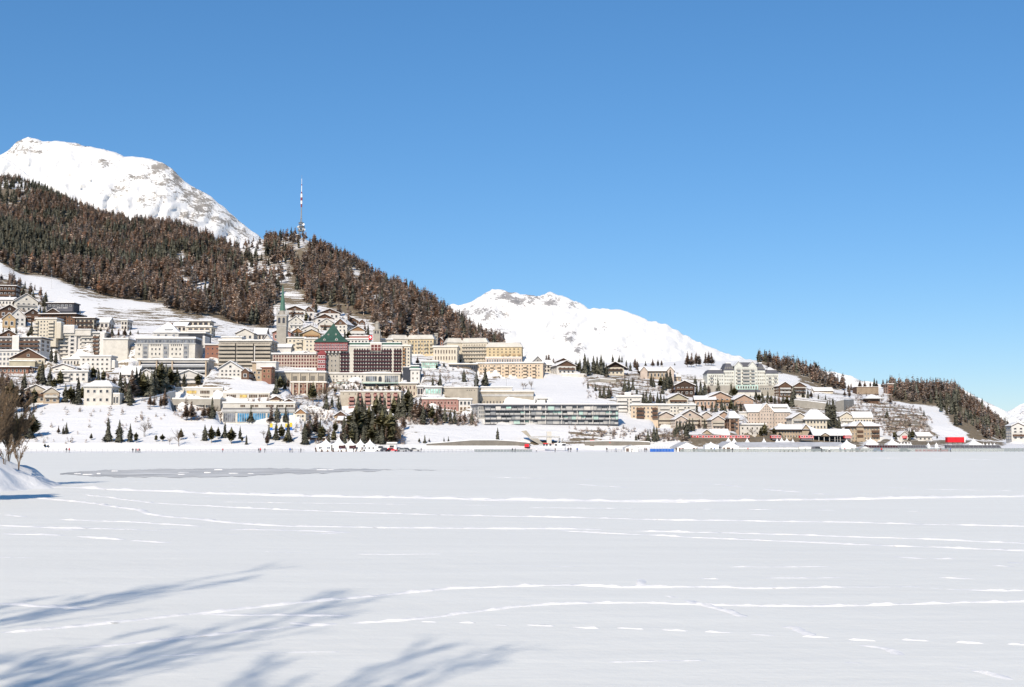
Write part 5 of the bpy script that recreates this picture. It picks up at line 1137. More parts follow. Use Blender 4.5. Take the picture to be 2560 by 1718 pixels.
def tri_tree(kind, n, seed, wide=0.2, core=True):
    """triangle soup crown + tapered trunk; returns (V, F, tint, trunk V, trunk F)"""
    r = np.random.default_rng(seed)
    if kind == 'spruce':
        h0, powr = 0.08, 0.85
    elif kind == 'pine':
        h0, powr = 0.22, 0.45
    else:
        h0, powr = 0.16, 0.7
    h = h0 + (1 - h0) * np.sqrt(1 - r.random(n)) ** 1.0 if False else h0 + (1 - h0) * (1 - np.sqrt(r.random(n)))
    lev = (h - h0) / (1 - h0)
    prof = (1 - lev) ** powr
    if kind == 'pine': prof = np.clip(np.sin(np.clip(lev * 1.05 + 0.18, 0, 1) * np.pi) ** 0.55, 0.05, 1)
    lop = 1 + 0.25 * np.sin(r.random() * 6.28 + h * 9)
    rad = wide * prof * (0.55 + 0.55 * r.random(n)) * lop
    a = r.random(n) * 2 * np.pi
    ca, sa = np.cos(a), np.sin(a)
    droop = {'spruce': -0.30, 'pine': 0.12, 'larch': 0.10}[kind]
    inner = rad * r.uniform(0.05, 0.45, n)
    w = (0.035 + 0.06 * prof) * r.uniform(0.6, 1.3, n) * (1.25 if kind != 'larch' else 0.9)
    if n > 200: w *= 0.62
    tip = np.stack([ca * rad, sa * rad, h + droop * rad + r.normal(0, 0.012, n)], 1)
    px, pyv = -sa, ca
    tz = r.normal(0, 0.5, n) * w
    b1 = np.stack([ca * inner + px * w, sa * inner + pyv * w, h + 0.25 * w + tz], 1)
    b2 = np.stack([ca * inner - px * w, sa * inner - pyv * w, h - 0.1 * w - tz], 1)
    V = np.stack([tip, b1, b2], 1).reshape(-1, 3)
    Fc = np.arange(3 * n).reshape(-1, 3)
    tn = r.uniform(0.82, 1.18, n)[:, None] * np.ones((n, 3))
    tint = np.repeat(tn, 3, 0)
    Vs, Fs, Ts = [V], [Fc], [tint]
    off = len(V)
    if core and kind != 'larch':
        k = 6; m = 4
        for q in range(m):
            l0 = q / m * 0.92; l1 = min(1, l0 + 1.5 / m)
            pr = ((1 - l0) ** powr if kind == 'spruce' else max(0.2, math.sin(min(1, l0 * 1.05 + .18) * math.pi) ** .55))
            ang = np.arange(k) / k * 2 * np.pi + q
            rr = wide * pr * 0.62 * r.uniform(0.75, 1.2, k)
            ring = np.stack([np.cos(ang) * rr, np.sin(ang) * rr, np.full(k, h0 + (1 - h0) * l0)], 1)
            Vs.append(np.concatenate([ring, [[0, 0, h0 + (1 - h0) * l1]]]))
            Fs.append(np.stack([np.arange(k) + off, (np.arange(k) + 1) % k + off, np.full(k, k + off)], 1))
            Ts.append(np.full((k + 1, 3), 0.8)); off += k + 1
    k = 4; ang = np.arange(k) / k * 2 * np.pi
    tr = 0.014 if kind != 'spruce' else 0.012
    tv = np.concatenate([np.stack([np.cos(ang) * tr * 1.3, np.sin(ang) * tr * 1.3, np.full(k, -0.04)], 1), [[0, 0, 0.93]]])
    tf = np.stack([np.arange(k), (np.arange(k) + 1) % k, np.full(k, k)], 1)
    return np.concatenate(Vs), np.concatenate(Fs), np.concatenate(Ts), tv, tf

def crown_normals(V, k=0.9):
    n = np.stack([V[:, 0], V[:, 1], (V[:, 2] - 0.25) * 0.16 + 0.03], 1); r0 = np.random.default_rng(5).normal(0, 0.045, (len(V) // 3 + 1, 3))
    n = n + np.repeat(r0, 3, 0)[:len(V)]
    return n / (np.linalg.norm(n, axis=1, keepdims=True) + 1e-9)
# ------------------------------------------------------------------ the forest: a far wood that reads as one mass
def scatter_forest():
    protos = {'spruce': [tri_tree('spruce', 50, 100 + i, 0.20) for i in range(6)],
              'larch': [tri_tree('larch', 112, 200 + i, 0.24) for i in range(6)]}
    # random ground points over the grid, density by world area
    nc, nr = GX.shape
    e1 = np.stack([GX[1:, :-1] - GX[:-1, :-1], GY[1:, :-1] - GY[:-1, :-1]], 2)
    e2 = np.stack([GX[:-1, 1:] - GX[:-1, :-1], GY[:-1, 1:] - GY[:-1, :-1]], 2)
    area = np.abs(e1[..., 0] * e2[..., 1] - e1[..., 1] * e2[..., 0])
    area[:, NVIS + 1:] = 0
    pxc = np.repeat(GPX[:-1, None] + 4, nr - 1, 1)
    fd = forest_density(pxc, GPY[:-1, :-1], GR[:-1, :-1], True)
    fd = np.where((pxc < -150) | (pxc > 2750), 0, fd)
    fd = np.where((pxc > 1262), fd * 1.5, fd)
    gap = fbm(GX[:-1, :-1] / 38, GY[:-1, :-1] / 50, 55)
    fd = fd * np.clip((gap - 0.27) / 0.12, 0.12, 1.0)
    lam = area * fd / 47.0
    cnt = RNG.poisson(lam)
    ii, jj = np.nonzero(cnt)
    ii = np.repeat(ii, cnt[ii, jj]) if False else np.repeat(np.arange(cnt.size), cnt.ravel())
    ci, cj = np.unravel_index(ii, cnt.shape)
    fu = RNG.random(len(ci)); fv = RNG.random(len(ci))
    def lerp(A): return (A[ci, cj] * (1 - fu) + A[ci + 1, cj] * fu) * (1 - fv) + (A[ci, cj + 1] * (1 - fu) + A[ci + 1, cj + 1] * fu) * fv
    X, Y, Z = lerp(GX), lerp(GY), lerp(GZ)
    R = lerp(GR); PXv = GPX[ci] + fu * 8
    edge = np.zeros(len(X), bool)
    green = fbm(X / 90, Y / 120, 77) + 0.25 * (fbm(X / 22, Y / 30, 78) - 0.5)
    thr = np.interp(PXv, [-200, 150, 450, 900, 1262, 1263, 2600], [0.54, 0.57, 0.64, 0.67, 0.70, 0.66, 0.66])
    thr = thr - 0.07 * np.clip((R - 8.3) / 0.7, 0, 1) * (PXv < 300)
    is_sp = green > thr
    is_sp |= RNG.random(len(X)) < 0.10
    H = np.where(PXv < 1262, 15.0, 10.5) * RNG.uniform(0.55, 1.25, len(X))
    H = H * np.interp(R, [6.7, 7, 8, 8.6, 9], [0.9, 1.0, 1.0, 0.95, 0.8])
    H = np.where((R < 7) & (PXv < 140), H * .62, H); H = np.where(PXv > 2400, H * .72, H)
    return protos, X, Y, Z, H, is_sp, PXv, R
FOREST = scatter_forest()
def bake_forest():
    protos, X, Y, Z, H, is_sp, PXv, R = FOREST
    groups = {'evergreen_forest': (is_sp & (PXv < 1300), 'spruce', EVERGREEN, 'dark evergreen trees massed on the hillside behind the town', 'forest'),
              'larch_forest': (~is_sp & (PXv < 1300), 'larch', LARCH, 'leafless brown larches massed on the hillside behind the town', 'forest'),
              'evergreen_grove': (is_sp & (PXv >= 1300), 'spruce', EVERGREEN, 'dark evergreens on the low ridge at the right', 'forest'),
              'larch_grove': (~is_sp & (PXv >= 1300), 'larch', LARCH, 'brown larches on the low ridge at the right', 'forest')}
    for name, (sel, kind, m, label, cat) in groups.items():
        idx = np.nonzero(sel)[0]; Vs, Fs, Cs, Ns = [], [], [], []; off = 0
        which = RNG.integers(0, 6, len(idx)); rot = RNG.random(len(idx)) * 6.283
        br = RNG.uniform(0.65, 1.3, len(idx)); hue = RNG.normal(0, 0.04, len(idx))
        wd = RNG.uniform(0.8, 1.3, len(idx))
        for p in range(6):
            V, Fc, T, tv, tf = protos[kind][p]
            V = np.concatenate([V, tv]); T = np.concatenate([T, np.full((len(tv), 3), 1.0)])
            Fc = np.concatenate([Fc, tf + len(V) - len(tv)])
            k = idx[which == p]
            if not len(k): continue
            c, s = np.cos(rot[which == p])[:, None], np.sin(rot[which == p])[:, None]
            h = H[k][:, None]; w = wd[which == p][:, None]
            W = np.stack([(V[:, 0] * c - V[:, 1] * s) * h * w + X[k][:, None], (V[:, 0] * s + V[:, 1] * c) * h * w + Y[k][:, None], V[:, 2] * h + Z[k][:, None] - 0.3], 2)
            N = crown_normals(V); Ns.append(np.stack([N[:, 0] * c - N[:, 1] * s, N[:, 0] * s + N[:, 1] * c, np.repeat(N[None, :, 2], len(k), 0)], 2).reshape(-1, 3))
            tint = np.array([1, 1, 1])[None, :] * br[which == p][:, None]
            hh = hue[which == p][:, None]
            tint = tint * np.concatenate([1 + hh, 1 - 0.2 * hh, 1 - hh], 1)
            C = T[None] * tint[:, None, :]
            Fa = Fc[None] + (np.arange(len(k)) * len(V))[:, None, None] + off
            Vs.append(W.reshape(-1, 3)); Cs.append(C.reshape(-1, 3)); Fs.append(Fa.reshape(-1, 3)); off += len(k) * len(V)
        o = np_mesh(name, np.concatenate(Vs), np.concatenate(Fs), [m], cols=np.concatenate(Cs), normals=np.concatenate(Ns))
        tag(o, label, cat, kind='stuff')
bake_forest()

# ------------------------------------------------------------------ single trees
def _mesh_from(name, V, Fc, m, tint=None, cn=False):
    o = np_mesh(name, np.asarray(V), np.asarray(Fc), [m], cols=tint if tint is not None else None, normals=crown_normals(np.asarray(V)) if cn else None)
    me = o.data; bpy.data.objects.remove(o); return me
def branchy(n_limb, seed, spread, n_twig, wide=1.0):
    """bare tree: trunk, limbs and twigs as thin three-sided tubes (height 1)"""
    r = np.random.default_rng(seed); V, Fc = [], []
    def tube(a, b, ra, rb):
        a = np.array(a); b = np.array(b); d = b - a; L = np.linalg.norm(d); d = d / (L + 1e-9)
        u = np.cross(d, [0.3, 0.5, 0.8]); u /= np.linalg.norm(u) + 1e-9; w = np.cross(d, u); o = len(V)
        for (c, q) in ((a, ra), (b, rb)):
            for k in range(3):
                t = k * 2.094; V.append(c + (u * math.cos(t) + w * math.sin(t)) * q)
        for k in range(3): Fc.append((o + k, o + (k + 1) % 3, o + 3 + (k + 1) % 3)); Fc.append((o + k, o + 3 + (k + 1) % 3, o + 3 + k))
    top = 0.45
    tube((0, 0, -0.03), (r.normal(0, .01), r.normal(0, .01), top), 0.022, 0.013)
    for i in range(n_limb):
        z = r.uniform(0.22, top); a = r.random() * 6.283; el = r.uniform(0.5, 1.25)
        L = r.uniform(0.3, 0.55) * (1 - 0.4 * (z - 0.2))
        p0 = np.array([0, 0, z]); d = np.array([math.cos(a) * math.cos(el) * spread, math.sin(a) * math.cos(el) * spread, math.sin(el)])
        p1 = p0 + d * L; p1[2] = min(p1[2], 1.0); tube(p0, p1, 0.010, 0.004)
        for j in range(n_twig):
            t = r.uniform(0.25, 1); q0 = p0 + (p1 - p0) * t
            dd = d + r.normal(0, 0.55, 3); dd /= np.linalg.norm(dd)
            q1 = q0 + dd * r.uniform(0.1, 0.26); q1[2] = min(q1[2], 1.02); tube(q0, q1, 0.0042, 0.0016)
            for s in range(2):
                e0 = q0 + (q1 - q0) * r.uniform(.3, 1); e1 = e0 + (dd + r.normal(0, .7, 3)) * 0.09; tube(e0, e1, 0.0022, 0.001)
    return np.array(V), np.array(Fc)
PROTO = {}
def _protos():
    for i in range(5):
        V, Fc, T, tv, tf = tri_tree('spruce', 380, 300 + i, 0.22 + 0.025 * (i % 3))
        PROTO['spruce', i] = (_mesh_from('crown', V, Fc, EVERGREEN, T, True), _mesh_from('trunk', tv, tf, BARK))
        V, Fc, T, tv, tf = tri_tree('pine', 380, 400 + i, 0.26 + 0.03 * (i % 3))
        PROTO['pine', i] = (_mesh_from('crown', V, Fc, PINE, T, True), _mesh_from('trunk', tv, tf, BARK))
        V, Fc, T, tv, tf = tri_tree('larch', 480, 500 + i, 0.20 + 0.025 * (i % 3))
        PROTO['larch', i] = (_mesh_from('crown', V, Fc, LARCH, T, True), _mesh_from('trunk', tv, tf, BARK))
        V, Fc = branchy(16, 600 + i, 1.0, 5)
        T = np.ones((len(V), 3)); k = 12
        PROTO['bare', i] = (_mesh_from('crown', V[6:], Fc[6:] - 6, TWIG, T[6:]), _mesh_from('trunk', V[:6], Fc[:6], BARK))
_protos()
NAMES = {'spruce': 'spruce_tree', 'pine': 'pine_tree', 'larch': 'larch_tree', 'bare': 'bare_tree'}
TREE_N = [0]
def tree(px, py, hpx, kind, label, group=None, wide=1.0, Y=None):
    Y = Y or depth_at(px, py)
    b = P(px, py, Y); b.z = ground_z(px, Y) if Y > 470 else b.z
    h = abs(P(px, py - hpx, Y).z - P(px, py, Y).z)
    i = TREE_N[0]; TREE_N[0] += 1
    cm, tm = PROTO[kind, i % 5]
    root = empty(NAMES[kind], b, random.random() * 6.28)
    for nm, me in (('crown', cm), ('trunk', tm)):
        c = bpy.data.objects.new(nm, me); COL.objects.link(c); c.parent = root
        w = h * wide * random.uniform(0.9, 1.12); c.scale = (w, w, h)
    tag(root, label, 'tree', group)
    return root
ORD = ['first', 'second', 'third', 'fourth', 'fifth', 'sixth', 'seventh', 'eighth', 'ninth', 'tenth', 'eleventh', 'twelfth', 'thirteenth', 'fourteenth', 'fifteenth', 'sixteenth', 'seventeenth', 'eighteenth', 'nineteenth', 'twentieth']
KW = {'spruce': 'dark green spruce', 'pine': 'bushy dark green pine', 'larch': 'brown leafless larch', 'bare': 'bare branching tree'}
KW2 = {'spruce': 'dark spruce', 'pine': 'bushy pine', 'larch': 'brown larch', 'bare': 'bare tree'}
def cluster(where, items, wide=1.0):
    """items (px, py base, height px, kind letter); each is labelled by its rank from the left among its own kind here"""
    kk = {'s': 'spruce', 'p': 'pine', 'l': 'larch', 'b': 'bare'}
    items = sorted(items, key=lambda t: t[0]); cnt = {}
    tot = {k: sum(1 for t in items if t[3] == k) for k in kk}
    for t in items:
        k = t[3]; c = cnt.get(k, 0); cnt[k] = c + 1
        lab = ('%s %s' % (KW[kk[k]], where)) if tot[k] == 1 else '%s %s from left %s' % (ORD[min(c, 19)], KW2[kk[k]], where)
        tree(t[0], t[1], t[2], kk[k], lab, 'trees ' + where, wide)

cluster('below the cream hotel with white piers', [(128, 905, 40, 's'), (139, 908, 36, 's'), (98, 960, 45, 'p'), (105, 962, 62, 's'), (124, 965, 48, 's'), (150, 968, 44, 'p'), (135, 978, 35, 'p')])
cluster('between the twin chalets and the pale villa', [(163, 1006, 48, 's'), (176, 1010, 50, 'p'), (195, 1012, 72, 's'), (184, 1009, 45, 's'), (237, 1012, 25, 's'), (205, 1004, 40, 'p')])
cluster('above the pale villa with the snowy hip roof', [(223, 950, 34, 's'), (233, 952, 38, 'p'), (246, 955, 36, 's'), (258, 957, 33, 'p')])
cluster('right of the pale villa', [(270, 985, 48, 'l'), (284, 985, 50, 'l'), (300, 990, 62, 's'), (312, 990, 50, 's')])
cluster('in the dense dark grove left of the school', [(322, 1008, 60, 's'), (331, 995, 75, 'l'), (340, 992, 78, 's'), (350, 990, 70, 's'), (358, 992, 66, 'p'), (368, 992, 60, 's'), (378, 992, 68, 's'), (388, 990, 72, 's'), (397, 985, 78, 'p'), (404, 985, 75, 's'), (414, 978, 72, 's'), (424, 975, 60, 'p'), (433, 972, 50, 'l')])
cluster('in front of the terraced grey hotel', [(392, 940, 42, 's'), (404, 940, 36, 'p'), (375, 942, 30, 's')])
cluster('beside the slant-roofed white flats', [(442, 968, 52, 's'), (460, 968, 40, 's'), (495, 966, 34, 'p')])
cluster('on the bank before the low school wing', [(375, 1018, 38, 'l'), (385, 1018, 30, 'l'), (412, 1022, 52, 'l'), (402, 1022, 40, 'l'), (325, 1015, 45, 's'), (465, 1052, 62, 'l'), (478, 1052, 58, 'l'), (510, 1046, 36, 'l'), (530, 1047, 55, 's'), (522, 1047, 40, 'l'), (555, 1008, 20, 's'), (538, 1045, 38, 'b')])
cluster('on the snowy shore slope at the left', [(146, 1085, 22, 'l'), (166, 1085, 30, 's'), (158, 1086, 22, 's'), (270, 1104, 62, 's'), (298, 1106, 58, 's'), (325, 1106, 48, 's'), (340, 1107, 28, 'p'), (228, 1100, 18, 'p'), (362, 1092, 45, 'b'), (390, 1104, 18, 'p'), (406, 1104, 20, 'p'), (424, 1112, 24, 'b'), (447, 1116, 46, 'b'), (452, 1100, 30, 'p')])
cluster('on the shore slope below the school', [(512, 1102, 42, 's'), (528, 1108, 45, 'p'), (545, 1098, 32, 'p'), (562, 1094, 40, 's'), (578, 1110, 44, 'p'), (600, 1098, 34, 's'), (616, 1112, 26, 's'), (530, 1095, 26, 's'), (486, 1096, 18, 'b'), (605, 1106, 16, 'p')])
cluster('by the blue-windowed sports hall', [(627, 1055, 44, 's'), (678, 1062, 55, 'l'), (692, 1056, 44, 's'), (714, 1056, 42, 's'), (672, 1098, 38, 's'), (690, 1100, 46, 's'), (703, 1100, 42, 'p'), (720, 1104, 54, 's'), (668, 1114, 40, 'l'), (715, 1108, 26, 'p'), (659, 1096, 24, 'b')])
cluster('between the sports hall and the pointed tents', [(762, 1112, 62, 's'), (770, 1105, 70, 'l'), (775, 1095, 48, 'p'), (790, 1090, 62, 'l'), (800, 1095, 50, 's'), (806, 1102, 40, 'p'), (816, 1022, 40, 's'), (838, 1085, 34, 'p'), (810, 1020, 60, 'b'), (786, 1060, 50, 'b'), (830, 1020, 32, 's'), (846, 1025, 35, 's'), (860, 1095, 58, 's'), (870, 1098, 62, 'l'), (782, 1005, 52, 'p')])
cluster('in the big grove behind the pointed tents', [(884, 1105, 80, 's'), (890, 1102, 95, 'p'), (900, 1100, 90, 's'), (912, 1100, 100, 's'), (922, 1098, 88, 'p'), (932, 1102, 84, 's'), (944, 1104, 80, 'l'), (955, 1104, 86, 'p'), (965, 1106, 78, 's'), (975, 1108, 84, 'p'), (985, 1108, 72, 's'), (992, 1108, 64, 'l'), (905, 1060, 70, 's'), (940, 1050, 62, 'p'), (950, 1050, 66, 's'), (962, 1050, 58, 's'), (1002, 1110, 50, 'b'), (895, 1040, 60, 's')])
cluster('on the wooded knoll under the red-banded flats', [(985, 1046, 58, 'p'), (996, 1048, 66, 's'), (1008, 1048, 70, 's'), (1020, 1046, 78, 'p'), (1028, 1048, 72, 's'), (1040, 1050, 64, 'l'), (1050, 1056, 66, 'l'), (1058, 1062, 58, 's'), (1070, 1052, 56, 'l'), (1080, 1055, 44, 'p'), (1092, 1060, 48, 'l'), (1100, 1055, 56, 'l'), (1112, 1058, 48, 's'), (1126, 1060, 38, 's'), (1136, 1060, 40, 's'), (1150, 1060, 28, 'l'), (1162, 1060, 34, 'l'), (1180, 1060, 36, 's'), (1088, 1062, 22, 'p'), (1010, 1075, 40, 'l')])
cluster('above the long retaining wall', [(1062, 1108, 22, 's'), (1073, 1106, 12, 'l'), (1110, 1106, 14, 's'), (1121, 1106, 16, 's'), (1244, 1106, 38, 's'), (1048, 1108, 14, 'p')])
cluster('on the snow below the yellow hotels', [(1082, 965, 26, 's'), (1100, 967, 36, 's'), (1115, 960, 30, 'b'), (1160, 955, 34, 's'), (1191, 970, 46, 's'), (1213, 965, 50, 's'), (1060, 940, 18, 'b'), (1044, 912, 24, 'l'), (1108, 985, 24, 's')])
cluster('on the terrace of the pale yellow hotel', [(1132, 905, 14, 's'), (1140, 905, 16, 's'), (1152, 907, 10, 'p'), (1168, 906, 12, 'p'), (1178, 908, 18, 's'), (1092, 924, 16, 'p'), (1110, 918, 12, 'p')])
cluster('on the open snow slope above the glass flats', [(1308, 974, 22, 'b'), (1328, 974, 26, 'b'), (1314, 972, 18, 'b'), (1340, 1008, 14, 's'), (1365, 1008, 10, 'p'), (1458, 966, 14, 'b')])
cluster('in front of the grey glass flats', [(1216, 1052, 30, 's'), (1233, 1050, 34, 's')])
cluster('in the dark stand between the white and brown chalets', [(1372, 922, 42, 'l'), (1384, 932, 38, 'l'), (1366, 908, 24, 'l'), (1446, 930, 24, 'p'), (1450, 930, 36, 's'), (1440, 928, 30, 's'), (1462, 940, 58, 's'), (1470, 938, 46, 's'), (1484, 935, 48, 's'), (1493, 935, 46, 's'), (1503, 938, 54, 's'), (1510, 938, 40, 's'), (1516, 942, 34, 's')])
cluster('round the brown-topped chalet', [(1532, 905, 22, 's'), (1548, 905, 20, 's'), (1555, 905, 18, 's'), (1566, 925, 26, 's'), (1576, 928, 24, 's'), (1588, 925, 34, 'l'), (1594, 930, 32, 'l'), (1614, 915, 14, 's'), (1600, 936, 20, 's'), (1632, 918, 22, 'l'), (1645, 918, 22, 'l'), (1654, 918, 20, 'l')])
cluster('standing alone on the snowy crest', [(1719, 918, 42, 'l'), (1729, 918, 38, 'l'), (1741, 916, 40, 'l'), (1748, 916, 34, 'l'), (1764, 914, 36, 'l'), (1772, 914, 38, 'l'), (1779, 914, 34, 'l'), (1687, 915, 8, 'p')])
cluster('on the rocky slope below the tan villa', [(1470, 972, 18, 's'), (1489, 978, 20, 's'), (1500, 995, 30, 's'), (1510, 996, 34, 's'), (1522, 996, 32, 's'), (1528, 996, 26, 'l'), (1562, 980, 38, 's'), (1572, 978, 34, 's'), (1582, 975, 30, 's'), (1592, 986, 18, 's'), (1628, 965, 32, 's'), (1634, 968, 26, 's'), (1652, 972, 34, 'p'), (1660, 976, 40, 's'), (1668, 972, 48, 's'), (1676, 972, 50, 's'), (1656, 985, 24, 's')])
cluster('above the long cream apartment row', [(1608, 1008, 32, 's'), (1616, 1008, 34, 's'), (1626, 1008, 32, 's'), (1634, 1008, 24, 'l'), (1644, 1008, 30, 's'), (1652, 1008, 28, 's'), (1660, 1008, 22, 's'), (1682, 985, 24, 'l'), (1710, 992, 22, 'l')])
cluster('in front of the white grand hotel', [(1738, 960, 22, 's'), (1742, 988, 34, 's'), (1752, 990, 40, 's'), (1762, 990, 38, 's'), (1772, 990, 32, 'l'), (1795, 985, 44, 's'), (1812, 985, 24, 's'), (1828, 990, 36, 's'), (1836, 994, 30, 'p'), (1890, 992, 22, 's'), (1905, 996, 20, 's'), (1920, 998, 22, 's'), (1876, 1003, 18, 's')])
cluster('in the dark hedge of trees under the grand hotel', [(1888, 1006, 24, 's'), (1898, 1008, 26, 'p'), (1908, 1010, 26, 's'), (1918, 1012, 28, 's'), (1928, 1012, 26, 'p'), (1938, 1014, 28, 's'), (1948, 1014, 28, 'l'), (1958, 1015, 30, 's'), (1968, 1016, 30, 'p'), (1978, 1018, 34, 's'), (1984, 1016, 44, 's')])
cluster('among the orange houses', [(1742, 1030, 24, 's'), (1756, 1030, 20, 'p'), (1764, 1028, 22, 'l'), (1780, 1030, 28, 's'), (1790, 1030, 28, 's'), (1804, 1028, 34, 's'), (1812, 1030, 30, 's'), (1828, 1030, 34, 'p'), (1840, 1032, 30, 's'), (1852, 1030, 26, 's'), (1834, 1040, 34, 's')])
cluster('before the pink gabled apartment houses', [(1700, 1078, 30, 's'), (1692, 1090, 40, 's'), (1708, 1076, 22, 's'), (1716, 1096, 48, 's'), (1724, 1080, 36, 's'), (1732, 1078, 34, 's'), (1748, 1072, 30, 'l'), (1762, 1072, 26, 's'), (1776, 1072, 24, 's'), (1782, 1070, 22, 'l'), (1798, 1074, 26, 's'), (1808, 1076, 28, 's'), (1816, 1076, 26, 'l')])
cluster('on the slope above the blue barrier', [(1590, 1102, 18, 's'), (1596, 1100, 16, 'l'), (1620, 1105, 34, 's'), (1635, 1104, 42, 's'), (1642, 1102, 38, 's'), (1686, 1094, 26, 's')])
cluster('before the big pink gabled hotel', [(1880, 1090, 28, 'b'), (1888, 1090, 22, 'l'), (1902, 1092, 26, 'p'), (1912, 1092, 36, 'p'), (1926, 1090, 22, 'b'), (1935, 1090, 24, 'p'), (1950, 1094, 14, 'p')])
cluster('between the cream houses and the stone wall', [(2068, 1070, 66, 's'), (2076, 1068, 70, 's'), (2084, 1066, 72, 's'), (2064, 1000, 14, 's'), (2098, 1072, 32, 's'), (2090, 1070, 24, 's'), (2070, 1044, 44, 's'), (2082, 1040, 44, 's')])
cluster('beside the two wooden chalets on the right', [(1985, 996, 34, 's'), (2008, 994, 22, 's'), (2020, 996, 24, 's'), (2028, 996, 22, 'l'), (2046, 998, 14, 's')])
cluster('on the bare rocky slope at the right', [(2218, 1045, 26, 's'), (2240, 1100, 24, 's'), (2236, 1098, 20, 'p'), (2274, 1102, 32, 's'), (2282, 1100, 26, 'p'), (2310, 1040, 16, 's'), (2166, 998, 16, 's'), (2226, 1010, 26, 'l'), (2343, 1098, 10, 'p')])
cluster('on the skyline behind the slatted block', [(2122, 985, 28, 'l'), (2128, 980, 24, 'l'), (2150, 970, 22, 'l'), (2162, 970, 20, 'l'), (2176, 970, 18, 'l'), (2186, 970, 26, 's'), (2192, 970, 22, 'l'), (2208, 972, 26, 'l'), (2218, 972, 26, 'l'), (2236, 975, 36, 'l'), (2124, 994, 22, 'l'), (2112, 992, 18, 'l')])
cluster('right behind the five pointed tents', [(800, 1108, 30, 'p'), (822, 1110, 32, 's'), (834, 1108, 36, 'p'), (852, 1109, 34, 'l'), (862, 1110, 40, 's'), (880, 1110, 42, 'p'), (892, 1110, 46, 's'), (908, 1110, 48, 's'), (930, 1110, 50, 'p'), (942, 1110, 52, 's'), (954, 1111, 50, 's'), (966, 1111, 48, 'l'), (978, 1111, 46, 'p'), (988, 1111, 40, 'l')])
cluster('on the far shore at the left edge', [(-4, 1096, 70, 'p'), (8, 1098, 62, 's'), (18, 1096, 74, 'l'), (28, 1098, 64, 'p'), (40, 1096, 70, 's'), (52, 1098, 66, 'p'), (62, 1097, 72, 'l'), (72, 1096, 62, 's'), (82, 1094, 60, 'p'), (46, 1116, 16, 'p'), (112, 1120, 12, 'p'), (120, 1120, 9, 'p')])
cluster('climbing the left bank above the far shore', [(-6, 1040, 90, 'l'), (10, 1036, 92, 'l'), (26, 1034, 88, 'p'), (40, 1030, 84, 'l'), (54, 1030, 72, 'l'), (70, 1024, 70, 'l'), (84, 1018, 50, 'p'), (18, 1000, 80, 'l'), (4, 990, 74, 'l'), (92, 1000, 52, 'l'), (60, 985, 60, 's')])
cluster('among the houses above the grey hotel', [(240, 838, 24, 'l'), (252, 838, 22, 's'), (268, 838, 20, 'l'), (280, 840, 26, 's'), (296, 842, 22, 'l'), (312, 842, 26, 'l'), (326, 838, 14, 's'), (226, 834, 24, 'l'), (345, 836, 12, 's'), (200, 800, 26, 's'), (206, 802, 20, 'l'), (100, 790, 26, 's'), (110, 792, 30, 's')])
cluster('among the village houses at the far left', [(8, 842, 26, 's'), (22, 842, 28, 'p'), (40, 840, 22, 's'), (78, 838, 38, 's'), (62, 812, 18, 'l'), (95, 815, 18, 's'), (70, 846, 18, 'p'), (102, 905, 18, 's')])
cluster('beside the chalets behind the church', [(700, 812, 22, 'l'), (716, 830, 24, 's'), (765, 808, 26, 'p'), (775, 806, 22, 'l'), (790, 782, 30, 's'), (742, 844, 22, 's'), (752, 850, 18, 'p'), (812, 826, 18, 's'), (862, 850, 26, 's'), (872, 850, 24, 'p'), (888, 818, 20, 's'), (920, 838, 30, 's'), (912, 836, 26, 'l'), (960, 842, 28, 's'), (972, 842, 26, 'l'), (986, 836, 26, 's'), (998, 832, 24, 's'), (1016, 836, 20, 'l'), (858, 812, 20, 'l')])
cluster('on the slope under the terrace of the palace hotel', [(690, 985, 46, 's'), (700, 978, 40, 'p'), (712, 975, 36, 's'), (720, 972, 30, 'l'), (775, 985, 30, 's'), (810, 985, 22, 'b'), (825, 985, 24, 'b'), (838, 986, 18, 'p'), (860, 975, 12, 'p'), (872, 975, 11, 's'), (884, 975, 12, 'p'), (898, 975, 14, 's'), (912, 976, 12, 'p'), (928, 976, 12, 's'), (944, 976, 14, 'p'), (958, 976, 14, 's'), (972, 976, 14, 'p'), (988, 978, 16, 's'), (1000, 980, 16, 'p')])
# low leafless scrub between the trees and houses: nobody could count it
SCRUB = [([(995, 1035), (1190, 1040), (1200, 1066), (1000, 1062)], 260), ([(770, 1040), (1010, 1050), (1012, 1112), (790, 1112)], 300), ([(600, 1000), (800, 985), (860, 1030), (780, 1100), (700, 1100)], 120),
 ([(2090, 1006), (2290, 1016), (2330, 1045), (2330, 1090), (2200, 1092), (2140, 1046)], 420), ([(1460, 940), (1690, 930), (1690, 1000), (1470, 1000)], 200), ([(1600, 1078), (1720, 1078), (1720, 1104), (1600, 1106)], 120),
 ([(1870, 998), (1995, 1000), (1995, 1022), (1870, 1014)], 160), ([(680, 958), (870, 960), (870, 1004), (720, 1004)], 140), ([(0, 930), (110, 930), (100, 1010), (0, 1020)], 160), ([(220, 940), (430, 930), (430, 1000), (300, 1010)], 160),
 ([(200, 800), (330, 815), (330, 850), (220, 850)], 90), ([(690, 770), (980, 790), (1040, 850), (700, 850)], 240), ([(1730, 990), (1870, 1000), (1860, 1080), (1690, 1080)], 160), ([(430, 1020), (560, 1030), (560, 1056), (440, 1050)], 60), ([(2140, 985), (2240, 990), (2240, 1012), (2140, 1008)], 80), ([(0, 760), (120, 770), (120, 850), (0, 850)], 100), ([(1060, 915), (1200, 925), (1200, 975), (1060, 975)], 70), ([(60, 1020), (420, 1024), (420, 1110), (60, 1110)], 60), ([(1420, 1070), (1600, 1072), (1600, 1100), (1420, 1100)], 70), ([(840, 958), (1010, 962), (1010, 985), (840, 985)], 110)]
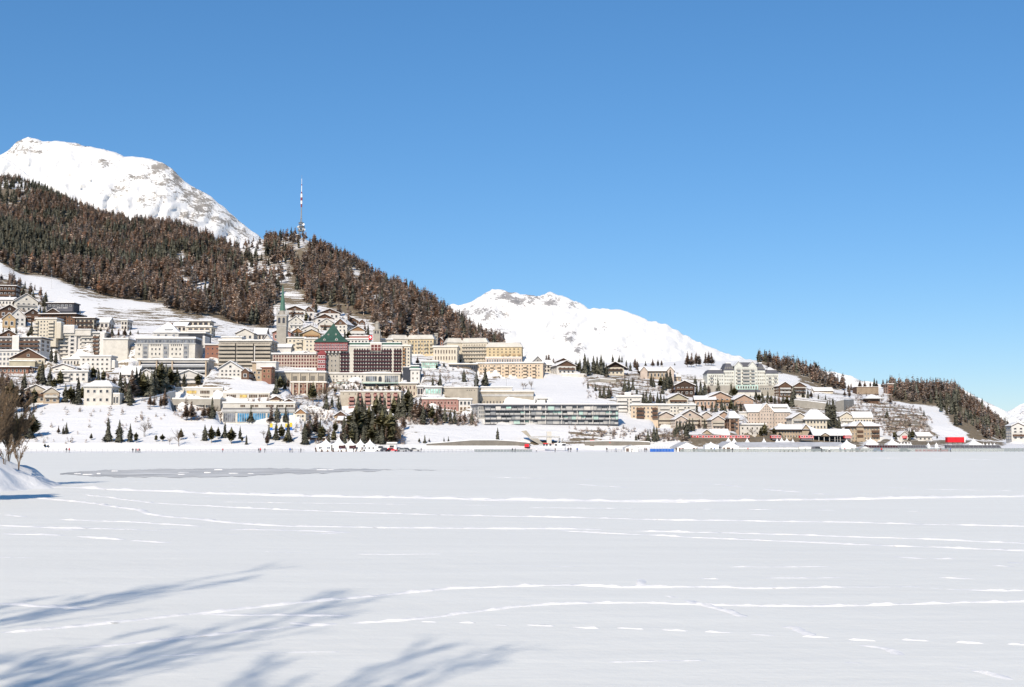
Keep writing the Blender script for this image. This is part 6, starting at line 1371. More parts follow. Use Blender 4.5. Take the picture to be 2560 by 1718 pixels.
def scrub():
    pr = [tri_tree('larch', 40, 800 + i, 0.42) for i in range(4)]; rg = np.random.default_rng(12); Vs, Fs, Cs = [], [], []; off = 0
    for poly, n in SCRUB:
        a = np.array(poly, float); got = 0
        while got < n:
            x = rg.uniform(a[:, 0].min(), a[:, 0].max()); y = rg.uniform(a[:, 1].min(), a[:, 1].max())
            if not in_poly(np.array([x]), np.array([y]), poly)[0]: continue
            got += 1; Y = depth_at(x, y); p = P(x, y, Y); z = ground_z(x, Y)
            V, Fc, T, tv, tf = pr[got % 4]; h = rg.uniform(1.2, 3.6); an = rg.random() * 6.283; c, s_ = math.cos(an), math.sin(an)
            W = np.stack([(V[:, 0] * c - V[:, 1] * s_) * h + p.x, (V[:, 0] * s_ + V[:, 1] * c) * h + Y, (V[:, 2] - .12) * h + z], 1)
            Vs.append(W); Fs.append(Fc + off); Cs.append(T * rg.uniform(.6, 1.3)); off += len(V)
    o = np_mesh('scrub', np.concatenate(Vs), np.concatenate(Fs), [LARCH], cols=np.concatenate(Cs)); tag(o, 'low leafless brown scrub between the trees and houses', 'scrub', kind='stuff')
scrub()
# ------------------------------------------------------------------ shore: tents, stands, fences, train, people
def shore_z(px, Y): return max(float(ground_z(px, Y)), 0.02)
def pagoda(label, xp, yp, x0, x1, ye, yb, Y, windows=0, group='pointed white tents'):
    """peaked marquee: square, tension roof curving up to a mast"""
    o = P((x0 + x1) / 2, yb, Y); o.z = shore_z((x0 + x1) / 2, Y); r = empty('pagoda_tent', o)
    k = Y / F; W = (x1 - x0) * k; He = max(2.0, (yb - ye) * k); Hp = max(He + 1.5, (yb - yp) * k)
    rings = 7; v, f = [], []
    for i in range(rings + 1):
        t = i / rings; h = (1 - t) ** 2.1 * .96 + .02 * (1 - t); z = He + (Hp - He) * t
        for (sx, sy) in ((-1, -1), (0, -1), (1, -1), (1, 0), (1, 1), (0, 1), (-1, 1), (-1, 0)):
            q = .97 if 0 in (sx, sy) else 1.0
            v.append((sx * W / 2 * max(h, .012) * q * 1.02, W / 2 + sy * W / 2 * max(h, .012) * q * 1.02, z))
    for i in range(rings):
        for j in range(8): a = i * 8; f.append((a + j, a + (j + 1) % 8, a + 8 + (j + 1) % 8, a + 8 + j))
    f.append(tuple(range(8))[::-1])
    mesh_obj('tent_roof', v, f, [M('tentwhite')], r, smooth=False)
    b = MB(); b.box(-W / 2, W / 2, 0, W, -.4, He); b.build('tent_wall', M('tentwhite'), r)
    for i in range(windows):
        put('tent_window', win_mesh('tentwhite', 'x', 1), r, (-W / 2 + (i + .5) * W / windows, 0, He * .5), (W / windows * .55, .08, He * .5))
    tag(r, label, 'tent', group); return r, W, He
r, W, He = pagoda('leftmost of the five pointed tents by the grove', 811, 1092, 792, 831, 1109, 1124, 470, 2)
pagoda('second of the five pointed tents by the grove, tallest peak', 845, 1085, 828, 862, 1109, 1124, 470, 0)
pagoda('middle of the five pointed tents by the grove', 872, 1092, 859, 889, 1109, 1124, 470, 0)
pagoda('fourth of the five pointed tents by the grove', 898, 1092, 886, 913, 1109, 1124, 470, 2)
pagoda('rightmost of the five pointed tents by the grove', 920, 1092, 908, 938, 1109, 1124, 470, 3)
def opening(label, x0, x1, yt, yb, Y, m):
    o = P((x0 + x1) / 2, yb, Y); o.z = shore_z((x0 + x1) / 2, Y); k = Y / F
    b = MB(); b.box(-(x1 - x0) / 2 * k, (x1 - x0) / 2 * k, -.12, 0, .05, (yb - yt) * k); return b, o
for lab, a, b2 in (('dark red awning front under the second pointed tent', 847, 864), ('dark red awning front under the middle pointed tent', 873, 890)):
    o = P((a + b2) / 2, 1123, 469); o.z = shore_z((a + b2) / 2, 469); r = empty('bar_counter', o); w = (b2 - a) * .152
    b = MB(); b.box(-w / 2, w / 2, -.3, 0, .9, 2.1); b.build('awning', M('maroon'), r); b = MB(); b.box(-w / 2, w / 2, -.5, -.02, -.2, .9); b.build('counter', M('tentwhite'), r); tag(r, lab, 'bar')
# right-hand pagodas
for i, (lab, xp, yp, x0, x1) in enumerate((('small pointed tent between the gabled marquee and the long marquee', 1780, 1100, 1763, 1797), ('left pointed tent behind the long marquee', 1823, 1089, 1812, 1834), ('second pointed tent behind the long marquee', 1834, 1089, 1828, 1846), ('third pointed tent behind the long marquee', 1870, 1089, 1861, 1879), ('fourth pointed tent behind the long marquee, standing alone', 1912, 1089, 1903, 1921), ('small pointed tent just left of the tall twin peaks', 1944, 1089, 1936, 1954), ('left of the tall twin pointed tents', 1956, 1088, 1944, 1970), ('right of the tall twin pointed tents', 1966, 1088, 1958, 1982), ('small pointed tent right of the tall twin peaks', 1983, 1090, 1976, 1992), ('large pointed tent at the end of the second long marquee', 2120, 1090, 2104, 2140), ('large pointed tent before the tan house', 2180, 1091, 2166, 2196), ('large pointed tent behind the dark-roofed left stand', 2234, 1089, 2220, 2250), ('large pointed tent behind the dark-roofed right stand', 2440, 1090, 2424, 2456))):
    Y = 508 if i in (0, 9) else (530 if i < 9 else 548)
    pagoda(lab, xp, yp, x0, x1, 1106, 1122, Y, group='pointed white tents')
for i, x in enumerate((2254, 2262, 2270, 2277, 2322, 2342, 2419, 2460, 2469, 2478, 2487)):
    pagoda('tiny pointed tent in the row behind the dark stands, %s from left' % ORD[i], x, 1098, x - 3.4, x + 3.4, 1106, 1114, 556, group='tiny pointed tents')
def marquee(label, x0, x1, yr, ye, yb, Y, along='x', depth=12, m='tentwhite', doors=()):
    o = P((x0 + x1) / 2, yb, Y); o.z = shore_z((x0 + x1) / 2, Y); r = empty('marquee', o); k = Y / F
    W = (x1 - x0) * k; H = (yb - ye) * k; G = (ye - yr) * k
    walls(r, W, depth, H, m, along, G, 'tent_wall', base=-.5)
    S = W if along == 'y' else depth
    o2 = gable_roof(r, W, depth, H, G, along, 'tentroof', .25, .12, 0); o2.name = 'tent_roof'
    n = max(3, int(W / 5))
    for i in range(n + 1):
        b = MB(); X = -W / 2 + i * W / n; b.box(X - .06, X + .06, -.1, .02, 0, H); b.build('frame_rib', M('lightgrey'), r)
    for (a, b2) in doors:
        b = MB(); b.box(-W / 2 + a * W, -W / 2 + b2 * W, -.14, .02, 0, H * .82); b.build('doorway', M('brown'), r)
    tag(r, label, 'tent'); return r
marquee('white gabled marquee with open front, left of the long marquees', 1693, 1743, 1099, 1111, 1122, 505, 'y', 22, doors=[(.08, .16), (.24, .32), (.8, .9)])
marquee('small white marquee left of the blue barrier', 1562, 1596, 1108, 1114, 1124, 500, 'y', 8, doors=[(.1, .3)])
marquee('white gabled end of the long marquee with two doorways', 1806, 1848, 1098, 1110, 1123, 504, 'y', 20, doors=[(.05, .16), (.26, .46)])
marquee('long low white marquee in the middle of the shore', 1848, 1996, 1099, 1111, 1122, 510, 'x', 14)
marquee('second long white marquee right of the tall twin peaks', 1998, 2112, 1099, 1109, 1122, 512, 'x', 14)
marquee('small white party tent before the left dark-roofed stand', 2150, 2176, 1109, 1114, 1122, 508, 'y', 6)
marquee('white shed-like tent behind the pagodas at the right', 2412, 2436, 1102, 1106, 1114, 560, 'x', 6)
def stand(label, x0, x1, Y, seat='slate'):
    o = P((x0 + x1) / 2, 1122, Y); o.z = shore_z((x0 + x1) / 2, Y); r = empty('grandstand', o); k = Y / F; W = (x1 - x0) * k
    for i in range(6):
        b = MB(); b.box(-W / 2, W / 2, 2 + i * .8, 2.8 + i * .8, -.3, .9 + i * .36); b.build('seat_row', M('steel' if i < 3 else seat), r)
    b = MB(); b.box(-W / 2, W / 2, 1.2, 1.5, -.3, 1.15); b.build('front_panel', M('tentwhite'), r)
    for i in range(12): b = MB(); X = -W / 2 + (i + .5) * W / 12; b.bar((X, 1.95, 0), (X, 1.95, 2.6), .06); b.build('railing_post', M('steel'), r)
    b = MB(); b.bar((-W / 2, 1.95, 2.6), (W / 2, 1.95, 2.6), .05); b.build('handrail', M('steel'), r)
    tag(r, label, 'grandstand'); return r
stand('left dark grandstand with maroon upper seats at the right shore', 2172, 2252, 522, 'maroon')
stand('middle dark grandstand with grey seats at the right shore', 2254, 2326, 524)
stand('right dark grandstand with grey seats at the right shore', 2376, 2512, 528)
# blue barrier
o = P(1655, 1125, 497); o.z = shore_z(1655, 497); r = empty('blue_barrier', o); k = 497 / F
for i in range(8):
    b = MB(); X0 = (-30 + i * 7.5) * k; b.box(X0 + .03, X0 + 7.5 * k - .03, 0, .12, 0, 1.25); b.build('panel', M('blue'), r)
for i in range(16):
    b = MB(); X = (-30 + i * 4) * k; b.bar((X, .6, 0), (X, .6, 2.2), .05); b.build('post', M('lightgrey'), r)
tag(r, 'bright blue barrier panels with pale posts on the shore', 'barrier')
# red video wall / container
o = P(2390, 1106, 575); o.z = shore_z(2390, 575); r = empty('red_stage_box', o); k = 575 / F; W = 42 * k; z0 = P(2390, 1106, 575).z - o.z; z1 = P(2390, 1093, 575).z - o.z
b = MB(); b.box(-W / 2, -.05, 0, 3, z0, z1); b.build('left_panel', M('signred'), r); b = MB(); b.box(.05, W / 2, 0.0, 3, z0, z1); b.build('right_panel', M('signred'), r)
b = MB(); b.box(W / 2, W / 2 + .5, .1, 2.8, z0, z1); b.build('side_trim', M('tentwhite'), r)
for x in (-.45, -.15, .15, .45): b = MB(); b.box(W * x - .15, W * x + .15, .8, 1.2, -.6, z0); b.build('leg', M('steel'), r)
tag(r, 'large red box on legs behind the right grandstands', 'stage box')
# advertising boards
for i, (a, b2, m_) in enumerate(((2288, 2304, 'signred'), (2307, 2324, 'signred'), (2326, 2342, 'signred'), (2345, 2358, 'signred'), (2359, 2370, 'signred'))):
    o = P((a + b2) / 2, 1122, 508); o.z = shore_z((a + b2) / 2, 508); r = empty('advertising_board', o); k = 508 / F; w = (b2 - a) * k
    b = MB(); b.box(-w / 2, w / 2, 0, .1, .15, .95); b.build('board', M(m_), r)
    b = MB(); b.box(-w * .12, w * .12, -.02, 0, .38, .74); b.build('white_mark', M('tentwhite'), r)
    for sx in (-.45, .45): b = MB(); b.bar((w * sx, .05, 0), (w * sx, .05, 1.0), .04); b.build('post', M('steel'), r)
    tag(r, 'red advertising board on the right shore fence, %s from left' % ORD[i], 'sign', 'red advertising boards')
for i, a in enumerate((678, 691, 703, 716, 727)):
    o = P(a, 1082, depth_at(a, 1076)); k = o.y / F; r = empty('banner', o)
    hh = (20, 14, 12, 20, 22)[i] * k; zz = 0.5
    b = MB(); b.box(-3.2 * k, 3.2 * k, 0, .06, zz, zz + hh * .5); b.build('lower_field', M('blue'), r)
    b = MB(); b.box(-3.2 * k, 3.2 * k, 0, .06, zz + hh * .5 + .01, zz + hh); b.build('upper_field', mat('banner_yellow', (.6, .45, .06)), r)
    for sx in (-1, 1): b = MB(); b.bar((sx * 3.2 * k, .05, -1.5), (sx * 3.2 * k, .05, zz + hh + .3), .05); b.build('pole', M('steel'), r)
    tag(r, 'blue and yellow banner below the sports hall, %s from left' % ORD[i], 'banner', 'blue and yellow banners')
o = P(2262, 1096, 590); o.z = shore_z(2262, 590); r = empty('number_sign', o); zs_ = P(2262, 1096, 590).z - o.z
b = MB(); b.box(-1.1, 1.1, 0, .15, zs_, zs_ + 1.2); b.build('board', M('signred'), r)
for sx in (-.9, .9): b = MB(); b.bar((sx, .08, -.5), (sx, .08, zs_), .06); b.build('post', M('steel'), r)
b = MB()
for x in (-.55, .05, .6):      # pale digits, unreadable from across the lake
    b.box(x - .18, x + .18, -.03, 0, zs_ + .85, zs_ + .95); b.box(x - .18, x - .08, -.03, 0, zs_ + .3, zs_ + .85); b.box(x - .08, x + .18, -.03, 0, zs_ + .25, zs_ + .35)
b.build('digits', M('tentwhite'), r); tag(r, 'small red sign with pale digits beside a spruce at the right', 'sign')

# fences
def fence(label, x0, x1, Y0, Y1, n, h=1.1, rails=2, panel=None, m='steel', rad=.045):
    a = P(x0, 1128, Y0); b_ = P(x1, 1128, Y1); a.z = shore_z(x0, Y0); b_.z = shore_z(x1, Y1)
    r = empty('shore_fence', a); d = b_ - a
    bm = MB(); bm.bar((0, 0, -.3), (0, 0, h), rad * 1.3); po = bm.build('post', M(m), r); 
    for i in range(1, n + 1): q = po.copy(); COL.objects.link(q); q.parent = r; q.location = d * (i / n)
    for j in range(rails):
        z = h * (1 - j * .5) - .05; bm = MB(); bm.bar((0, 0, z), (d.x, d.y, d.z + z), rad); bm.build('rail', M(m), r)
    if panel:
        bm = MB(); ln = d.length; u = Vector((d.x, d.y, 0)).normalized()
        for i in range(n):
            p0 = d * (i / n) + u * .08; p1 = d * ((i + 1) / n) - u * .08
            bm = MB(); bm.raw([(p0.x, p0.y, .1 + p0.z), (p1.x, p1.y, .1 + p1.z), (p1.x, p1.y, h - .1 + p1.z), (p0.x, p0.y, h - .1 + p0.z), (p0.x, p0.y + .03, .1 + p0.z), (p1.x, p1.y + .03, .1 + p1.z), (p1.x, p1.y + .03, h - .1 + p1.z), (p0.x, p0.y + .03, h - .1 + p0.z)],
                              [(0, 1, 2, 3), (7, 6, 5, 4), (0, 4, 5, 1), (3, 2, 6, 7), (0, 3, 7, 4), (1, 5, 6, 2)]); bm.build('mesh_panel', panel, r)
    tag(r, label, 'fence'); return r
NET, ng, nb_ = new_mat('fence_netting', .7, .1)
tr = ng.add('ShaderNodeBsdfTransparent'); mx = ng.add('ShaderNodeMixShader'); mx.inputs[0].default_value = .55; nb_.inputs['Base Color'].default_value = (.27, .31, .31, 1)
ng.link(tr.outputs[0], mx.inputs[1]); ng.link(nb_.outputs[0], mx.inputs[2]); ng.link(mx.outputs[0], NET.node_tree.nodes['Material Output'].inputs[0])
MATS['net'] = NET
fence('thin two-rail fence along the left shore promenade', -60, 760, 452, 455, 60)
fence('thin two-rail fence along the centre shore', 1040, 1180, 462, 466, 14)
fence('grey barrier fence in front of the retaining wall', 1186, 1330, 474, 482, 18, 1.1, 2, NET)
fence('green-grey netting fence along the right shore edge', 1700, 2130, 478, 492, 44, 1.3, 1, NET)
fence('grey netting fence along the far right shore edge', 2130, 2640, 492, 505, 48, 1.5, 2, NET)
fence('low wooden fence below the small marquee', 1520, 1620, 480, 484, 12)
# red railway coaches behind the tents
def coach(label, x0, x1, Y, zt=1088, zb=1098):
    o = P((x0 + x1) / 2, zb, Y); r = empty('railway_coach', o); k = Y / F; W = (x1 - x0) * k; H = (zb - zt) * k; D = 2.7
    b = MB(); b.box(-W / 2, W / 2, 0, D, .25 * H, H * .86); b.build('body', M('signred'), r)
    v = []; n = 6
    for X in (-W / 2, W / 2):
        for i in range(n + 1): t = math.pi * i / n; v.append((X, D / 2 - math.cos(t) * D / 2, H * .862 + math.sin(t) * H * .16))
    f = [(i, i + 1, n + 2 + i, n + 1 + i) for i in range(n)] + [tuple(range(n + 1)), tuple(range(2 * n + 1, n, -1))]; mesh_obj('roof', v, f, [M('lightgrey')], r)
    c = max(3, int(W / 2.2))
    for i in range(c): put('window', win_mesh('tentwhite', 'd', 0), r, (-W / 2 + (i + .5) * W / c, 0, H * .62), (W / c * .7, .1, H * .28))
    b = MB(); b.box(-W / 2, W / 2, -.03, 0, .32 * H, .38 * H); b.build('white_stripe', M('tentwhite'), r)
    b = MB(); b.box(-W / 2 + .6, W / 2 - .6, .3, D - .3, -.4, .25 * H); b.build('underframe', M('darkgrey'), r)
    tag(r, label, 'train', 'red railway coaches')
coach('red railway coach behind the gabled marquee, leftmost', 1730, 1800, 546)
coach('red railway coach left of the low white block', 1801, 1840, 547)
coach('red railway coach in front of the low white block', 1841, 1874, 548)
coach('red railway coach before the station building, left one', 1928, 1952, 550)
coach('red railway coach before the station building, right one', 2000, 2034, 552)
coach('red railway coach end seen under the station canopy', 2112, 2128, 556)
s = Site('station_canopy', 'long dark station canopy with a snowy roof and small gable', 2034, 2128, 1099, 'canopy', 0, 562)
b = MB(); b.box(-s.W / 2, s.W / 2, 6, 8, 0, s.z(1090)); b.build('back_wall', M('charcoal'), s.root)
gable_roof(s.root, s.W, 9, s.z(1089), s.z(1076) - s.z(1089), 'x', 'slate', .5, .2, .4)
for i in range(8): b = MB(); X = -s.W / 2 + i * s.W / 7; b.box(X - .15, X + .15, .2, .5, -1, s.z(1089)); b.build('column', M('lightgrey'), s.root)
walls(s.root, 4, 4, s.z(1090), 'tan', 'y', 1.2, 'gable', -s.W * .2, -.5, s.z(1091)); gable_roof(s.root, 4, 4, s.z(1090), 1.2, 'y', 'darkbrown', .4, .2, .3, -s.W * .2, -.5)
chalet('tan gabled station hut with a big snowy roof behind the marquee', 1752, 1782, 1087, 1076, 1098, 'tan', 'tan', cols=2, rows=1, nb=0, clad=False, Y=560, depth=9, chim=0, name='station_hut')
block('red-fronted shed with a big snowy roof behind the marquee', 1780, 1822, 1088, 1098, 'red', 5, 1, 'tentwhite', 'd', 'lightgrey', roof='gable', G=2.2, Y=562, name='shed', cat='shed', depth=9)

# vehicles
def car(label, px, Y, m, yaw=0, van=False):
    o = P(px, 1125, Y); o.z = shore_z(px, Y); r = empty('van' if van else 'parked_car', o, yaw)
    L, Wd, H = (5.2, 2.0, 2.2) if van else (4.3, 1.75, 1.48); hb = .85 if not van else 1.15
    pr = [(-L / 2, .32), (L / 2, .32), (L / 2, .68), (L / 2 - .12, hb - .06), (L * .22, hb), (L * .08, H - .04), (-L * .30, H), (-L * (.47 if van else .40), hb + (.9 if van else .02)), (-L / 2, hb - .1)]
    n = len(pr); v = [(x, yv, z) for yv in (-Wd / 2, Wd / 2) for x, z in pr]
    f = [tuple(range(n)), tuple(range(2 * n - 1, n - 1, -1))] + [(i, i + n, (i + 1) % n + n, (i + 1) % n) for i in range(n)]
    mesh_obj('body', v, f, [mat('car_paint_' + m, C[m], .3, .05, 1, .5)], r)
    for sy in (-1, 1):
        b = MB(); q = [(-L * .28, hb + .03), (L * .16, hb + .03), (L * .06, H - .12), (-L * .24, H - .12)]
        b.raw([(x, sy * (Wd / 2 + .015), z) for x, z in q] + [(x, sy * (Wd / 2 - .02), z) for x, z in q], [(0, 1, 2, 3), (4, 5, 6, 7)]); b.build('side_window', GLASS, r)
        for sx in (-.31, .31):
            b = MB(); b.cyl(0, 0, -.11, .11, .33, .33, 10); w = b.build('wheel', M('charcoal'), r); w.location = (sx * L, sy * (Wd / 2 - .08), .33); w.rotation_euler = (math.pi / 2, 0, 0)
    tag(r, label, 'van' if van else 'car'); return r
car('dark parked car right of the five pointed tents', 964, 468, 'charcoal')
car('grey parked car right of the white ticket booth', 1006, 470, 'steel', .1)
car('dark parked car, second right of the white ticket booth', 1018, 471, 'charcoal', .05)
car('silver parked car at the right of the parked row', 1037, 472, 'lightgrey')
car('red parked car beside the white ticket booth', 980, 468, 'signred')
car('white van left of the red parked car', 955, 469, 'tentwhite', 0, True)
car('red car on the shore road by the concrete ramp', 1318, 505, 'signred', 1.45)
car('red car on the road above the right retaining wall', 1481, 521, 'signred', 1.45)
car('red car at the right end of the retaining wall', 1521, 523, 'signred', 1.45)
car('dark van on the right shore before the second marquee', 2045, 505, 'slate', 0, True)
car('dark car parked before the left grandstand', 2196, 508, 'blue')
car('dark blue car left of the red advertising boards', 2262, 508, 'charcoal')
s = Site('red_truck', 'red truck with blue marks and a long white trailer by the ramp', 1358, 1415, 1115, 'truck', 0, 500)
zz = s.z(1108)
b = MB(); b.box(s.x(1358), s.x(1370), 0, 2.4, .6, zz); b.build('cargo_box', M('signred'), s.root)
b = MB(); b.box(s.x(1371), s.x(1384), 0, 2.4, .6, zz * .96); b.build('side_panel', M('orange'), s.root)
for x in (1373, 1380): b = MB(); b.box(s.x(x), s.x(x + 3), -.04, 0, .8, zz * .8); b.build('blue_mark', M('blue'), s.root)
b = MB(); b.box(s.x(1386), s.x(1414), 0, 2.4, .6, zz); b.build('trailer', M('tentwhite'), s.root)
for x in (1360, 1367, 1376, 1390, 1408, 1412):
    b = MB(); b.cyl(0, 0, -.15, .15, .45, .45, 10); w = b.build('wheel', M('charcoal'), s.root); w.location = (s.x(x), .1, .45); w.rotation_euler = (math.pi / 2, 0, 0)
block('white ticket booth right of the five pointed tents', 968, 991, 1111, 1122, 'tentwhite', 1, 1, 'grey', 'd', 'lightgrey', Y=476, name='ticket_booth', cat='booth', depth=3, sidewin=0, over=.3)

# lamp posts and flag poles
def lamp(label, px, yb, yt, Y=None, arm=False):
    Y = Y or depth_at(px, yb); o = P(px, yb, Y); o.z = shore_z(px, Y); h = (yb - yt) * Y / F; r = empty('lamp_post', o)
    b = MB(); b.cyl(0, 0, -.5, h, .11, .07, 6); b.build('pole', M('lightgrey'), r)
    b = MB(); b.box(-.5, .5, -.12, .12, h, h + .16); b.build('lamp_head', M('steel'), r); tag(r, label, 'lamp post', 'lamp posts')
lamp('tall pale lamp post below the yellow hotels', 1190, 972, 934)
lamp('tall pale lamp post among the dark stand of spruces', 1455, 938, 890)
lamp('thin lamp post on the snow slope under the peach wing', 1266, 974, 944)
lamp('lamp post on the shore road left of the ramp', 1413, 1112, 1088, 505)
lamp('thin pole on the snowy meadow at the left', 128, 722, 690)
lamp('lamp post beside the left shore slope', 359, 1092, 1040)
lamp('tall floodlight pole by the right end of the gabled row', 1838, 1096, 1066, 560)
lamp('tall floodlight pole by the pink hotel', 1888, 1096, 1068, 560)
lamp('railway mast behind the second marquee', 2094, 1098, 1068, 556)
lamp('railway mast right of the station hut', 1780, 1098, 1070, 556)
lamp('flag pole on the left yellow hotel terrace', 1045, 890, 824, 760)

# ------------------------------------------------------------------ people on the shore
def person_meshes():
    out = []
    for (jk, tr_) in (('charcoal', 'slate'), ('signred', 'charcoal'), ('blue', 'charcoal'), ('tentwhite', 'slate'), ('brown', 'charcoal')):
        me = bpy.data.meshes.new('person')
        V = [(0, 0, .95), (0, 0, 1.18), (0, 0, 1.42), (0, 0, 1.53), (0, -.02, 1.66), (0, -.01, 1.76),
             (-.1, 0, .90), (-.12, -.06, .50), (-.12, .02, .08), (-.12, -.12, .04), (.1, 0, .90), (.13, .08, .50), (.13, .14, .08), (.13, .02, .04),
             (-.2, 0, 1.40), (-.27, .03, 1.13), (-.25, -.10, .90), (.2, 0, 1.40), (.27, -.03, 1.13), (.25, -.14, .92)]
        R = [.15, .16, .15, .07, .10, .08, .10, .075, .055, .05, .10, .075, .055, .05, .08, .06, .045, .08, .06, .045]
        E = [(0, 1), (1, 2), (2, 3), (3, 4), (4, 5), (0, 6), (6, 7), (7, 8), (8, 9), (0, 10), (10, 11), (11, 12), (12, 13), (2, 14), (14, 15), (15, 16), (2, 17), (17, 18), (18, 19)]
        me.from_pydata(V, E, []); o = bpy.data.objects.new('person', me); COL.objects.link(o)
        o.modifiers.new('skin', 'SKIN'); o.modifiers.new('sub', 'SUBSURF').levels = 1
        sk = me.skin_vertices[0].data
        for i, q in enumerate(R): sk[i].radius = (q, q * .8)
        sk[0].use_root = True
        dg = bpy.context.evaluated_depsgraph_get(); nm = bpy.data.meshes.new_from_object(o.evaluated_get(dg)); nm.name = 'person'
        bpy.data.objects.remove(o)
        nm.materials.clear()
        for q in (M(jk), M(tr_), mat('skin', (.45, .27, .19)), mat('dark_hair', (.03, .02, .015))): nm.materials.append(q)
        for p_ in nm.polygons:
            z = p_.center.z; x = abs(p_.center.x)
            p_.material_index = 3 if z > 1.70 or (z > 1.58 and p_.center.y > .02) else 2 if (z > 1.50 or (x > .2 and z < .93)) else 0 if z > .9 else 1
            p_.use_smooth = True
        out.append((nm, jk))
    return out
PEOPLE = person_meshes(); JN = {'charcoal': 'black', 'signred': 'red', 'blue': 'blue', 'tentwhite': 'white', 'brown': 'brown'}
def person(px, Y, k, where, yaw=0.0):
    me, jk = PEOPLE[k]; o = bpy.data.objects.new('person', me); COL.objects.link(o)
    p = P(px, 1128, Y); p.z = shore_z(px, Y); o.location = p; o.rotation_euler = (0, 0, yaw); q = random.uniform(.96, 1.08); o.scale = (q * 1.15, q * 1.15, q)
    tag(o, 'person in %s jacket %s' % (JN[jk], where), 'person', 'people on the shore'); return o
for i, (px, Y, k, w) in enumerate((
 (166, 449, 0, 'by the left shore fence, left of a pair'), (173, 449, 1, 'by the left shore fence, right of a pair'), (332, 449, 0, 'walking alone left of a group on the left shore'), (340, 448, 4, 'left in the group of three on the left shore'), (345, 448, 1, 'middle in the group of three on the left shore'), (349, 448, 0, 'right in the group of three on the left shore'),
 (557, 448, 1, 'alone below the school slope'), (647, 448, 0, 'left of the pair below the blue banners'), (651, 448, 1, 'right of the pair below the blue banners'), (662, 449, 0, 'just right of the pair below the banners'), (725, 449, 2, 'left of the pair left of the tents'), (730, 449, 0, 'right of the pair left of the tents'), (752, 449, 0, 'alone between the pair and the tents'),
 (789, 458, 4, 'seated side of the leftmost pointed tent'), (804, 460, 3, 'before the leftmost pointed tent'), (833, 458, 0, 'between the first and second pointed tents'), (852, 459, 2, 'at the bar under the second pointed tent'), (884, 458, 0, 'at the bar under the middle pointed tent'), (905, 459, 4, 'before the fourth pointed tent'), (1053, 464, 0, 'standing right of the parked cars'), (993, 463, 4, 'in front of the ticket booth'),
 (1281, 468, 0, 'left of the pair at the grey barrier'), (1288, 468, 0, 'right of the pair at the grey barrier'), (1341, 468, 3, 'near the ice below the ramp'), (1388, 478, 4, 'below the red truck'), (1421, 474, 0, 'left of the pair right of the truck'), (1427, 474, 0, 'right of the pair right of the truck'), (1443, 486, 2, 'on the road right of the pair'), (1517, 478, 0, 'near the small marquee, left'), (1540, 480, 2, 'just left of the small marquee'), (1580, 478, 0, 'crouched side of the small marquee'), (1612, 482, 0, 'right of the small marquee'), (1616, 482, 4, 'beside the blue barrier, left end'),
 (1691, 490, 4, 'right end of the blue barrier'), (1703, 492, 1, 'before the gabled marquee, left'), (1733, 492, 0, 'before the gabled marquee, right'), (1742, 492, 4, 'before the gabled marquee corner'), (1778, 492, 0, 'below the small pointed tent, left'), (1786, 492, 2, 'below the small pointed tent, right'), (1831, 472, 0, 'on the ice before the long marquee'), (1870, 492, 1, 'standing midway along the long marquee'), (2013, 496, 4, 'before the second long marquee, left'), (2054, 474, 0, 'in dark clothes on the ice at the right'), (2073, 474, 3, 'on the ice right of the dark-clad one'), (2100, 496, 2, 'before the large pointed tent, left'), (2112, 496, 1, 'before the large pointed tent, right'), (2130, 496, 0, 'by the tables right of the large tent'), (2140, 496, 4, 'by the tables, second one'), (2150, 496, 1, 'by the tables, third one'), (2204, 474, 1, 'on the ice before the left grandstand'), (2352, 492, 4, 'by the red advertising boards'), (2376, 492, 2, 'left corner of the right grandstand'))):
    person(px, Y, k, w, random.uniform(0, 6.28))
# tables at the tents
def table(label, px, Y, grp):
    o = P(px, 1126, Y); o.z = shore_z(px, Y); r = empty('trestle_table', o)
    b = MB(); b.box(-1.1, 1.1, -.35, .35, .72, .78); b.build('table_top', M('wood'), r)
    for sx in (-.9, .9): b = MB(); b.box(sx - .05, sx + .05, -.3, .3, -.05, .72); b.build('trestle', M('brown'), r)
    for sy in (-.75, .75): b = MB(); b.box(-1.1, 1.1, sy - .13, sy + .13, .4, .45); b.box(-.9, -.8, sy - .1, sy + .1, -.05, .4); b.box(.8, .9, sy - .1, sy + .1, -.05, .4); b.build('bench', M('wood'), r)
    tag(r, label, 'table', grp)
for i, px in enumerate((797, 812, 826, 840, 860, 895)): table('wooden table before the five pointed tents, %s from left' % ORD[i], px, 462, 'tables before the pointed tents')
for i, px in enumerate((1956, 1966, 1976, 1986)): table('wooden table below the tall twin peaks, %s from left' % ORD[i], px, 498, 'tables below the twin peaks')
for i, px in enumerate((1768, 1776, 1786, 1794)): table('dark table below the small pointed tent, %s from left' % ORD[i], px, 498, 'tables below the small tent')
for i, px in enumerate((2060, 2070, 2120, 2136, 2150, 2160)): table('picnic table on the right shore, %s from left' % ORD[i], px, 500, 'tables on the right shore')
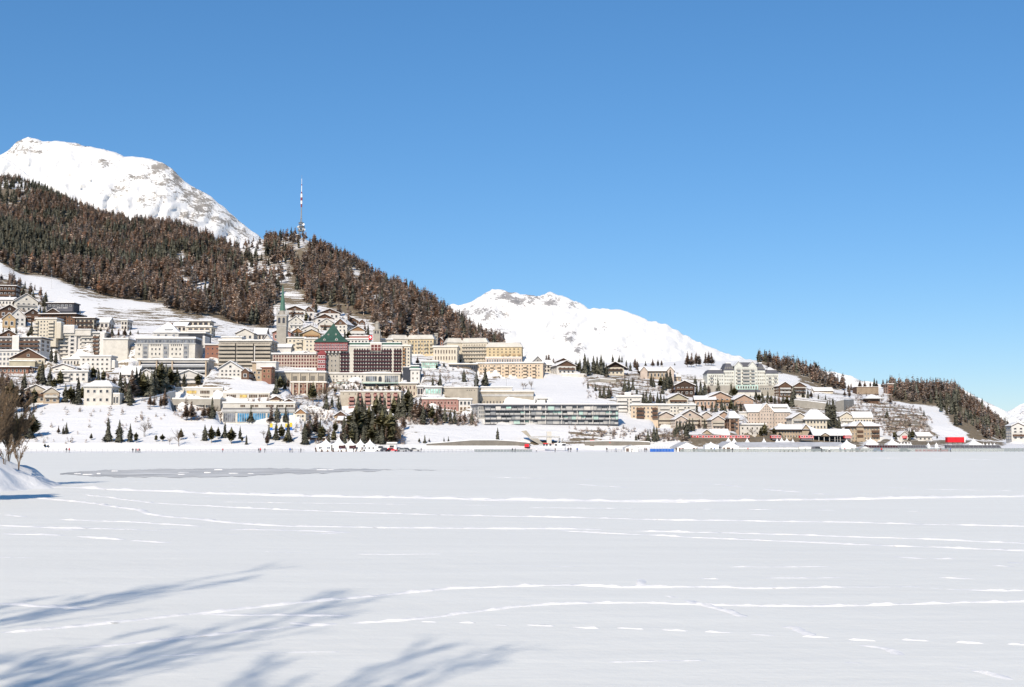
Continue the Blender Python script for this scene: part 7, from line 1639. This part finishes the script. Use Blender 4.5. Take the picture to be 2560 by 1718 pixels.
# ------------------------------------------------------------------ near left bank with shrubs, open water, tracks on the snow
def bank():
    xs = np.concatenate([np.linspace(-170, -60, 20), np.arange(-59, 14, 0.6)]); ys = np.concatenate([np.linspace(-60, -4, 12), np.arange(-3, 125, 0.7)])
    X, Y = np.meshgrid(xs, ys, indexing='ij')
    edge = np.interp(Y, [-60, -3, 0.5, 3, 8, 20, 40, 60, 70, 76, 80, 84, 90, 98, 110, 125], [30, 12, -1.5, -3.4, -7.5, -13.2, -21.5, -29.5, -34.0, -36.8, -36.4, -34.6, -33.6, -35.6, -43, -60])
    edge = edge + (fbm(Y / 4, Y * 0, 8) - .5) * 1.6 + (fbm(Y / 1.3, Y * 0, 18) - .5) * 1.0
    d = edge - X
    top = np.interp(Y, [-60, 40, 70, 88, 100, 125], [2.0, 2.0, 2.2, 2.6, 2.2, 1.0])
    Z = np.where(d > 0, top * (1 - np.exp(-d / 3.2)) + 0.08 * np.clip(d, 0, 6), -0.25)
    lump = (fbm(X / 3.0, Y / 3.0, 4) - .5) * 1.5 + (fbm(X / 1.3, Y / 1.3, 5) - .5) * 1.1
    Z = Z + np.where(d > 0, lump * np.clip(d / 2, 0, 1), 0)
    Z = np.where((d > -1.2) & (d <= 0), np.maximum(Z, -0.25 + 0.35 * (1 + d / 1.2)), Z)
    nr = len(ys); i = np.arange(len(xs) - 1)[:, None]; j = np.arange(nr - 1)[None, :]; a = (i * nr + j).ravel()
    Q = np.stack([a, a + nr, a + nr + 1, a + 1], 1)
    V = np.stack([X, Y, Z], 2).reshape(-1, 3)
    Q = Q[(V[Q][:, :, 2].max(1) > -0.2)]
    o = np_mesh('snow_bank', V, Q, [SNOW], smooth=True); tag(o, kind='structure')
bank()
SHRUB = mat('shrub_bark', (0.185, 0.13, 0.082), 0.9, 0.3, 1.2)
def stems_tree(label, base, stems, seed, twigs=26, name='bare_shrub_tree', rad=.10, mt=TWIG):
    """upright many-stemmed leafless tree; each stem is a part with its twigs"""
    r = np.random.default_rng(seed); root = empty(name, base)
    for (dx, dy, h, q) in stems:
        b = MB(); n = 7; pts = []
        for i in range(n + 1):
            t = i / n; pts.append(Vector((dx * t ** 1.2 + r.normal(0, .05) * t, dy * t ** 1.2 + r.normal(0, .05) * t, h * t)))
        for i in range(n): 
            b.bar(pts[i] if i else pts[i] - Vector((0, 0, .6)), pts[i + 1], max(.012, rad * q * (1 - .82 * i / n)), 5)
        st = b.build('stem', SHRUB, root)
        tb = MB()
        for k in range(twigs):
            t = r.uniform(.22, 1); i = min(int(t * n), n - 1); p0 = pts[i].lerp(pts[i + 1], t * n - i)
            d = (pts[i + 1] - pts[i]).normalized(); L = r.uniform(.5, 2.0) * (1.15 - t * .6) * h / 9
            a = r.random() * 6.283; sp = r.uniform(.2, .6)
            dv = (d + Vector((math.cos(a) * sp, math.sin(a) * sp, r.uniform(-.05, .15)))).normalized(); p1 = p0 + dv * L
            tb.bar(p0, p1, .009 * q + .003, 3)
            for m_ in range(5):
                u = r.uniform(.25, 1); q0 = p0.lerp(p1, u); dv2 = (dv + Vector(r.normal(0, .35, 3))).normalized(); q1 = q0 + dv2 * L * r.uniform(.25, .5); tb.bar(q0, q1, .008, 3)
                q2 = q0.lerp(q1, .6); tb.bar(q2, q2 + (dv2 + Vector(r.normal(0, .4, 3))).normalized() * L * .22, .005, 3)
        tw = tb.build('twigs', SHRUB, st)
    tag(root, label, 'tree'); return root
def bush(label, px, Y, h, seed, n=9, spread=.32, tw=60, zb=2.2):
    r = random.Random(seed); p = P(px, 1140, Y); p.z = zb
    return stems_tree(label, p, [((r.random() - .5) * h * spread * 2, (r.random() - .5) * h * spread * 2, h * r.uniform(.6, 1.05), .5) for _ in range(n)], seed, tw, 'leafless_shrub', .028)
bush('leafless brown shrub on the near snow bank, at the left edge', -12, 93, 5.6, 1, 18, .34, 90)
bush('leafless brown shrub on the near snow bank, inner one', 22, 95, 4.9, 2, 16, .30, 90, 2.0)
bush('low twiggy bush on the tip of the near snow bank', 48, 92, 2.2, 3, 8, .5, 30, 1.6)
bush('low twiggy bush low on the near snow bank', 12, 90, 1.9, 4, 8, .6, 26, 1.9)
# three leafless trees on the bank beside the camera: their shadows reach across the foreground
stems_tree('leafless tree on the bank beside the camera, nearest one', (-6.2, 2.2, 1.4), [(.25, .5, 9.6, 1.0), (-.8, .2, 8.2, .6), (1.1, .9, 8.8, .55), (.5, -.6, 7.6, .5), (1.7, 1.4, 9.2, .5), (-1.4, .9, 9.0, .5)], 21, 40, 'leafless_tree', .058)
stems_tree('leafless tree on the bank beside the camera, middle one', (-9.9, 4.2, 1.8), [(.1, .4, 9.0, 1.0), (1.0, .8, 11.5, .7), (-1.0, .6, 9.4, .5), (1.9, 1.6, 10.4, .5), (.6, 1.9, 12.0, .5), (-1.6, -.4, 8.0, .45)], 22, 40, 'leafless_tree', .056)
stems_tree('leafless tree on the bank beside the camera, farthest one', (-13.4, 8.2, 2.0), [(.3, .5, 10.5, .8), (1.5, 1.3, 11.6, .6), (-.9, .8, 9.6, .5), (1.0, 2.2, 12.4, .5)], 23, 38, 'leafless_tree', .052)
stems_tree('leafless tree on the shore left of the frame, casting the far shadow', (-42, 66, 2.2), [(.3, .5, 7.5, .8), (1.5, 1.3, 7.6, .6), (-.9, .8, 6.6, .5), (2.6, .6, 6.4, .5), (-2, 0, 6, .5)], 24, 60, 'leafless_tree', .12)

for i, (x, y, h, lab) in enumerate(((-33.8, 64, 9.5, 'taller pine added out of view left of the frame to shade the lake'), (-32.0, 67.2, 6.6, 'smaller pine added out of view left of the frame to shade the lake'))):  # unseen pines, added as solid casters for the blue shadow on the lake
    root = empty('pine_tree', (x, y, 1.6), i * 2.0)
    for nm, me in zip(('crown', 'trunk'), PROTO['pine', i + 1]):
        c = bpy.data.objects.new(nm, me); COL.objects.link(c); c.parent = root; c.scale = (h, h, h)
    tag(root, lab, 'tree')

# open water at the edge of the ice
def water():
    top = [(150, 1184), (200, 1178), (260, 1175), (420, 1172), (640, 1170.5), (900, 1172), (1100, 1174.5), (1262, 1176)]
    bot = [(150, 1185), (200, 1190), (260, 1194), (420, 1195), (640, 1189.5), (800, 1184), (900, 1179.5), (1040, 1175.5), (1262, 1176.1)]
    xs = np.arange(150, 1263, 3.0); ta = np.interp(xs, *np.array(top).T); ba = np.interp(xs, *np.array(bot).T)
    ta = ta - (fbm(xs / 24, xs * 0, 6) - .6) * 4; ba = np.maximum(ba + (fbm(xs / 30, xs * 0 + 4, 7) - .6) * 9, ta + .15)
    v = []; n = 6
    for x, a, b in zip(xs, ta, ba):
        for k in range(n + 1): p = on_lake(x, a + (b - a) * k / n, .02); v.append(tuple(p))
    f = [(i * (n + 1) + k, i * (n + 1) + k + 1, (i + 1) * (n + 1) + k + 1, (i + 1) * (n + 1) + k) for i in range(len(xs) - 1) for k in range(n)]
    m, g, b = new_mat('open_water', .18, .2)
    p = g.pos(); mp = g.add('ShaderNodeMapping'); g.link(p, mp.inputs[0]); mp.inputs['Scale'].default_value = (.10, .55, 1)
    n1 = g.noise(.9, 7, .7, mp.outputs[0])
    c = g.mix(g.ramp(n1, .34, .52), (.15, .145, .135), (.64, .625, .585)); c = g.mix(g.ramp(n1, .54, .64), c, (.80, .80, .79))
    g.link(c, b.inputs['Base Color']); g.link(g.math('ADD', g.math('MULTIPLY', g.ramp(n1, .35, .6), .6), .3), b.inputs['Roughness'])
    g.link(g.bump(g.noise(2.5, 3, .6, p), .25, .05), b.inputs['Normal'])
    o = mesh_obj('open_water', v, f, [m]); tag(o, kind='structure')
    r = random.Random(9)
    ORD2 = ORD + ['twenty-first', 'twenty-second']; fx = sorted(r.uniform(190, 900) for _ in range(12))
    for i in range(12):
        x = fx[i]; k = r.uniform(.15, .9); a = np.interp(x, xs, ta); bb = np.interp(x, xs, ba); q = on_lake(x, a + (bb - a) * k, .0)
        w = r.uniform(.25, .9); dth = w * r.uniform(.35, .8); nn = 9; vv = []
        for z in (.0, .10 + r.random() * .14):
            for t in range(nn): an = t / nn * 6.283; rr = r.uniform(.7, 1.1) if z == 0 else 0; vv.append(None)
        rad = [r.uniform(.65, 1.1) for _ in range(nn)]; hz = .03 + r.random() * .08
        vv = [(math.cos(t / nn * 6.283) * w * rad[t], math.sin(t / nn * 6.283) * dth * rad[t], 0) for t in range(nn)] + [(math.cos(t / nn * 6.283) * w * rad[t] * .85, math.sin(t / nn * 6.283) * dth * rad[t] * .85, hz) for t in range(nn)]
        ff = [(t, (t + 1) % nn, nn + (t + 1) % nn, nn + t) for t in range(nn)] + [tuple(range(nn, 2 * nn))]
        o = mesh_obj('ice_floe', vv, ff, [SNOW], loc=(q.x, q.y, .02)); tag(o, '%s ice floe from the left in the open water' % ORD2[i], 'ice floe', 'ice floes in the open water')
water()

# tracks trodden and skied into the snow: low broken ridges
LX, RX = (lambda x: x / 1.826), (lambda x: 1280 + x / 1.826)
def YY(y): return 1080 + y / 1.826
def track(pts, h, w, seed, side='L', cover=.85, clump=1.0, double=False):
    """ridge of thrown-up snow along a line: pts are crop coordinates on the photograph"""
    fx = LX if side == 'L' else RX
    h *= .62; w *= .62; cover = min(1, cover + (1 - cover) * .45); clump *= 1.5
    P2 = [on_lake(fx(x), YY(y)) for x, y in pts]
    L = [0.0]
    for a, b in zip(P2[:-1], P2[1:]): L.append(L[-1] + (b - a).length)
    L = np.array(L); step = max(.12, w * .45); n = int(L[-1] / step) + 2; t = np.linspace(0, L[-1], n)
    xs = np.interp(t, L, [p.x for p in P2]); ys = np.interp(t, L, [p.y for p in P2])
    ker = np.ones(9) / 9
    if n > 30:
        xs = np.convolve(np.pad(xs, 4, mode='edge'), ker, 'valid'); ys = np.convolve(np.pad(ys, 4, mode='edge'), ker, 'valid')
    wob = (fbm(t / (w * 6), t * 0, seed) - .5) * w * 1.6
    tx = np.gradient(xs); ty = np.gradient(ys); ln = np.hypot(tx, ty) + 1e-9; nx, ny = -ty / ln, tx / ln
    xs = xs + nx * wob; ys = ys + ny * wob
    a = fbm(t / (w * 3.5) / clump, t * 0 + seed, seed + 3, 4)
    thr = np.quantile(a, 1 - cover) if cover < 1 else -1
    amp = np.clip((a - thr) / .12, .28 if cover > .9 else 0, 1) * (.45 + .8 * vnoise(t / (w * 1.1), t * 0, seed + 5))
    amp *= np.clip(np.minimum(t, L[-1] - t) / min(w * 3, L[-1] * .2), 0, 1)
    prof = [(-1.0, -.02), (-.62, .55), (-.15, 1.0), (.25, .75), (.65, .35), (1.0, -.02)]
    k = len(prof); V = np.zeros((n, k, 3)); rr = np.random.default_rng(seed)
    for j, (o, z) in enumerate(prof):
        jit = 1 + rr.normal(0, .18, n)
        V[:, j, 0] = xs + nx * o * w / 2 * jit; V[:, j, 1] = ys + ny * o * w / 2 * jit
        V[:, j, 2] = np.where(z > 0, amp * z * h * (1 + rr.normal(0, .22, n)), 0) - (.012 if z <= 0 else 0.006)
    i = np.arange(n - 1)[:, None]; j = np.arange(k - 1)[None, :]; q = (i * k + j).ravel()
    Q = np.stack([q, q + 1, q + k + 1, q + k], 1)
    am = np.maximum(amp[:-1], amp[1:]); Q = Q[np.repeat(am > .04, k - 1)]
    o = np_mesh('snow_track', V.reshape(-1, 3), Q, [SNOW], smooth=True); tag(o, kind='structure'); return o
def join(l, r): return [(x, y) for x, y in l] + [(x + 2337, y) for x, y in r]
track(join([(130, 250), (400, 258), (700, 270), (1000, 283), (1400, 293), (1800, 300)], [(0, 311), (430, 316), (800, 318), (1200, 311), (1700, 305), (2337, 295), (2600, 291)]), .20, 1.5, 1, cover=1, clump=1.6)
track(join([(860, 292), (1200, 300), (1800, 304)], [(0, 316), (900, 322), (1300, 316)]), .10, 1.0, 61, cover=.5, clump=2)
track([(170, 300), (400, 325), (600, 350), (700, 378), (1000, 410), (1300, 430), (1700, 438), (2337, 443), (2560, 441), (2800, 446)], .10, .8, 2, cover=1, clump=1.6)
track([(500, 450), (1200, 467), (1700, 482), (2337, 508), (2500, 515)], .07, .6, 3, 'R', cover=1)
track([(200, 445), (400, 460), (800, 480), (1600, 515), (2337, 542), (2500, 550)], .07, .6, 4, 'R', cover=1)
track(join([(380, 285), (700, 325), (1100, 347), (1700, 370)], [(0, 386), (800, 402), (1600, 415), (2337, 432), (2500, 436)]), .08, .7, 5, cover=1)
track([(0, 377), (300, 400), (650, 412), (930, 433)], .07, .6, 6, cover=.7, clump=2)
track([(-60, 422), (400, 440), (800, 455), (1100, 445), (1500, 455), (1650, 462)], .10, 1.0, 7, cover=.7, clump=2)
track([(-60, 432), (300, 446), (700, 450), (930, 436)], .08, .9, 8, cover=.6, clump=2)
track([(-60, 465), (300, 470), (560, 490), (820, 508)], .08, .7, 9, cover=.8)
track([(1020, 468), (1110, 468)], .08, .8, 10); track([(1350, 467), (1560, 462)], .09, 1.0, 11)
track([(-60, 571), (180, 573)], .06, .5, 12, cover=.95)
track([(-60, 780), (250, 797), (520, 815), (720, 825), (1250, 835), (1650, 840)], .07, .45, 13, cover=.55, clump=2.5)
track(join([(-60, 920), (250, 893), (560, 865), (880, 830), (1130, 803), (1420, 775), (1760, 745), (1980, 718), (2210, 710)], [(0, 707), (350, 700), (550, 710), (900, 708), (1110, 717), (1470, 708), (1650, 710), (1830, 705), (2000, 718), (2337, 725), (2500, 728)]), .075, .42, 14, cover=.88, clump=3)
track([(-60, 998), (300, 985), (600, 968), (900, 935), (1150, 905), (1400, 885), (1540, 880)], .065, .38, 15, cover=.8, clump=3)
track(join([(1540, 880), (1800, 858), (2040, 835), (2200, 818)], [(0, 800), (250, 783), (530, 776), (800, 787), (1350, 798), (1700, 793), (2000, 782), (2337, 775), (2500, 772)]), .065, .38, 16, cover=1, clump=3)
for i, (x, y) in enumerate(((1790, 862), (1960, 868), (2130, 872), (2290, 883))): track([(x - 45, y - 1), (x, y), (x + 45, y + 1)], .045, .2, 30 + i, cover=1)
for i, (x, y) in enumerate(((130, 885), (330, 895), (540, 897), (740, 908), (945, 915), (1150, 928), (1390, 937), (1600, 950), (1840, 953), (2090, 965), (2320, 970))): track([(x - 70, y - 4), (x, y), (x + 75, y + 2)], .045, .2, 40 + i, 'R', cover=1)
track([(560, 668), (580, 670), (620, 705), (760, 760), (820, 785), (920, 805), (1080, 853)], .07, .45, 17, 'R', cover=.6, clump=2)
track([(1220, 888), (1290, 895), (1410, 940), (1470, 940)], .07, .42, 18, 'R', cover=.8)
track([(1570, 972), (1690, 990), (1810, 1028)], .06, .4, 19, 'R', cover=.75); track([(1930, 1060), (2100, 1085), (2290, 1135)], .06, .4, 20, 'R', cover=.75)
track([(1670, 568), (1850, 577), (2000, 575), (2200, 588), (2400, 600)], .09, .8, 21, 'R', cover=.75); track([(2180, 608), (2400, 620)], .05, .5, 22, 'R', cover=.7)
track([(820, 670), (950, 672)], .05, .4, 23, 'R'); track([(1120, 668), (1600, 662), (1700, 660)], .05, .4, 24, 'R', cover=.6, clump=2); track([(1930, 663), (2200, 672)], .05, .4, 25, 'R', cover=.7)
track([(-200, 205), (500, 220), (900, 235), (1300, 275), (1550, 292)], .09, 1.0, 26, 'R', cover=.45, clump=2); track([(250, 237), (620, 260), (890, 283)], .08, .9, 27, 'R', cover=.5, clump=2)
track([(1150, 110), (1700, 120), (2400, 129)], .14, 1.8, 28, 'R', cover=.6, clump=3)
track([(1240, 868), (1400, 880), (1480, 884), (1560, 874)], .06, .5, 29, cover=.9)
track([(-60, 240), (200, 245), (500, 236)], .12, 1.2, 50, cover=.8); track([(900, 252), (1160, 246)], .06, .8, 51, cover=.7, clump=2)

# fainter old tracks
for i, (pts, h_, w_, sd) in enumerate((([(300, 222), (700, 228), (1200, 232)], .08, 1.0, 'L'), ([(300, 300), (900, 318), (1500, 326), (2300, 336)], .05, .6, 'L'), ([(0, 345), (800, 352), (1700, 360), (2337, 366)], .05, .6, 'R'), ([(1400, 235), (1900, 262), (2337, 270)], .06, .8, 'R'), ([(0, 610), (700, 618), (1500, 612)], .035, .4, 'R'), ([(900, 540), (1500, 556), (2300, 560)], .035, .4, 'L'), ([(200, 1040), (900, 1010), (1600, 1000), (2300, 1018)], .03, .22, 'L'), ([(300, 1050), (1000, 1040), (1800, 1060)], .03, .22, 'R'))):
    track(pts, h_, w_, 70 + i, sd, cover=.35, clump=2.5)
